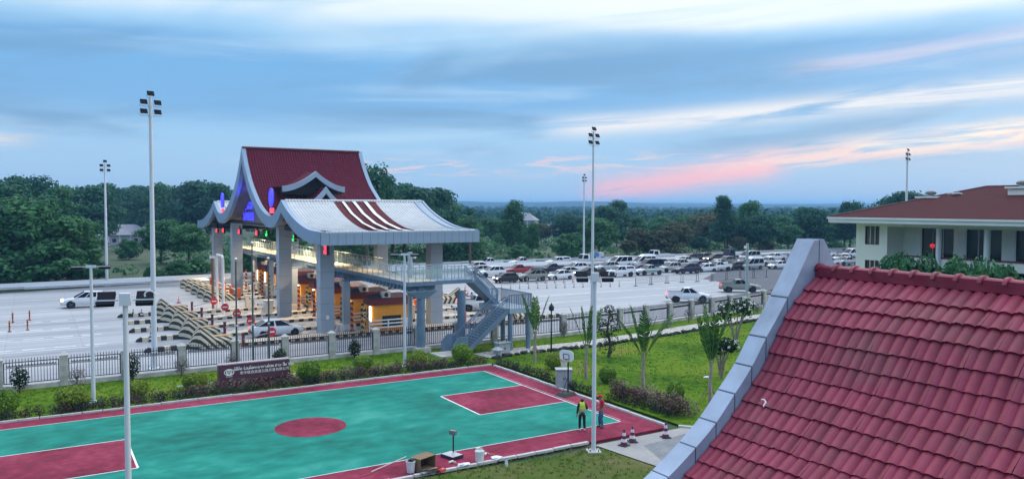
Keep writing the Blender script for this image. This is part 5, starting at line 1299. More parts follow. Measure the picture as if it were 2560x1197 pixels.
# corner tower and main walls, openings left for windows by building strips
def wall_x(x, y0, y1, z0, z1, wins, th=.3):
    """wall in a plane of constant x with rectangular openings (ya, yb, za, zb)"""
    ys_ = sorted({y0, y1, *[w for q in wins for w in q[:2]]}); zs_ = sorted({z0, z1, *[w for q in wins for w in q[2:]]})
    mb = MB()
    for a, b in zip(ys_, ys_[1:]):
        for c, d in zip(zs_, zs_[1:]):
            if any(q[0] <= a and b <= q[1] and q[2] <= c and d <= q[3] for q in wins): continue
            mb.b2(Vector((x, a, c))-OO, Vector((x+th, b, d))-OO)
    mb.build('wall', OW, of)
    for a, b, c, d in wins:
        w_ = ob2('window', (x+.12, a, c), (x+.16, b, d), OGL); 
        for yy in (a, b-.06): MB().b2(Vector((x+.05, yy, c))-OO, Vector((x+.12, yy+.06, d))-OO).build('frame', SIGB, w_)
        for fy in (.33, .66): MB().b2(Vector((x+.06, a+(b-a)*fy-.03, c))-OO, Vector((x+.118, a+(b-a)*fy+.03, d))-OO).build('mullion', OT, w_)
        MB().b2(Vector((x+.05, a+.06, (c+d)/2-.9 if d-c > 1.5 else c))-OO, Vector((x+.12, b-.06, (c+d)/2-.84 if d-c > 1.5 else c+.06))-OO).build('frame', SIGB, w_)
wall_x(OX, 14.1, Y1, 0, 9.9, [(14.95, 16.5, 7.75, 9.6), (14.95, 16.45, 4.2, 6.2), (14.95, 16.45, 1.2, 3.0)])
ob2('wall', (OX+.3, Y1-.3, 0), (OX+DEP, Y1, 9.9), OW)
ob2('wall', (OX+.3, 14.1, 0), (OX+3.0, 14.4, 9.9), OW)
# recessed gallery facade behind
wins = []
y = 13.2
k = 0
while y > Y0+3:
    wins += [(y-4.15, y-1.05, 6.35, 9.45), (y-4.15, y-1.05, 2.6, 5.7)]; y -= 4.3
wall_x(OX+2.6, Y0, 14.1, 0, 9.9, wins)
for i in range(6):                                   # pale door and pilaster panels on the gallery wall
    yb = 13.0-4.3*i; ob2('door', (OX+2.54, yb-.75, 6.62), (OX+2.597, yb, 9.2), OT)
# gallery slab, parapet, columns
ob2('gallery_slab', (OX+.2, Y0, 5.9), (OX+2.6, 14.1, 6.2), OW)
ob2('gallery_ceiling', (OX-.4, Y0, 9.6), (OX+2.6, 14.1, 9.86), OT)
for i in range(9):
    yb = 13.35-4.4*i; ob2('parapet', (OX+.2, yb-3.3, 6.2), (OX+.4, yb-.1, 6.75), OW); p_ = ob2('parapet_cap', (OX+.12, yb-3.35, 6.75), (OX+.48, yb-.05, 6.88), BRED)
    for z in (6.35, 6.6): ob2('louvre', (OX+.25, yb-4.0, z), (OX+.33, yb-3.4, z+.1), OT)
cm = MB().cyl((0, 0, 0), .24, 9.6, 14).mesh('round_column', OT, 40)
for i in range(11): put('round_column', cm, of, Vector((OX+.15, 9.05-4.3*i, 0))-OO)
# a hanging red lantern by the first column
t = thing('red_lantern', 'small red lantern hanging in the office gallery beside a column', 'lantern', (OX+.0, 9.55, 7.9))
MB().lathe([(.08, -.2), (.2, -.1), (.23, .04), (.19, .15), (.08, .21)], 14).build('lantern_body', mat('lantern_red', (.65, .02, .03), .5, emit=(1, .04, .05), estr=.5), t, 40); MB().cyl((0, 0, .21), .015, 1.45, 6).build('cord', SIGB, t); MB().cyl((0, 0, -.5), .03, .25, 6).build('tassel', BRED, t)
# eaves and hipped roof
EX, EY = 71.6, 19.4
ob2('eave_fascia', (EX, Y0-3, 9.93), (EX+.22, EY, 10.42), OT); ob2('gutter', (EX-.14, Y0-3, 10.28), (EX-.004, EY+.1, 10.46), OT)
ob2('eave_fascia', (EX+.222, EY-.22, 9.93), (OX+DEP+2, EY, 10.42), OT)
ob2('eave_soffit', (EX+.1, Y0-3, 9.87), (OX+DEP, EY-.1, 9.925), OT)
rx, ry = OX+9.5, 9.8
A = [(EX-.1, EY+.1, 10.44), (OX+DEP+3.5, EY+.1, 10.44), (OX+DEP+3.5, Y0-3, 10.44), (EX-.1, Y0-3, 10.44), (rx, ry, 13.55), (rx, Y0+6, 13.55)]
for nm, f in (('roof_slope', (0, 3, 5, 4)), ('roof_slope', (1, 0, 4)), ('roof_slope', (2, 1, 4, 5)), ('roof_slope', (3, 2, 5))):
    mb = MB(); q = [Vector(A[i])-OO for i in f]
    mb.add(q, [tuple(range(len(q)))]).build(nm, OR_, of)
RC = mat('ridge_dark', (.07, .02, .02), .6)
MB().tube([Vector(A[0])-OO, Vector(A[4])-OO], .11, 6).build('hip_cap', RC, of); MB().tube([Vector(A[4])-OO, Vector(A[5])-OO], .11, 6).build('ridge_cap', RC, of)
# roof vents with spinning cowls
def vent(px, py, X, lb, box_=True):
    p = onX(px, py, X); t = thing('roof_vent', lb, 'roof vent', (p.x, p.y, p.z-.5), 0, 'cowled vents on the office roof')
    z = 0
    if box_:
        MB().b2((-.85, -.85, -.9), (.85, .85, .45)).build('vent_box', OW, t); MB().b2((-1.05, -1.05, .45), (1.05, 1.05, .62)).build('vent_cap', OW, t); z = .62
    MB().cyl((0, 0, z-.3), .28, .45, 12).build('stack', ALU, t)
    MB().lathe([(.25, z+.12), (.48, z+.22), (.52, z+.38), (.42, z+.52), (.1, z+.60)], 16).build('cowl', mat('cowl_metal', (.12, .13, .14), .35, metal=.7), t, 40)
vent(2327, 494, 79.5, 'boxed roof vent with metal cowl, leftmost on the office roof')
vent(2380, 483, 80.5, 'bare metal roof cowl, left one of a pair on the hip', False); vent(2393, 483, 80.0, 'bare metal roof cowl, right one of a pair on the hip', False)
vent(2556, 470, 80.5, 'boxed roof vent with metal cowl at the right edge of the office roof')
# ================================================================== PLANTS
def leafmat(name, c1, c2, c3, sub=.15):
    m = bpy.data.materials.new(name); m.use_nodes = True; t = m.node_tree; b = t.nodes['Principled BSDF']; b.inputs['Roughness'].default_value = .65
    b.inputs['Specular IOR Level'].default_value = .10
    g = t.nodes.new('ShaderNodeNewGeometry'); oi = t.nodes.new('ShaderNodeObjectInfo'); ad = t.nodes.new('ShaderNodeMath'); ad.operation = 'ADD'
    sc = t.nodes.new('ShaderNodeMath'); sc.operation = 'MULTIPLY'; t.links.new(oi.outputs['Random'], sc.inputs[0]); sc.inputs[1].default_value = .25
    co = t.nodes.new('ShaderNodeTexCoord'); nz = t.nodes.new('ShaderNodeTexNoise'); nz.inputs['Scale'].default_value = .9; nz.inputs['Detail'].default_value = 3; t.links.new(co.outputs['Object'], nz.inputs['Vector'])
    mx = t.nodes.new('ShaderNodeMix'); mx.inputs[0].default_value = .5; t.links.new(g.outputs['Random Per Island'], mx.inputs[2]); t.links.new(nz.outputs[0], mx.inputs[3])
    t.links.new(mx.outputs[0], ad.inputs[0]); t.links.new(sc.outputs[0], ad.inputs[1])
    rp = t.nodes.new('ShaderNodeValToRGB'); rp.color_ramp.elements.new(.5)
    for e, (p, c) in zip(rp.color_ramp.elements, ((.25, c1), (.55, c2), (.95, c3))): e.position = p; e.color = (*c, 1)
    t.links.new(ad.outputs[0], rp.inputs[0]); t.links.new(rp.outputs[0], b.inputs['Base Color'])
    tr = t.nodes.new('ShaderNodeBsdfTranslucent'); t.links.new(rp.outputs[0], tr.inputs[0]); ms = t.nodes.new('ShaderNodeMixShader'); ms.inputs[0].default_value = .25
    out = t.nodes['Material Output']; t.links.new(b.outputs[0], ms.inputs[1]); t.links.new(tr.outputs[0], ms.inputs[2]); t.links.new(ms.outputs[0], out.inputs[0])
    MATS[name] = m; return m
LF_TREE = leafmat('tree_leaf', (.018, .072, .032), (.042, .150, .058), (.095, .235, .085))
LF_DARK = leafmat('dark_tree_leaf', (.009, .046, .036), (.020, .094, .056), (.052, .155, .078))
LF_OLIVE = leafmat('olive_tree_leaf', (.035, .048, .022), (.075, .090, .042), (.14, .145, .075))
LF_BUSH = leafmat('bush_leaf', (.04, .10, .010), (.10, .21, .020), (.24, .36, .05))
LF_YEL = leafmat('yellow_bush_leaf', (.07, .12, .010), (.16, .24, .025), (.33, .40, .07))
LF_HEDGE = leafmat('hedge_leaf', (.010, .014, .020), (.022, .030, .030), (.060, .060, .050))
LF_RED = leafmat('red_hedge_leaf', (.035, .015, .018), (.09, .045, .045), (.20, .13, .11))
LF_REED = leafmat('reed_leaf', (.07, .055, .035), (.16, .12, .085), (.32, .26, .20))
LF_GREY = leafmat('bare_shrub_twig', (.10, .09, .10), (.17, .16, .165), (.24, .23, .24))
LF_PALM = leafmat('palm_leaf', (.018, .060, .012), (.04, .12, .02), (.09, .20, .04))
LF_TOP = leafmat('topiary_leaf', (.006, .018, .008), (.014, .040, .016), (.035, .075, .03))
BARK = mat('bark', (.10, .075, .055), .9, .3, 4, .6, 12); BARKP = mat('pale_bark', (.30, .26, .20), .9, .25, 4, .6, 12)
def leaf(mb, p, n, up, w, l):
    """one leaf blade: a folded quad pair"""
    s = n.cross(up)
    if s.length < 1e-4: s = n.orthogonal()
    s.normalize(); u = s.cross(n).normalized()
    a = p-u*l*.5; b = p+u*l*.5
    mb.add([a, p+s*w*.5, b, p-s*w*.5], [(0, 1, 2, 3)])
def clump(mb, c, r, n, size, rr, flat=1., shell=.55):
    c = Vector(c)
    for _ in range(n):
        d = Vector((rr.gauss(0, 1), rr.gauss(0, 1), rr.gauss(0, 1))).normalized()
        k = shell+(1-shell)*rr.random()
        p = c+Vector((d.x*r[0], d.y*r[1], d.z*r[2]*flat))*k
        nn = (d+Vector((rr.uniform(-.7, .7), rr.uniform(-.7, .7), rr.uniform(-.3, .9)))).normalized()
        s = size*rr.uniform(.6, 1.35); leaf(mb, p, nn, Vector((rr.uniform(-1, 1), rr.uniform(-1, 1), rr.uniform(-1, 1))), s*.7, s)
def tree_meshes(seed, h, cr, n_cl, per, size, lm, trunk=.35, bark=BARK, style='round', trunk_h=.35):
    """trunk+limbs mesh and crown mesh for a tree standing at the origin"""
    rr = random.Random(seed); tk = MB(); cw = MB()
    th = h*trunk_h; lean = Vector((rr.uniform(-.06, .06), rr.uniform(-.06, .06), 0))*h
    tk.tube([(0, 0, -.3), Vector((0, 0, th*.5))+lean*.3, Vector((0, 0, th))+lean*.6, Vector((0, 0, h*.82))+lean], [trunk, trunk*.8, trunk*.62, trunk*.12], 8)
    for i in range(n_cl):
        a = rr.uniform(0, 2*pi); t = rr.random()
        if style == 'tall': zz = h*(.30+.66*t); rad = cr*(.35+.65*sin(pi*min(1, .15+.85*t)))*rr.uniform(.3, 1.)*(.75 if t > .7 else 1)
        elif style == 'umbrella': zz = h*(.62+.34*t); rad = cr*rr.uniform(.2, 1.)*(1.05-.5*t)
        elif style == 'bush': zz = h*(.12+.80*t); rad = cr*rr.uniform(.2, 1.)*(1.0-.55*t**1.5)
        else: zz = h*(.36+.58*t); rad = cr*sqrt(max(.05, 1-((t-.42)/.62)**2))*rr.uniform(.35, 1.)
        c = Vector((cos(a)*rad, sin(a)*rad, zz))+lean*(zz/h)
        q = h*.085*rr.uniform(.8, 1.5)*(cr/(h*.32))**.5
        clump(cw, c, (q*1.35, q*1.35, q*.9), per, size, rr)
        if rr.random() < .45:
            b0 = Vector((0, 0, zz*.72))+lean*(zz*.72/h); tk.tube([b0, (b0+c)/2+Vector((0, 0, .1*h*rr.random())), c], [trunk*.28, trunk*.18, .03], 5)
    return tk.mesh('trunk', bark, 50), cw.mesh('crown', lm)
def tree(name, label, cat, meshes, loc, rz=0, sc=1., group=None):
    t = thing(name, label, cat, loc, rz, group); t.scale = sc if isinstance(sc, tuple) else (sc, sc, sc)
    put('trunk', meshes[0], t); put('crown', meshes[1], t); return t
# ------------------------------------------------ bushes and hedges on the lawn
def bush_mesh(seed, r, h, lm, n=1500, size=.12):
    rr = random.Random(seed); mb = MB(); core = MB()
    for i in range(14):
        a = rr.uniform(0, 2*pi); q = r*rr.uniform(0, .5); clump(mb, (cos(a)*q, sin(a)*q, h*rr.uniform(.35, .7)), (r*.55, r*.55, h*.34), n//14, size, rr, 1, .75)
    clump(mb, (0, 0, h*.52), (r*.92, r*.92, h*.46), n, size, rr, 1, .82)
    tk = MB()
    for i in range(5):
        a = 2*pi*i/5+rr.random(); tk.tube([(0, 0, 0), (cos(a)*r*.3, sin(a)*r*.3, h*.5)], [.03, .015], 5)
    return tk.mesh('stems', BARK), mb.mesh('foliage', lm)
BUSHES = [('yellow-green round bush at the left edge of the lawn', (5, 1040), 1.0, 1.5, LF_BUSH), ('bright yellow-green round bush left of the slim lamp post', (180, 1022), 1.0, 1.35, LF_YEL), ('yellow-green round bush behind the near court light pole', (343, 992), .8, 1.05, LF_YEL),
 ('yellow-green round bush left of the maroon sign wall', (488, 975), .85, 1.1, LF_YEL), ('loose green bush right of the maroon sign wall', (772, 955), .85, 1.45, LF_BUSH), ('trim green round bush on the lawn in front of the fence gap', (908, 925), .80, 1.1, LF_BUSH),
 ('light green round bush right of the slim lamp post', (1045, 917), .75, 1.25, LF_YEL), ('big round green bush at the stair foot', (1155, 908), .85, 1.5, LF_BUSH), ('round green bush left of the basketball hoop', (1385, 922), .70, 1.25, LF_YEL),
 ('round green bush on the right lawn behind the reeds', (1519, 957), .65, 1.15, LF_BUSH), ('small upright green bush on the right lawn', (1688, 1002), .60, 1.2, LF_BUSH)]
for i, (lb, (px, py), r, h, lm) in enumerate(BUSHES):
    p = at(px, py); ms = bush_mesh(40+i, r, h, lm); t = thing('round_bush', lb, 'bush', (p.x, p.y, 0), rnd.uniform(0, 6), 'round bushes on the lawn'); put('stems', ms[0], t); put('foliage', ms[1], t)
def hedge(name, label, a, b, w_, h, lm, n, size, seed, cat='hedge', group=None, lm2=None, frac=.0):
    rr = random.Random(seed); a, b = Vector((*a, 0)), Vector((*b, 0)); d = b-a; L_ = d.length; d.normalize(); s = Vector((-d.y, d.x, 0)); mb = MB(); mb2 = MB(); tk = MB()
    for i in range(int(L_/.3)):
        t = i*.3+rr.random()*.3; c = a+d*t
        hh = h*rr.uniform(.75, 1.15)
        clump(mb2 if rr.random() < frac else mb, c+s*rr.uniform(-w_*.3, w_*.3)+Vector((0, 0, hh*.5)), (.3, w_*.45, hh*.5), n, size, rr, 1, .6)
        tk.tube([c, c+Vector((0, 0, hh*.5))], .02, 4, cap=False)
    th_ = thing(name, label, cat, a, 0, group); 
    for m_, nm, mm in ((mb, 'foliage', lm), (mb2, 'tips', lm2), (tk, 'stems', BARK)):
        if m_.v: m_.v = [tuple(Vector(v)-a) for v in m_.v]; m_.build(nm, mm, th_, kind='stuff')
hedge('hedge_row', 'low dark clipped hedge along the far side of the court', (-14, 16.95), (30.2, 16.95), .7, .66, LF_HEDGE, 90, .09, 61, group=None, lm2=LF_RED, frac=.22)
hedge('hedge_row', 'taller reddish hedge along the lawn behind the dark clipped hedge', (9.5, 17.75), (27.3, 17.75), .9, .80, LF_RED, 85, .12, 62, lm2=LF_REED, frac=.3)
hedge('hedge_row', 'short reddish hedge left of the sign wall behind the dark hedge', (3.5, 17.6), (9.4, 17.6), .7, .70, LF_RED, 44, .11, 66, lm2=LF_HEDGE, frac=.3)
hedge('hedge_row', 'low dark clipped hedge along the right end of the court', (30.85, 16.6), (31.1, 5.6), .9, .60, LF_HEDGE, 90, .09, 63)
hedge('reed_bed', 'tawny bed of dry reeds beside the court behind the two people', (31.9, 5.0), (32.6, -1.4), 1.9, 1.1, LF_REED, 190, .13, 64, 'reeds', lm2=LF_RED, frac=.3)
hedge('hedge_row', 'dark low hedge at the foot of the reed bed', (31.2, 4.4), (31.6, -1.2), .6, .5, LF_HEDGE, 40, .09, 65)
# path with a dark stone edge across the right lawn
PATH = [at(1215, 893), at(1300, 880), at(1480, 862), at(1650, 836), at(1900, 795), at(2050, 770)]
mb = MB(); rows = []
for i, p in enumerate(PATH):
    q = PATH[min(i+1, len(PATH)-1)]-PATH[max(i-1, 0)]; s = Vector((-q.y, q.x, 0)).normalized(); rows.append([p+s*1.7+Vector((0, 0, .035)), p-s*.45+Vector((0, 0, .035))])
mb.loft(rows, closed=False, cap=False); o = mb.build('path', mat('path_gravel', (.42, .40, .36), .9, .2, 2, .3, 20)); o['kind'] = 'structure'
STN = mat('edge_stone', (.045, .05, .05), .9, .5, 2, .6, 10)
se = thing('stone_edging', 'dark rough stone edging along the near side of the lawn path', 'edging', (PATH[0].x, PATH[0].y, 0)); rs = random.Random(5)
sm = [MB().ico((0, 0, .12), (.32, .2, .17), 1, .22, rs).mesh('stone', STN, 30) for _ in range(5)]
for i in range(len(PATH)-1):
    a, b = PATH[i], PATH[i+1]; n = int((b-a).length/.52); d = (b-a).normalized(); s = Vector((d.y, -d.x, 0))
    for k in range(n):
        c = a+(b-a)*((k+rs.random()*.5)/n)+s*(.78+rs.uniform(-.08, .08)); put('stone', rs.choice(sm), se, c-PATH[0], rot=(0, 0, rs.uniform(0, 6)), scale=(rs.uniform(.8, 1.2),)*3)
# ------------------------------------------------ traveller's palms, staked
def banana_leaf(mb, base, tip_dir, L_, W_, droop, rr, tear=.6):
    """long blade along a drooping midrib, torn into strips"""
    n = 12; d = Vector(tip_dir).normalized(); side = d.cross(Vector((0, 0, 1))).normalized(); pts = []
    p = Vector(base); dirv = d.copy()
    for i in range(n+1):
        pts.append(p.copy()); dirv = (dirv+Vector((0, 0, -droop/n))).normalized(); p = p+dirv*(L_/n)
    for i in range(2, n):
        w0 = W_*sin(pi*min(1, (i-1.2)/(n-1)))**.6
        for s in (-1, 1):
            for sub in range(2):
                a = pts[i]+(pts[i+1]-pts[i])*(sub*.5); b = pts[i]+(pts[i+1]-pts[i])*(sub*.5+.46)
                o_ = side*s*w0*rr.uniform(.8, 1.05)+Vector((0, 0, -w0*rr.uniform(.0, .22)))+(pts[i+1]-pts[i])*.9
                mb.add([a, b, b+o_*.97, a+o_], [(0, 1, 2, 3)])
    return pts
def palm(px, py, h, lb, seed, nl=6, az0=0., fan=1.):
    rr = random.Random(seed); p = at(px, py); t = thing('travellers_palm', lb, 'palm', (p.x, p.y, 0), az0, 'staked young palms on the right lawn')
    tk = MB(); tk.tube([(0, 0, 0), (0, 0, h*.25), (.04, 0, h*.5)], [.13, .11, .09], 10); tk.build('trunk', BARKP, t, 50)
    for i in range(nl):
        q = (i/(nl-1)-.5)*fan*1.15; d = Vector((sin(q)*.7, rr.uniform(-.12, .12), cos(q)+.5))
        lf = MB(); pts = banana_leaf(lf, (.04, 0, h*.40), d, h*rr.uniform(.60, .74), h*.085, .22+abs(q)*.35, rr); b = lf.build('leaf_blade', LF_PALM, t)
        MB().tube(pts, [.03]*4+[.018]*(len(pts)-4), 5).build('midrib', mat('palm_midrib', (.16, .22, .06), .7), b)
    for i in range(3):
        a = 2*pi*i/3+.4; MB().bar((cos(a)*.75, sin(a)*.75, 0), (cos(a)*.08, sin(a)*.08, 1.15), .045).build('stake', mat('stake_wood', (.34, .26, .19), .9), t)
palm(1337, 905, 4.6, "tall palm with two upright leaf fans beside the stair landing", 1, 3, -.4, .9)
palm(1465, 945, 4.3, "staked palm left of the court light pole", 2, 4, -.4)
palm(1607, 975, 4.7, "staked palm with spreading leaves behind the reed bed", 3, 5, -.4, 1.5)
palm(1775, 1013, 5.2, "tall dark palm at the right, next to the roof verge", 4, 4, -.4, .8)
# frangipani trees with white flowers
FLW = mat('petal_white', (.80, .80, .74), .6)
def frangipani(px, py, h, lb, seed):
    rr = random.Random(seed); p = at(px, py); t = thing('frangipani_tree', lb, 'tree', (p.x, p.y, 0), 0, 'frangipani trees on the right lawn'); tk = MB(); cw = MB(); fw = MB()
    for i in range(7):
        a = 2*pi*i/7+rr.random(); r_ = h*.30*rr.uniform(.5, 1.1); z = h*rr.uniform(.58, .85)
        tk.tube([(0, 0, 0), (cos(a)*r_*.3, sin(a)*r_*.3, h*.32), (cos(a)*r_, sin(a)*r_, z)], [.09, .06, .035], 6)
        clump(cw, (cos(a)*r_, sin(a)*r_, z), (h*.19, h*.19, h*.15), 95, .26, rr, 1, .4)
        for k in range(5):
            c = Vector((cos(a)*r_+rr.uniform(-.4, .4), sin(a)*r_+rr.uniform(-.4, .4)-.2, z+rr.uniform(-.2, .45)))
            for q in range(6): leaf(fw, c+Vector((rr.uniform(-.09, .09), rr.uniform(-.09, .09), rr.uniform(-.06, .06))), Vector((rr.uniform(-.5, .5), -1, rr.uniform(0, 1))).normalized(), Vector((0, 0, 1)), .10, .14)
    tk.build('trunk', BARKP, t, 50); cw.build('crown', LF_TOP, t); fw.build('blossoms', FLW, t, kind='stuff')
frangipani(1838, 872, 4.6, 'dark frangipani tree with white blossoms below the camera pole', 21); frangipani(1803, 945, 3.3, 'smaller frangipani with white blossoms behind the tall dark palm', 22)
# cloud-pruned topiary behind the mast
p = at(1522, 893); t = thing('topiary_tree', 'dark cloud-pruned topiary tree on the right lawn beside the path', 'tree', (p.x, p.y, 0)); tk = MB(); rr = random.Random(8)
tk.tube([(0, 0, 0), (.15, 0, 1.0), (-.1, .1, 2.0), (.1, 0, 3.6)], [.14, .11, .09, .04], 8).build('trunk', BARK, t, 50)
for x, y, z, r_ in ((0, 0, 3.7, .42), (.35, 0, 3.0, .42), (-.55, .1, 2.7, .42), (.75, .1, 2.2, .45), (-.35, -.1, 1.9, .5), (.25, 0, 1.35, .6), (-.2, 0, .8, .7), (-1.15, 0, 2.35, .45)):
    m_ = MB(); clump(m_, (x, y, z), (r_, r_, r_*.8), 260, .10, rr, 1, .85); m_.build('leaf_pad', LF_TOP, t)
    if abs(x) > .3: MB().tube([(0, 0, z-.5), (x, y, z)], .04, 5).build('branch', BARK, t)
# small shrubs against the fence
FS = [((50, 975), 'dark green cycad-like shrub in front of the left fence', LF_TOP, .55, 1.7), ((193, 972), 'grey bare round shrub at the left fence', LF_GREY, .60, 1.5), ((330, 950), 'small dark upright shrub beside the near court light pole', LF_TOP, .5, 1.9), ((452, 938), 'grey bare round shrub before the fence left of the sign wall', LF_GREY, .55, 1.4), ((580, 925), 'grey bare round shrub behind the left end of the sign wall', LF_GREY, .55, 1.3),
      ((685, 905), 'dark green shrub behind the right flagpole', LF_TOP, .55, 1.3), ((882, 893), 'dark green upright shrub at the fence in the middle', LF_TOP, .5, 1.5), ((1410, 842), 'grey bare shrub at the fence right of the tall palm', LF_GREY, .45, 1.5), ((1620, 822), 'grey bare shrub at the fence, first on the right lawn', LF_GREY, .5, 1.3), ((1668, 820), 'grey bare low shrub at the fence on the right lawn', LF_GREY, .6, .9), ((1722, 805), 'grey bare round shrub at the fence left of the frangipani', LF_GREY, .55, 1.5), ((1893, 785), 'grey bare shrub right of the frangipani tree', LF_GREY, .5, 1.3)]
for i, ((px, py), lb, lm, r_, h) in enumerate(FS):
    p = at(px, py); p.y = min(p.y, 23.9 if p.x < 45 else p.y); rr = random.Random(80+i); t = thing('fence_shrub', lb, 'shrub', (p.x, p.y, 0), 0, 'small shrubs along the fence'); m_ = MB(); tk = MB()
    tk.tube([(0, 0, 0), (0, 0, h*.55)], [.05, .03], 6)
    for k in range(6): a = k*1.05; tk.tube([(0, 0, h*.4), (cos(a)*r_*.7, sin(a)*r_*.7, h*.8)], [.025, .01], 4)
    tk.build('stem', BARK, t); clump(m_, (0, 0, h*.54), (r_, r_, h*.46), 620, .075 if lm is LF_GREY else .13, rr, 1, .55); m_.build('foliage', lm, t)
# ================================================================== BACKGROUND TREES
TP = {'round': tree_meshes(101, 14, 5.2, 80, 85, .62, LF_TREE, .35), 'round2': tree_meshes(102, 13, 5.6, 85, 85, .62, LF_DARK, .35), 'tall': tree_meshes(103, 18, 4.0, 72, 85, .60, LF_DARK, .4, style='tall'),
      'tall2': tree_meshes(104, 17, 4.6, 78, 85, .62, LF_TREE, .4, style='tall'), 'umb': tree_meshes(105, 16, 5.6, 50, 95, .60, LF_DARK, .42, style='umbrella'), 'bush': tree_meshes(106, 6, 4.2, 60, 90, .46, LF_TREE, .2, style='bush', trunk_h=.2),
      'bush2': tree_meshes(107, 6, 4.4, 60, 90, .46, LF_OLIVE, .2, style='bush', trunk_h=.2), 'olive': tree_meshes(108, 10, 4.8, 72, 85, .56, LF_OLIVE, .28)}
NH = {'round': 14, 'round2': 13, 'tall': 18, 'tall2': 17, 'umb': 16, 'bush': 6, 'bush2': 6, 'olive': 10}
DESC = {'round': 'broad mid-green tree', 'round2': 'broad dark tree', 'tall': 'tall dark tree', 'tall2': 'tall green tree', 'umb': 'high-crowned dark tree', 'bush': 'green bushy tree', 'bush2': 'tawny bushy tree', 'olive': 'olive-brown round tree'}
MIND = [(-50, 128), (600, 132), (1180, 160), (1560, 175), (1900, 205), (2180, 240), (2600, 180)]   # beyond the guardrail
def bt(kind, px, ytop, dist, place, group='trees beyond the plaza', wid=1.):
    """tree at a bearing and distance, tall enough to reach the skyline seen there"""
    az_ = YAW+math.atan((px-1280)/FPX)
    for (xa_, da_), (xb_, db_) in zip(MIND, MIND[1:]):
        if xa_ <= px <= xb_: dist = max(dist, da_+(db_-da_)*(px-xa_)/(xb_-xa_)+rnd.uniform(0, 12))
    x, y = CAM.x+dist*sin(az_), CAM.y+dist*cos(az_); g0 = ground_z(x, y)
    dep = dist*cos(az_-YAW); ztop = CAM.z+(514-ytop)/FPX*dep; s = max(.3, (ztop-g0)/NH[kind])
    tree({'bush': 'bushy_tree', 'bush2': 'bushy_tree'}.get(kind, 'broadleaf_tree'), DESC[kind]+' '+place, 'tree', TP[kind], (x, y, g0), rnd.uniform(0, 6.28), (s*wid, s*wid, s), group)
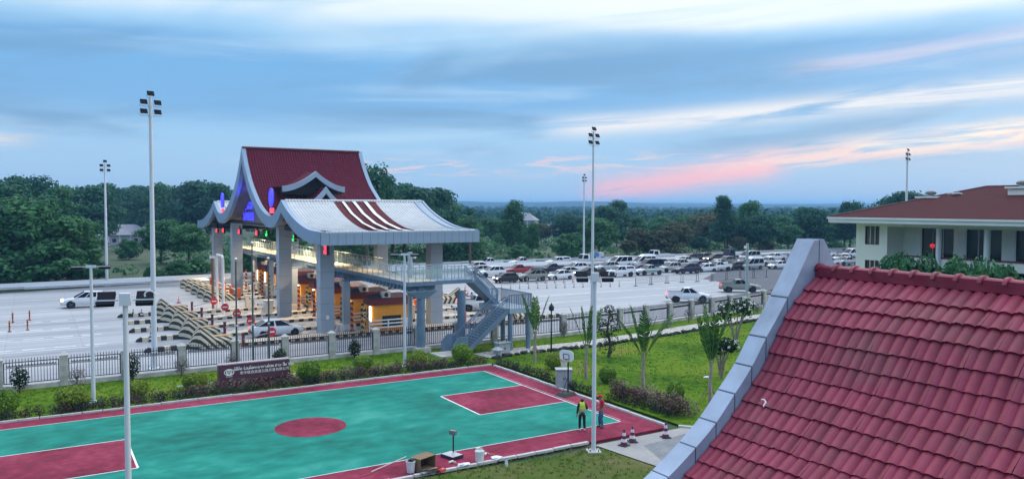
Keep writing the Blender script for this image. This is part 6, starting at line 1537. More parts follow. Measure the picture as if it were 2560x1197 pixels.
BT = [  # left wood
 ('round2', 20, 462, 150, 'at the left edge of the picture', 1.2), ('round', 70, 500, 128, 'front left behind the guardrail', 1.4), ('tall', 45, 448, 190, 'on the left skyline, highest at the left edge', 1.1), ('tall2', 130, 470, 200, 'on the left skyline', 1.1),
 ('round', 175, 545, 118, 'in front of the left wood near the far mast', 1.3), ('bush', 10, 590, 108, 'at the guardrail in the left corner', 1.5), ('bush', 110, 600, 106, 'at the guardrail left of the far mast', 1.5), ('bush', 215, 640, 104, 'at the guardrail below the far left mast', 1.2),
 ('umb', 75, 446, 230, 'above the left wood skyline', 1.), ('round2', 210, 470, 230, 'on the skyline left of the far mast', 1.2), ('tall', 255, 462, 250, 'on the skyline at the far left mast', 1.), ('round2', 300, 475, 320, 'behind the small house, left', 1.3),
 ('tall', 330, 468, 330, 'behind the small house', 1.), ('round2', 372, 470, 300, 'behind the tall left mast on the skyline', 1.2), ('tall2', 415, 462, 290, 'right of the tall left mast on the skyline', 1.1), ('tall', 460, 468, 280, 'on the skyline between mast and canopy', 1.1), ('round2', 520, 458, 260, 'on the skyline left of the canopy', 1.3), ('tall', 555, 462, 240, 'on the skyline touching the canopy edge', 1.),
 ('round', 400, 552, 170, 'in the meadow right of the small house', 1.3), ('round', 470, 562, 165, 'in the meadow left of the canopy', 1.3), ('bush', 320, 600, 185, 'standing alone in the meadow below the house', .9), ('bush', 440, 650, 112, 'at the guardrail left of the canopy', 1.0), ('bush', 495, 648, 113, 'at the guardrail beside the crash blocks', 1.1), ('bush', 380, 668, 112, 'low at the guardrail behind the tall left mast', 1.1),
 # behind the gate
 ('umb', 920, 415, 150, 'rising right behind the steep roof, tallest there', .85), ('tall', 945, 440, 165, 'behind the steep roof edge', 1.1), ('round2', 1010, 472, 175, 'above the white wing roof', 1.3), ('round2', 1070, 474, 185, 'above the right end of the white roof', 1.2), ('tall2', 1110, 478, 210, 'right of the white roof on the skyline', 1.1), ('round2', 980, 462, 190, 'on the hill behind the roofs', 1.2),
 ('round', 700, 560, 125, 'seen between the canopy columns', 1.4), ('round', 860, 580, 122, 'seen under the white wing', 1.4), ('bush', 640, 620, 112, 'low behind the far toll lanes', 1.4), ('bush', 930, 610, 125, 'behind the footbridge', 1.5), ('bush', 790, 640, 115, 'behind the middle toll lanes', 1.4),
 ('round', 1165, 545, 150, 'right below the white eave end', 1.0), ('bush', 1130, 585, 140, 'behind the stair head', 1.4), ('bush', 1195, 620, 145, 'low behind the back row of cars at the left', 1.2),
 # right wood
 ('tall2', 1280, 502, 185, 'tall in the field behind the white pickups', .95), ('tall2', 1330, 556, 165, 'slim in the field beside the tall one', .9), ('bush', 1300, 610, 160, 'low behind the red pickup', 1.2), ('bush', 1430, 580, 158, 'dense behind the far middle mast, left', 1.2), ('round', 1500, 545, 165, 'dense behind the court light pole', 1.3), ('round2', 1525, 515, 230, 'higher behind the court light pole', 1.2),
 ('umb', 1545, 500, 260, 'with a small high crown right of the court light pole', .7), ('olive', 1600, 570, 185, 'behind the minibuses', 1.0), ('bush2', 1645, 575, 180, 'behind the cab truck', 1.4), ('olive', 1690, 555, 195, 'in the middle of the right wood', 1.1), ('round', 1650, 540, 250, 'on the middle right horizon', 1.3), ('round', 1720, 535, 260, 'on the middle right horizon, next one', 1.3),
 ('round2', 1750, 590, 165, 'dark and low behind the dark off-roaders', 1.3), ('tall', 1815, 488, 205, 'with the highest crown of the right wood', .9), ('tall2', 1865, 502, 200, 'right beside the highest crown', 1.1), ('round2', 1900, 535, 190, 'right of the highest crown', 1.2), ('round2', 1820, 545, 175, 'dark below the highest crown', 1.2), ('olive', 1850, 590, 165, 'low behind the camera pole', 1.1), ('bush2', 1915, 600, 160, 'low left of the roof peak', 1.4),
 ('round2', 2020, 518, 185, 'dark behind the roof peak', 1.0), ('round', 1970, 560, 170, 'left of the roof peak', 1.3), ('round', 2060, 555, 165, 'right behind the roof peak', 1.3), ('tall', 2110, 503, 190, 'at the eave end of the office, left', .9), ('umb', 2125, 502, 195, 'at the eave end of the office, right', .8), ('round2', 2165, 515, 190, 'just above the office hip', 1.), ('bush', 2090, 600, 150, 'low between roof peak and office', 1.3), ('bush', 2010, 610, 150, 'low behind the roof peak', 1.3),
 ('round2', 2212, 498, 200, 'small and dark above the office roof', .8), ('round2', 2268, 478, 175, 'dark behind the right mast above the office roof', 1.0), ('round2', 2305, 487, 180, 'right of the right mast above the office roof', .9), ('olive', 1575, 600, 168, 'low right of the court light pole', 1.2)]
for kind, px, yt, dist, place, wd in BT: bt(kind, px, yt, dist, place, wid=wd)
for i in range(15):
    px = 1235+i*60+rnd.uniform(-14, 14)
    bt(['round', 'bush', 'olive', 'round2', 'bush2', 'round', 'tall2'][i % 7], px, rnd.uniform(548, 572) if i % 3 else rnd.uniform(530, 545), 225+rnd.uniform(0, 30), 'standing %s from the left in the low belt behind the parked cars' % ORDN[i], 'low tree belt behind the parked cars', 1.35)
# palm on the rise right of the white roof
az_ = YAW+math.atan((1175-1280)/FPX); d_ = 150; pl = Vector((CAM.x+d_*sin(az_), CAM.y+d_*cos(az_), -1)); t = thing('fan_palm', 'fan palm standing right of the white roof end', 'palm', pl); rr = random.Random(9)
MB().tube([(0, 0, 0), (0, 0, 9.5)], [.25, .2], 8).build('trunk', BARK, t, 50); cw = MB()
for i in range(46):
    d = Vector((rr.gauss(0, 1), rr.gauss(0, 1), rr.gauss(.15, .8))).normalized(); c = Vector((0, 0, 10))+d*1.1
    for k in range(7):
        a = (k-3)*.16; s = d.cross(Vector((0, 0, 1))).normalized(); e = (d+s*a*1.6).normalized(); tip = c+e*1.5+Vector((0, 0, -.25)); n_ = s*.10
        cw.add([c, c+e*.8+n_, tip, c+e*.8-n_], [(0, 1, 2, 3)])
cw.build('crown', LF_DARK, t)
# the far wood: one mass of crowns out to the horizon
rr = random.Random(31); mb = MB(); n = 0
while n < 2300:
    a = YAW+rr.uniform(-.75, .75); d_ = 330*(1+rr.random()**1.3*5.5)
    x, y = CAM.x+d_*sin(a), CAM.y+d_*cos(a)
    px = 1280+FPX*math.tan(a-YAW)
    if d_ < 520 and (225 < px < 420 or (d_ < 400 and 1180 < px < 1440)): continue
    h = rr.uniform(7, 13)*(1.25 if px < 600 else .95 if px < 1150 else .8); r_ = h*rr.uniform(.35, .5); g0 = ground_z(x, y); q = max(1.1, d_/360)
    k = 26 if d_ < 700 else 14
    for _ in range(k):
        dv = Vector((rr.gauss(0, 1), rr.gauss(0, 1), rr.gauss(.2, .8))).normalized(); p = Vector((x, y, g0+h*.58))+Vector((dv.x*r_, dv.y*r_, dv.z*h*.42))
        leaf(mb, p, (dv+Vector((rr.uniform(-.5, .5), rr.uniform(-.5, .5), rr.uniform(-.2, .6)))).normalized(), Vector((rr.uniform(-1, 1), rr.uniform(-1, 1), 1)), 2.0*q, 2.2*q)
    n += 1
o = mb.build('far_wood', LF_DARK); o['kind'] = 'stuff'; tag(o, 'far-off wood spreading to the horizon behind the plaza', 'wood')
# understorey and scrub just beyond the guardrail and between the trees
mb = MB()
for i in range(1500):
    a = YAW+rr.uniform(-.62, .60); d_ = rr.uniform(130, 330); x, y = CAM.x+d_*sin(a), CAM.y+d_*cos(a)
    if y < 107 and x < 205: continue
    px = 1280+FPX*math.tan(a-YAW)
    if 235 < px < 400 and d_ > 150 and rr.random() < .85: continue
    h = rr.uniform(.6, 2.6); clump(mb, (x, y, ground_z(x, y)+h*.4), (h*1.1, h*1.1, h*.6), 26, .75, rr)
o = mb.build('scrub', LF_TREE); o['kind'] = 'stuff'; tag(o, 'low green scrub growing between the background trees', 'scrub')
# ------------------------------------------------ houses in the fields
def house(px, py, dist, w_, d, h, rh, lb, wallc, roofc, rz=0., lift=0.):
    az_ = YAW+math.atan((px-1280)/FPX); x, y = CAM.x+dist*sin(az_), CAM.y+dist*cos(az_); z = ground_z(x, y)+lift; t = thing('house', lb, 'house', (x, y, z), rz-az_, 'small houses in the fields')
    MB().b2((-w_/2, -d/2, -2), (w_/2, d/2, h)).build('wall', mat('housewall_'+lb[:6], wallc, .9, .1, .5), t)
    e = .8; A = [(-w_/2-e, -d/2-e, h), (w_/2+e, -d/2-e, h), (w_/2+e, d/2+e, h), (-w_/2-e, d/2+e, h), (-w_*.22, 0, h+rh), (w_*.22, 0, h+rh)]
    MB().add(A, [(0, 1, 5, 4), (2, 3, 4, 5), (1, 2, 5), (3, 0, 4), (3, 2, 1, 0)]).build('roof', mat('houseroof_'+lb[:6], roofc, .8, .15, .4), t)
    n = max(2, int(w_/3.2))
    for i in range(n):
        x_ = -w_/2+w_*(i+.5)/n
        if i == n//2: MB().b2((x_-.5, -d/2-.05, 0), (x_+.5, -d/2+.02, 2.1)).build('door', DARK, t)
        else:
            wn = MB().b2((x_-.55, -d/2-.04, 1.0), (x_+.55, -d/2+.02, 2.2)).build('window', GLASS, t); MB().b2((x_-.65, -d/2-.1, .9), (x_+.65, -d/2-.041, .98)).build('sill', WHT, wn)
        if i < n-1: MB().cyl((x_+w_/n/2, -d/2-e+.2, 0), .14, h, 8).build('porch_post', WHT, t)
house(310, 590, 292, 16, 9, 3.4, 3.4, 'pale bungalow with grey hipped roof in the left meadow', (.48, .46, .50), (.32, .31, .34), .05)
house(1307, 560, 380, 13, 9, 5.5, 3.6, 'grey two-storey house among the trees on the right', (.40, .40, .44), (.26, .27, .30), -.2)
house(1368, 577, 330, 10, 7, 2.8, 2.2, 'small low house with pale roof right of the two-storey one', (.36, .36, .38), (.34, .36, .38), .1)
# a lit lamp among the left trees
p = onX(85, 665, CAM.x+112*sin(YAW+math.atan((85-1280)/FPX))); t = thing('yard_lamp', 'single lit yard lamp glowing among the left trees', 'lamp', (p.x, p.y-8, 0)); p = p-Vector((0, 8, 0))
zl = CAM.z-(665-514)/FPX*((Vector((p.x, p.y, 0))-Vector((CAM.x, CAM.y, 0))).length*cos(.54))
MB().cyl((0, 0, -1), .06, zl+1, 8).build('pole', SIGB, t); MB().ico((0, 0, zl), .22, 2).build('bulb', mat('yard_lamp_glow', (1, .95, .8), .4, emit=(1, .9, .7), estr=14), t, 60)
# small leafy trees in front of the office gallery
for i, (x, y, k, lb) in enumerate(((69.0, 10.8, 'bush', 'left one of the green trees before the office gallery'), (68.5, 7.6, 'bush', 'second green tree before the office gallery'), (69.2, 4.2, 'bush', 'third green tree before the office gallery'), (68.0, 1.2, 'bush', 'green tree before the office gallery at the right edge'), (69.0, 13.4, 'bush', 'small green tree at the office corner tower'))):
    tree('bushy_tree', lb, 'tree', TP[k], (x, y, 0), i*1.3, (.66, .66, 1.22 if i < 4 else .9), 'green trees before the office')
# tufts standing out of the lawns
rr = random.Random(77); mb = MB()
def tuft(x, y):
    for q in range(4):
        a = rr.uniform(0, 6.28); h = rr.uniform(.05, .13); d = Vector((cos(a), sin(a), 0)); s_ = Vector((-d.y, d.x, 0))*.02; b0 = Vector((x+rr.uniform(-.06, .06), y+rr.uniform(-.06, .06), 0)); mb.add([b0-s_, b0+s_, b0+d*h*.7+Vector((0, 0, h))], [(0, 1, 2)])
for i in range(9000):
    u = rr.random()
    if u < .30: tuft(rr.uniform(-6, 25), -2.4-rr.random()**1.3*9)
    elif u < .55: tuft(rr.uniform(-4, 31), rr.uniform(17.6, 24.3))
    else: tuft(rr.uniform(31.4, 60), rr.uniform(-3.5, 23))
o = mb.build('grass_tufts', leafmat('tuft_leaf', (.045, .10, .01), (.08, .16, .015), (.17, .21, .05))); o['kind'] = 'stuff'; tag(o, 'short grass tufts standing out of the lawns', 'grass')
# ------------------------------------------------ haze
lo_, hi_ = (-3200, -60, -14), (5200, 5200, 42)
hb = MB().b2(lo_, hi_).build('haze', bpy.data.materials.new('haze_air')); hb['kind'] = 'stuff'; tag(hb, 'thin blue evening haze over the whole landscape', 'haze')
hm = hb.data.materials[0]; hm.use_nodes = True; t_ = hm.node_tree; t_.nodes.remove(t_.nodes['Principled BSDF']); pv = t_.nodes.new('ShaderNodeVolumePrincipled')
pv.inputs['Color'].default_value = (.26, .60, 1.0, 1); pv.inputs['Density'].default_value = .00027; pv.inputs['Anisotropy'].default_value = .2
t_.links.new(pv.outputs[0], t_.nodes['Material Output'].inputs['Volume'])
# ================================================================== SIGN WALL, FLAGPOLES, HOOP, TOOLS, PEOPLE
# sign wall
a, b = at(553, 966), at(716, 946); a.y = b.y = 19.35; a.x, b.x = 11.95, 16.45
W_ = b.x-a.x; sg = thing('sign_wall', 'low dark maroon granite sign wall with white lettering before the fence', 'sign', ((a.x+b.x)/2, 19.6, 0), .0)
GRAN = mat('maroon_granite', (.075, .018, .032), .35, .3, 20, .05, 60)
MB().loft([[(-W_/2-.15, -.45, 0), (W_/2+.15, -.45, 0), (W_/2+.15, .35, 0), (-W_/2-.15, .35, 0)], [(-W_/2-.15, -.45, .32), (W_/2+.15, -.45, .32), (W_/2+.15, .35, .32), (-W_/2-.15, .35, .32)]]).build('plinth', mat('granite_dark', (.03, .010, .02), .4, .3, 10), sg)
MB().loft([[(-W_/2, -.32, .32), (W_/2, -.32, .32), (W_/2, .25, .32), (-W_/2, .25, .32)], [(-W_/2, -.14, 1.32), (W_/2, -.14, 1.32), (W_/2, .25, 1.32), (-W_/2, .25, 1.32)]]).build('slab', GRAN, sg)
n = 4
for i in range(n): MB().b2((-W_/2-.02+i*(W_+.04)/n, -.18, 1.322), (-W_/2-.04+(i+1)*(W_+.04)/n, .28, 1.39)).build('coping_stone', mat('granite_pink', (.42, .33, .36), .5, .2, 8), sg)
TXT = mat('letter_white', (.80, .79, .74), .5)
tilt = math.atan2(.18, 1.0)
def on_slab(o, x, z): o.parent = sg; o.location = (x, -.32+(z-.32)*.18-.02, z); o.rotation_euler = (pi/2-tilt, 0, 0); return o
me = text_mesh('老中联合高速公路开发有限公司', .225, .012, 1.02); me.materials.clear(); me.materials.append(TXT); on_slab(put('chinese_lettering', me, kind='stuff'), .62, .74)
o = lao('ບໍລິສັດ ຮ່ວມພັດທະນາທາງດ່ວນ ລາວ-ຈີນ ຈຳກັດ', .155, .026, .66).build('lao_lettering', TXT, kind='stuff'); on_slab(o, .60, .93); o.rotation_euler = (-tilt, 0, 0); o.scale = (1.12, 1, 1)
me = text_mesh('FCSW', .15, .01); me.materials.clear(); me.materials.append(TXT); on_slab(put('latin_lettering', me, kind='stuff'), -1.62, .60)
lg = MB()
for k, (rx_, rz_) in enumerate(((.29, .185), (.17, .155))):
    pts = [(rx_*cos(2*pi*i/28), 0, rz_*sin(2*pi*i/28)) for i in range(29)]
    lg.tube(pts, .028, 5, cap=False)
for s in (-1, 1): lg.tube([(s*.10, 0, -.11), (s*.085, 0, .02), (0, 0, .10)], .022, 5)
for z in (-.09, -.04, .01): lg.bar((-.06, 0, z), (.06, 0, z), .02)
o = lg.build('logo_emblem', TXT, kind='stuff'); on_slab(o, -1.62, .86); o.rotation_euler = (-tilt, 0, 0)
# white low edging strips beside the sign
for x0, x1, lb in ((9.6, 11.7, 'left'), (16.9, 18.1, 'right')):
    t = thing('edging_strip', 'thin white edging rail on the lawn to the %s of the sign wall' % lb, 'edging', ((x0+x1)/2, 20.2, 0), 0, 'white edging rails beside the sign wall')
    MB().b2((-(x1-x0)/2, -.03, .12), ((x1-x0)/2, .03, .17)).build('rail', WHT, t)
    for s in (-.45, .45): MB().b2((s*(x1-x0)-.02, -.025, 0), (s*(x1-x0)+.02, .025, .12)).build('peg', WHT, t)
# flagpoles
FP = mat('flagpole_steel', (.11, .15, .16), .3, .1, 2, metal=.6)
for (px, ytop), lb in (((591, 648), 'leftmost of three bare flagpoles behind the sign wall'), ((632, 608), 'middle and tallest of three bare flagpoles behind the sign wall'), ((672, 646), 'rightmost of three bare flagpoles behind the sign wall')):
    g_ = at(px, 918); x = onY(px, 800, 23.2).x; zt = onY(px, ytop, 23.2).z
    t = thing('flagpole', lb, 'flagpole', (x, 23.2, 0), 0, 'flagpoles behind the sign wall')
    MB().tube([(0, 0, 0), (0, 0, zt-.12)], [.075, .05], 10).build('pole', FP, t, 40); MB().ico((0, 0, zt), .11, 2).build('finial_ball', mat('finial', (.6, .58, .5), .25, metal=.8), t, 60); MB().cyl((0, 0, 0), .16, .12, 12).build('base', CONC_P, t)
    MB().lathe([(.085, 3.2), (.085, 3.3)], 10).build('collar', WHT, t)
# garden lanterns (pavilion lamps)
def garden_lamp(px, py, lb, h=.95):
    p = at(px, py); t = thing('garden_lantern', lb, 'lantern', (p.x, p.y, 0), .3, 'grey pavilion lanterns on the lawn'); c = mat('lantern_grey', (.30, .33, .37), .5)
    MB().b2((-.09, -.09, 0), (.09, .09, h*.35)).build('foot', c, t); MB().b2((-.17, -.17, h*.35), (.17, .17, h*.72)).build('lamp_box', mat('lantern_glass', (.45, .5, .55), .3), t)
    for a_ in (-.16, .16):
        for c_ in (-.16, .16): MB().b2((a_-.025, c_-.025, h*.35), (a_+.025, c_+.025, h*.73)).build('corner_post', c, t)
    MB().loft([[(-.36, -.36, h*.74), (.36, -.36, h*.74), (.36, .36, h*.74), (-.36, .36, h*.74)], [(-.1, -.1, h), (.1, -.1, h), (.1, .1, h), (-.1, .1, h)]]).build('roof', c, t)
garden_lamp(777, 950, 'small grey pavilion lantern beside the bush right of the sign wall'); garden_lamp(1243, 893, 'small grey pavilion lantern below the stair landing', .8)
# utility boxes
def ubox(px, py, w_, d, h, lb, rz=0):
    p = at(px, py); t = thing('utility_box', lb, 'utility box', (p.x, p.y, 0), rz, 'grey utility boxes on the lawn'); c = mat('box_grey', (.33, .36, .38), .5, .1, 2)
    MB().b2((-w_/2, -d/2, .06), (w_/2, d/2, h)).build('cabinet', c, t); MB().b2((-w_/2-.06, -d/2-.06, h), (w_/2+.06, d/2+.06, h+.07)).build('lid', c, t); MB().b2((-w_/2-.05, -d/2-.05, 0), (w_/2+.05, d/2+.05, .06)).build('base', CONC_P, t)
    for s in (-1, 1):
        dr = MB().b2((s*w_/4-w_*.23, -d/2-.02, .12), (s*w_/4+w_*.23, -d/2-.002, h-.06)).build('door', mat('box_door', (.38, .41, .43), .5), t); MB().b2((s*.06-.015, -d/2-.05, h*.5), (s*.06+.015, -d/2-.021, h*.62)).build('handle', SIGB, dr)
    return t
ubox(1409, 968, .95, .6, 1.15, 'grey double-door utility box behind the basketball hoop', -.5); u2 = ubox(1256, 884, 1.1, .6, .85, 'grey utility box with exposed pipes below the stair landing', .1)
MB().tube([(-.4, 0, .92), (-.4, 0, 1.15), (.4, 0, 1.15), (.4, 0, .92)], .03, 6).build('pipe', SIGB, u2)
# lamp standard on the path
p = at(1378, 882); t = thing('garden_lamp_post', 'dark garden lamp post beside the path right of the tall palm', 'lamp post', (p.x, p.y, 0)); MB().tube([(0, 0, 0), (0, 0, 3.3)], [.07, .05], 8).build('pole', SIGB, t, 40); MB().lathe([(.05, 3.3), (.2, 3.36), (.22, 3.62), (.06, 3.86), (.02, 3.95)], 10).build('lamp_head', SIGB, t, 40)
# CCTV columns
def cctv(x, y, h, lb, side=-1, boxz=None, r=.12):
    t = thing('camera_pole', lb, 'camera pole', (x, y, 0), 0, 'surveillance camera poles'); c = mat('pole_bluegrey', (.36, .42, .46), .4)
    MB().tube([(0, 0, 0), (0, 0, h)], [r, r*.9], 12).build('pole', c, t, 40); MB().bar((0, 0, h-.25), (side*.35, -.05, h-.25), .06).build('bracket', c, t)
    d = MB().lathe([(.12, .12), (.15, 0), (.13, -.14), (.02, -.22)], 12, 'z', (side*.38, -.05, h-.38)).build('dome_camera', WHT, t, 40); MB().ico((side*.38, -.05, h-.56), .09, 2).build('lens', SIGB, d, 60)
    if boxz: MB().b2((-.55, -.3, boxz), (-.13, .1, boxz+.75)).build('control_box', ACW, t)
cctv(28.6, 27.2, onY(966, 632, 27.2).z, 'thick grey camera pole right of the nearest toll booth', 1, None, .22); p = at(1873, 788); cctv(p.x, p.y+.4, 7.6, 'pale camera pole behind the fence on the right with control box', -1, 1.2, .16)
for (px, py), lb in (((1787, 778), 'small pink cone behind the fence under the white pickup'),):
    p = at(1771, 762); cone(p.x, p.y-.5, lb, col=(mat('cone_pink', (.62, .12, .25), .5), mat('cone_white2', (.72, .7, .68), .6)))
# basketball hoop
p = at(1420, 987); t = thing('basketball_hoop', 'portable basketball hoop with white backboard at the right end of the court', 'basketball hoop', (p.x, p.y, .02), pi+.25)
MB().loft([[(-.35, -.4, 0), (.75, -.4, 0), (.75, .4, 0), (-.35, .4, 0)], [(-.25, -.3, .2), (.6, -.3, .2), (.6, .3, .2), (-.25, .3, .2)]]).build('base', SIGB, t)
MB().tube([(0, 0, .2), (0, 0, 2.2), (.1, 0, 2.5)], .045, 8).build('pole', SIGB, t, 40); MB().bar((.5, 0, .2), (.03, 0, 1.1), .03).build('brace', SIGB, t)
bd = MB(); ov = []
for i in range(20):
    q = 2*pi*i/20; ov.append((.55*max(-1, min(1, cos(q)*1.15)), .34*max(-1, min(1, sin(q)*1.15))))
bd.loft([[(.14, y_, 2.42+z_) for y_, z_ in ov], [(.18, y_, 2.42+z_) for y_, z_ in ov]]); bo = bd.build('backboard', WHT, t)
fr = MB()
for a_, b_ in (((-.22, 2.22), (.22, 2.22)), ((-.22, 2.52), (.22, 2.52)), ((-.22, 2.22), (-.22, 2.52)), ((.22, 2.22), (.22, 2.52))): fr.bar((.19, *a_), (.19, *b_), .03)
fr.build('target_square', SIGB, bo)
MB().tube([(.18+.22+.22*cos(2*pi*i/20), .22*sin(2*pi*i/20), 2.16) for i in range(21)], .014, 5, cap=False).build('rim', mat('rim_orange', (.6, .14, .03), .5), t); nt_ = MB()
for i in range(12):
    q = 2*pi*i/12; q2 = q+.5; nt_.bar((.40+.22*cos(q), .22*sin(q), 2.15), (.40+.13*cos(q2), .13*sin(q2), 1.78), .012); nt_.bar((.40+.22*cos(q), .22*sin(q), 2.15), (.40+.13*cos(q-.5), .13*sin(q-.5), 1.78), .012)
nt_.build('net', WHT, t, kind='stuff')
# cones by the drive (magenta and white)
CM = (mat('cone_magenta', (.10, .02, .05), .55), mat('cone_pinkwhite', (.72, .58, .64), .6))
for (px, py), lb in (((1560, 1113), 'striped cone on the drive, left one of the pair'), ((1581, 1104), 'striped cone on the drive, right one of the pair'), ((1664, 1093), 'striped cone standing alone at the corner of the drive')):
    p = at(px, py); cone(p.x, p.y, lb, .78, CM, 'striped cones on the drive', 1.05)
# ------------------------------------------------ tools on the near edge of the court
p = at(1130, 1143); t = thing('platform_scale', 'dark platform scale with upright readout on the court edge', 'scale', (p.x, p.y, .03), .25); c = mat('scale_navy', (.015, .02, .05), .5)
MB().b2((-.33, -.42, 0), (.33, .42, .13)).build('platform', c, t); MB().b2((-.30, -.39, .131), (.30, .39, .14)).build('platform_plate', ALU, t); MB().cyl((.3, .25, .13), .035, .85, 8).build('column', c, t, 40); MB().box((.28, .25, 1.02), (.16, .34, .2), rz=.2).build('readout', mat('readout_grey', (.16, .17, .18), .5), t)
def bucket(px, py, lb, c, h=.38, r=.17):
    p = at(px, py); t = thing('paint_bucket', lb, 'bucket', (p.x, p.y, .03), rnd.uniform(0, 6), 'paint buckets on the court edge')
    MB().lathe([(r*.82, 0), (r, h), (r*1.05, h), (r*1.05, h-.04)], 18).build('bucket_body', c, t, 40); MB().lathe([(r*.94, h+.001), (.01, h+.012)], 18, cap=False).build('paint', mat('paint_residue', (.35, .5, .48), .4), t); MB().tube([(r*1.05*cos(q), r*.2, h+.16*sin(q)) for q in [pi*i/8 for i in range(9)]], .008, 4).build('handle', ALU, t); return t
b1 = bucket(1027, 1181, 'white paint bucket left of the open carton', mat('bucket_white', (.66, .66, .70), .4), .48, .2); bucket(1199, 1155, 'white paint bucket right of the platform scale', mat('bucket_white2', (.6, .64, .64), .4), .5, .21)
MB().ico((0, 0, .55), (.16, .16, .1), 1, .3).build('rag', SIGB, b1)
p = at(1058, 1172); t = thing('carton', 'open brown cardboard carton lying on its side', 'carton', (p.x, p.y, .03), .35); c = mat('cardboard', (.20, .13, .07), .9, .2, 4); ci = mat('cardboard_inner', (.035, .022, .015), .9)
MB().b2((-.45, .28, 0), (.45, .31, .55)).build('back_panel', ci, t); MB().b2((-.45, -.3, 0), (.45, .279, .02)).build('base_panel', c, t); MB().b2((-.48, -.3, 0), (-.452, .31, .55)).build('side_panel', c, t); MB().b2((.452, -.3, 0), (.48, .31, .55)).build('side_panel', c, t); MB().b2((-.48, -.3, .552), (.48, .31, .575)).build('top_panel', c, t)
MB().add([(-.45, -.3, .02), (.45, -.3, .02), (.5, -.75, .005), (-.4, -.8, .005)], [(0, 1, 2, 3)]).build('flap', mat('cardboard_pale', (.36, .31, .24), .9), t)
p, q = at(928, 1181), at(1015, 1160); o = MB().tube([p+Vector((0, 0, .05)), q+Vector((0, 0, .35))], .025, 8).build('roller_pole', mat('pole_wood_pale', (.62, .54, .50), .6)); tag(o, 'long pale roller pole leaning on the white bucket', 'pole')
p, q = at(900, 1193), at(935, 1182); o = MB().tube([p+Vector((0, 0, .045)), q+Vector((0, 0, .045))], .018, 6).build('stick', mat('stick_red', (.4, .08, .09), .7)); tag(o, 'short reddish stick on the court edge left of the roller pole', 'stick')
def roller(px, py, lb, rz):
    p = at(px, py); t = thing('paint_roller', lb, 'paint roller', (p.x, p.y, .05), rz, 'paint rollers on the court edge'); MB().tube([(-.13, 0, .03), (.13, 0, .03)], .055, 10).build('sleeve', mat('roller_fleece', (.62, .60, .50), .9), t, 40); MB().tube([(.13, 0, .03), (.2, 0, .03), (.2, -.12, .03), (.05, -.12, .03), (.05, -.3, .03)], .012, 5).build('frame', ALU, t); MB().tube([(.05, -.3, .03), (.05, -.45, .03)], .02, 6).build('handle', ORG, t)
roller(1127, 1158, 'pale paint roller lying before the platform scale', .3); roller(1195, 1124, 'white paint roller on the near sideline', .1); roller(1213, 1138, 'paint roller resting on the white bucket at the right', .8)
def bottle(px, py, lb):
    p = at(px, py); t = thing('plastic_bottle', lb, 'bottle', (p.x, p.y, .0), 0, 'plastic bottles'); MB().lathe([(.06, 0), (.065, .05), (.065, .24), (.03, .31), (.03, .34)], 12).build('bottle_body', mat('bottle_clear', (.55, .62, .68), .15), t, 40); MB().cyl((0, 0, .34), .033, .03, 10).build('cap', mat('cap_blue', (.05, .15, .45), .5), t); MB().cyl((0, 0, .1), .067, .08, 12).build('wrapper', WHT, t)
bottle(1266, 1165, 'clear plastic bottle standing on the worn grass by the kerb')
p = at(1078, 1186); t = thing('tool_heap', 'heap of dark hoses and tools on the kerb beside the carton', 'tools', (p.x, p.y, .1)); rr = random.Random(12)
for i in range(5): MB().tube([(rr.uniform(-.5, .5), rr.uniform(-.2, .2), rr.uniform(0, .15)) for k in range(6)], .022, 5).build('hose', SIGB, t)
MB().box((.45, -.1, .06), (.34, .2, .1), rz=.4).build('red_tool_case', mat('tool_red', (.6, .05, .04), .5), t); MB().box((.3, .05, .09), (.14, .14, .08), rz=.2).build('orange_grip', ORG, t); MB().box((-.2, 0, .05), (.5, .25, .06), rz=.1).build('tray', ALU, t)
for (px, py), lb in (((1243, 1150), 'crumpled white plastic sheet on the kerb right of the bucket'), ((1160, 1167), 'crumpled white plastic sheet on the kerb before the roller'), ((1769, 944), 'scrap of white litter on the right lawn')):
    p = at(px, py); rr = random.Random(px); o = MB().ico((0, 0, 0), (.28, .2, .07), 2, .3, rr).build('plastic_sheet', mat('plastic_white', (.68, .70, .72), .4), smooth=50); o.location = (p.x, p.y, .14 if py > 1000 else .05); tag(o, lb, 'litter', 'white litter')
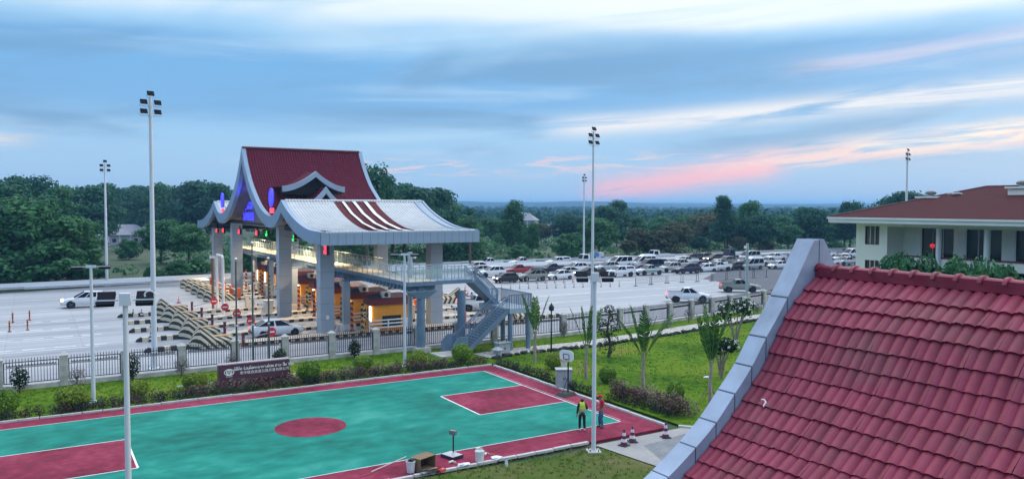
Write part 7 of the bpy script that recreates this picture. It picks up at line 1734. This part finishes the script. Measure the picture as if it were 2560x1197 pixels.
# ------------------------------------------------ people
def skin(verts, edges, radii, root=0, sub=2):
    me = bpy.data.meshes.new('sk'); me.from_pydata([Vector(v) for v in verts], edges, []); o = bpy.data.objects.new('sk', me); COL.objects.link(o)
    o.modifiers.new('s', 'SKIN'); o.modifiers.new('u', 'SUBSURF').levels = sub; o.modifiers['u'].render_levels = sub; o.modifiers['s'].use_smooth_shade = True
    for i, r in enumerate(radii):
        d = me.skin_vertices[0].data[i]; d.radius = r if isinstance(r, tuple) else (r, r); d.use_root = (i == root)
    bpy.context.view_layer.update(); r_ = bpy.data.meshes.new_from_object(o.evaluated_get(bpy.context.evaluated_depsgraph_get())); COL.objects.unlink(o); bpy.data.objects.remove(o)
    return r_
def person(loc, rz, label, J, top, trousers, shoes, sleeve, skinc, extra):
    """J: joint positions of the posed body (x right, y forward)"""
    t = thing('person', label, 'person', loc, rz); SK = mat('skin_'+label[:12], skinc, .6, .08, 8)
    K = ['pel', 'wai', 'che', 'nec', 'hea', 'top', 'shL', 'elL', 'wrL', 'haL', 'shR', 'elR', 'wrR', 'haR', 'hiL', 'knL', 'anL', 'toL', 'hiR', 'knR', 'anR', 'toR']
    ix = {k: i for i, k in enumerate(K)}; V = [J[k] for k in K]
    E_ = [('pel', 'wai'), ('wai', 'che'), ('che', 'nec'), ('nec', 'hea'), ('hea', 'top'), ('che', 'shL'), ('shL', 'elL'), ('elL', 'wrL'), ('wrL', 'haL'), ('che', 'shR'), ('shR', 'elR'), ('elR', 'wrR'), ('wrR', 'haR'), ('pel', 'hiL'), ('hiL', 'knL'), ('knL', 'anL'), ('anL', 'toL'), ('pel', 'hiR'), ('hiR', 'knR'), ('knR', 'anR'), ('anR', 'toR')]
    Rr = dict(pel=(.14, .11), wai=(.13, .10), che=(.15, .11), nec=.055, hea=(.085, .10), top=(.065, .075), shL=.062, elL=.043, wrL=.030, haL=(.036, .02), shR=.062, elR=.043, wrR=.030, haR=(.036, .02), hiL=.088, knL=.058, anL=.040, toL=.03, hiR=.088, knR=.058, anR=.040, toR=.03)
    ed = [(ix[a], ix[b]) for a, b in E_]; rad = [Rr[k] for k in K]
    # fingers: five short chains rooted in each palm
    for s in 'LR':
        h = Vector(J['ha'+s]); d = (h-Vector(J['wr'+s])).normalized(); sd = d.cross(Vector((0, 1, 0))); sd = sd.normalized() if sd.length > .1 else Vector((1, 0, 0))
        for f in range(4):
            o_ = sd*((f-1.5)*.017); b0 = len(V); V += [h+o_+d*.01, h+o_+d*(.05+.01*(f in (1, 2))), h+o_+d*(.075+.014*(f in (1, 2)))+Vector((0, .02, 0))]; rad += [.009, .008, .007]; ed += [(ix['ha'+s], b0), (b0, b0+1), (b0+1, b0+2)]
        b0 = len(V); V += [h-d*.02+sd*.035, h+d*.015+sd*.055]; rad += [.01, .008]; ed += [(ix['ha'+s], b0), (b0, b0+1)]
    bm_ = skin(V, ed, rad); bm_.materials.clear(); bm_.materials.append(SK); body = put('body', bm_, t)
    def garment(name, keys, edges, rr_, m, sub=2):
        me = skin([J[k] if isinstance(k, str) else k for k in keys], edges, rr_, 0, sub); me.materials.clear(); me.materials.append(m); return put(name, me, t)
    def mid(a, b, f): return tuple(Vector(J[a]).lerp(Vector(J[b]), f))
    garment('trousers', ['pel', 'wai_', 'hiL', 'knL', 'anL', 'hiR', 'knR', 'anR'] if False else ['pel', mid('pel', 'wai', .5), 'hiL', 'knL', mid('knL', 'anL', .96), 'hiR', 'knR', mid('knR', 'anR', .96)], [(0, 1), (0, 2), (2, 3), (3, 4), (0, 5), (5, 6), (6, 7)], [(.155, .125), (.150, .115), .102, .077, .068, .102, .077, .068], trousers)
    fr_ = sleeve
    garment('shirt', ['wai', 'che', mid('che', 'nec', .6), 'shL', 'elL', mid('elL', 'wrL', fr_[1]), 'shR', 'elR', mid('elR', 'wrR', fr_[1]), 'pel'] if fr_[0] else ['wai', 'che', mid('che', 'nec', .6), 'shL', mid('shL', 'elL', .8), 'shR', mid('shR', 'elR', .8), 'pel'],
            [(0, 1), (1, 2), (1, 3), (3, 4), (4, 5), (1, 6), (6, 7), (7, 8), (0, 9)] if fr_[0] else [(0, 1), (1, 2), (1, 3), (3, 4), (1, 5), (5, 6), (0, 7)],
            [(.155, .12), (.168, .128), .075, .078, .058, .046, .078, .058, .046, (.162, .128)] if fr_[0] else [(.158, .125), (.172, .132), .078, .084, .072, .084, .072, (.165, .13)], top)
    for s in 'LR':
        a_, b_ = Vector(J['an'+s]), Vector(J['to'+s]); me = skin([a_+Vector((0, 0, -.03)), a_.lerp(b_, .5)+Vector((0, 0, -.02)), b_+Vector((0, 0, .005)), a_+(a_-b_).normalized()*.06+Vector((0, 0, -.035))], [(0, 1), (1, 2), (0, 3)], [.052, .05, .042, .042], 0, 2); me.materials.clear(); me.materials.append(shoes); put('shoe', me, t)
    # face
    H = Vector(J['hea']); fd = Vector(J['face']).normalized(); sd = fd.cross(Vector((0, 0, 1))).normalized(); fm = MB(); 
    MB().ico(H+fd*.105+Vector((0, 0, .0)), (.018, .022, .028), 1).build('nose', SK, body); MB().bar(H+fd*.095-sd*.028+Vector((0, 0, -.055)), H+fd*.095+sd*.028+Vector((0, 0, -.055)), .014).build('mouth', mat('lip', (.25, .08, .07), .6), body)
    for s in (-1, 1): MB().ico(H+fd*.092+sd*s*.036+Vector((0, 0, .03)), .012, 1).build('eye', SIGB, body); MB().ico(H+sd*s*.092+Vector((0, 0, .01)), (.016, .02, .032), 1).build('ear', SK, body)
    extra(t, J, H, fd, sd); return t
VEST = mat('hi_vis_yellow', (.60, .90, .02), .6, .08, 6); REFL = mat('reflective_band', (.42, .46, .40), .3); BLK = mat('cloth_black', (.012, .012, .014), .85, .2, 8, .3, 60); JEAN = mat('denim', (.045, .11, .22), .85, .25, 8, .3, 60); REDC = mat('cloth_red', (.52, .015, .035), .8, .12, 6, .2, 60); HAIR = mat('hair_black', (.010, .009, .009), .6, .2, 20); SHW = mat('shoe_white', (.65, .6, .62), .5); SHN = mat('shoe_navy', (.02, .03, .07), .5)
def j_base(h, lean=0.): 
    k = h/1.75
    return {n_: tuple(c_*k for c_ in v_) for n_, v_ in dict(pel=(0, 0, .95), wai=(0, .0, 1.12), che=(0, .0, 1.33), nec=(0, .01, 1.49), hea=(0, .03, 1.60), top=(0, .02, 1.69), shL=(-.19, 0, 1.41), elL=(-.24, -.02, 1.13), wrL=(-.25, .04, .89), haL=(-.25, .06, .80), shR=(.19, 0, 1.41), elR=(.25, .0, 1.14), wrR=(.24, .1, .92), haR=(.23, .14, .84),
        hiL=(-.10, 0, .90), knL=(-.12, .02, .49), anL=(-.13, 0, .09), toL=(-.15, .17, .04), hiR=(.10, 0, .90), knR=(.12, .02, .49), anR=(.14, 0, .09), toR=(.17, .17, .04), face=(0, 1, -.1)).items()}
# worker seen from behind: right forearm raised in front
J1 = j_base(1.68); J1.update(elR=(.27, .03, 1.10), wrR=(.25, .25, 1.17), haR=(.22, .33, 1.21), haL=(-.27, .03, .78), wrL=(-.26, .02, .87))
def ex1(t, J, H, fd, sd):
    hm_ = MB(); hm_.ico(H+Vector((0, -.012, .035)), (.102, .115, .095), 2, .03); hm_.build('hair', HAIR, t, 60)
    v = skin([(0, 0, 1.0), (0, 0, 1.12), (0, 0, 1.28), (0, 0, 1.38), (-.11, 0, 1.42), (.11, 0, 1.42)], [(0, 1), (1, 2), (2, 3), (3, 4), (3, 5)], [(.185, .150), (.180, .145), (.188, .150), (.15, .12), (.075, .10), (.075, .10)], 0, 2); v.materials.clear(); v.materials.append(VEST); ve = put('hi_vis_vest', v, t)
    for z, r_ in ((1.02, .195), (1.13, .192)): MB().lathe([(1, z-.022), (1.0, z+.022)], 24, cap=False).build('reflective_band', REFL, ve).scale = (r_*1.02, r_*.86, 1)
    for s in (-1, 1): MB().bar((s*.10, -.165, 1.16), (s*.105, -.12, 1.44), .035, .012).build('reflective_band', REFL, ve)
    MB().box((0, -.168, 1.29), (.06, .01, .06)).build('vest_logo', REFL, ve)
p = at(1455, 1077); person((p.x, p.y, .03), -.45, 'person in a hi-vis yellow vest, black trousers and white shoes seen from behind', J1, BLK, BLK, SHW, (1, .96), (.30, .18, .12), ex1)
J2 = j_base(1.76); J2.update(hea=(0, .09, 1.615), top=(0, .085, 1.705), nec=(0, .04, 1.49), knL=(-.10, .06, .49), knR=(.10, .10, .49), anR=(.11, .06, .09), toR=(.12, .24, .04), face=(0, 1, -.35), elR=(.26, -.06, 1.13), wrR=(.22, .10, .98), haR=(.16, .16, .95))
def ex2(t, J, H, fd, sd):
    cp_ = MB(); cp_.ico(H+Vector((0, -.012, .045)), (.105, .118, .085), 2, .0); c_ = cp_.build('cap', REDC, t, 60); f2 = Vector((fd.x, fd.y, 0)).normalized()
    MB().loft([[H+f2*.07+sd*.07+Vector((0, 0, .055)), H+f2*.07-sd*.07+Vector((0, 0, .055)), H+f2*.07-sd*.07+Vector((0, 0, .07)), H+f2*.07+sd*.07+Vector((0, 0, .07))], [H+f2*.20+sd*.05+Vector((0, 0, .035)), H+f2*.20-sd*.05+Vector((0, 0, .035)), H+f2*.20-sd*.05+Vector((0, 0, .047)), H+f2*.20+sd*.05+Vector((0, 0, .047))]]).build('cap_peak', REDC, c_)
    MB().ico(H+Vector((0, -.05, -.01)), (.09, .07, .06), 1).build('hair', HAIR, t, 60)
p = at(1504, 1069); person((p.x, p.y, .03), 1.25, 'person in a red cap, red shirt and blue jeans looking down', J2, REDC, JEAN, SHN, (0, 0), (.34, .20, .13), ex2)
# people sitting in the bed of the pickup by the stairs
v = find('white pickup with people in the bed beside the stair landing')
M_ = v.matrix_basis
q = M_ @ Vector((-.98, .15, 1.13)); t = thing('person', 'person in a pale blue top sitting in the bed of the white pickup', 'person', q, v.rotation_euler.z+pi)
SKp = mat('skin_pickup', (.28, .17, .12), .6)
me = skin([(0, 0, .12), (0, 0, .35), (0, 0, .55), (0, .0, .66), (0, .01, .76), (0, 0, .85), (-.18, 0, .56), (-.22, .12, .32), (-.10, .26, .26), (.18, 0, .56), (.22, .12, .32), (.10, .26, .26), (-.1, .36, .18), (-.1, .5, .06), (.1, .36, .18), (.1, .5, .06)], [(0, 1), (1, 2), (2, 3), (3, 4), (4, 5), (2, 6), (6, 7), (7, 8), (2, 9), (9, 10), (10, 11), (0, 12), (12, 13), (0, 14), (14, 15)], [(.14, .11), (.13, .10), (.15, .11), .055, (.085, .095), .065, .06, .045, .03, .06, .045, .03, .08, .06, .08, .06], 0, 2); me.materials.clear(); me.materials.append(SKp); put('body', me, t)
me = skin([(0, 0, .15), (0, 0, .35), (0, 0, .55), (-.18, 0, .56), (-.21, .08, .40), (.18, 0, .56), (.21, .08, .40)], [(0, 1), (1, 2), (2, 3), (3, 4), (2, 5), (5, 6)], [(.16, .13), (.155, .12), (.17, .13), .08, .07, .08, .07], 0, 2); me.materials.clear(); me.materials.append(mat('shirt_paleblue', (.30, .45, .62), .8)); put('shirt', me, t)
MB().ico((0, -.01, .80), (.10, .11, .09), 2).build('hair', HAIR, t, 60)
me = skin([(0, 0, .12), (-.1, .36, .18), (-.1, .5, .06), (.1, .36, .18), (.1, .5, .06)], [(0, 1), (1, 2), (0, 3), (3, 4)], [(.155, .125), .095, .07, .095, .07], 0, 2); me.materials.clear(); me.materials.append(JEAN); put('trousers', me, t)
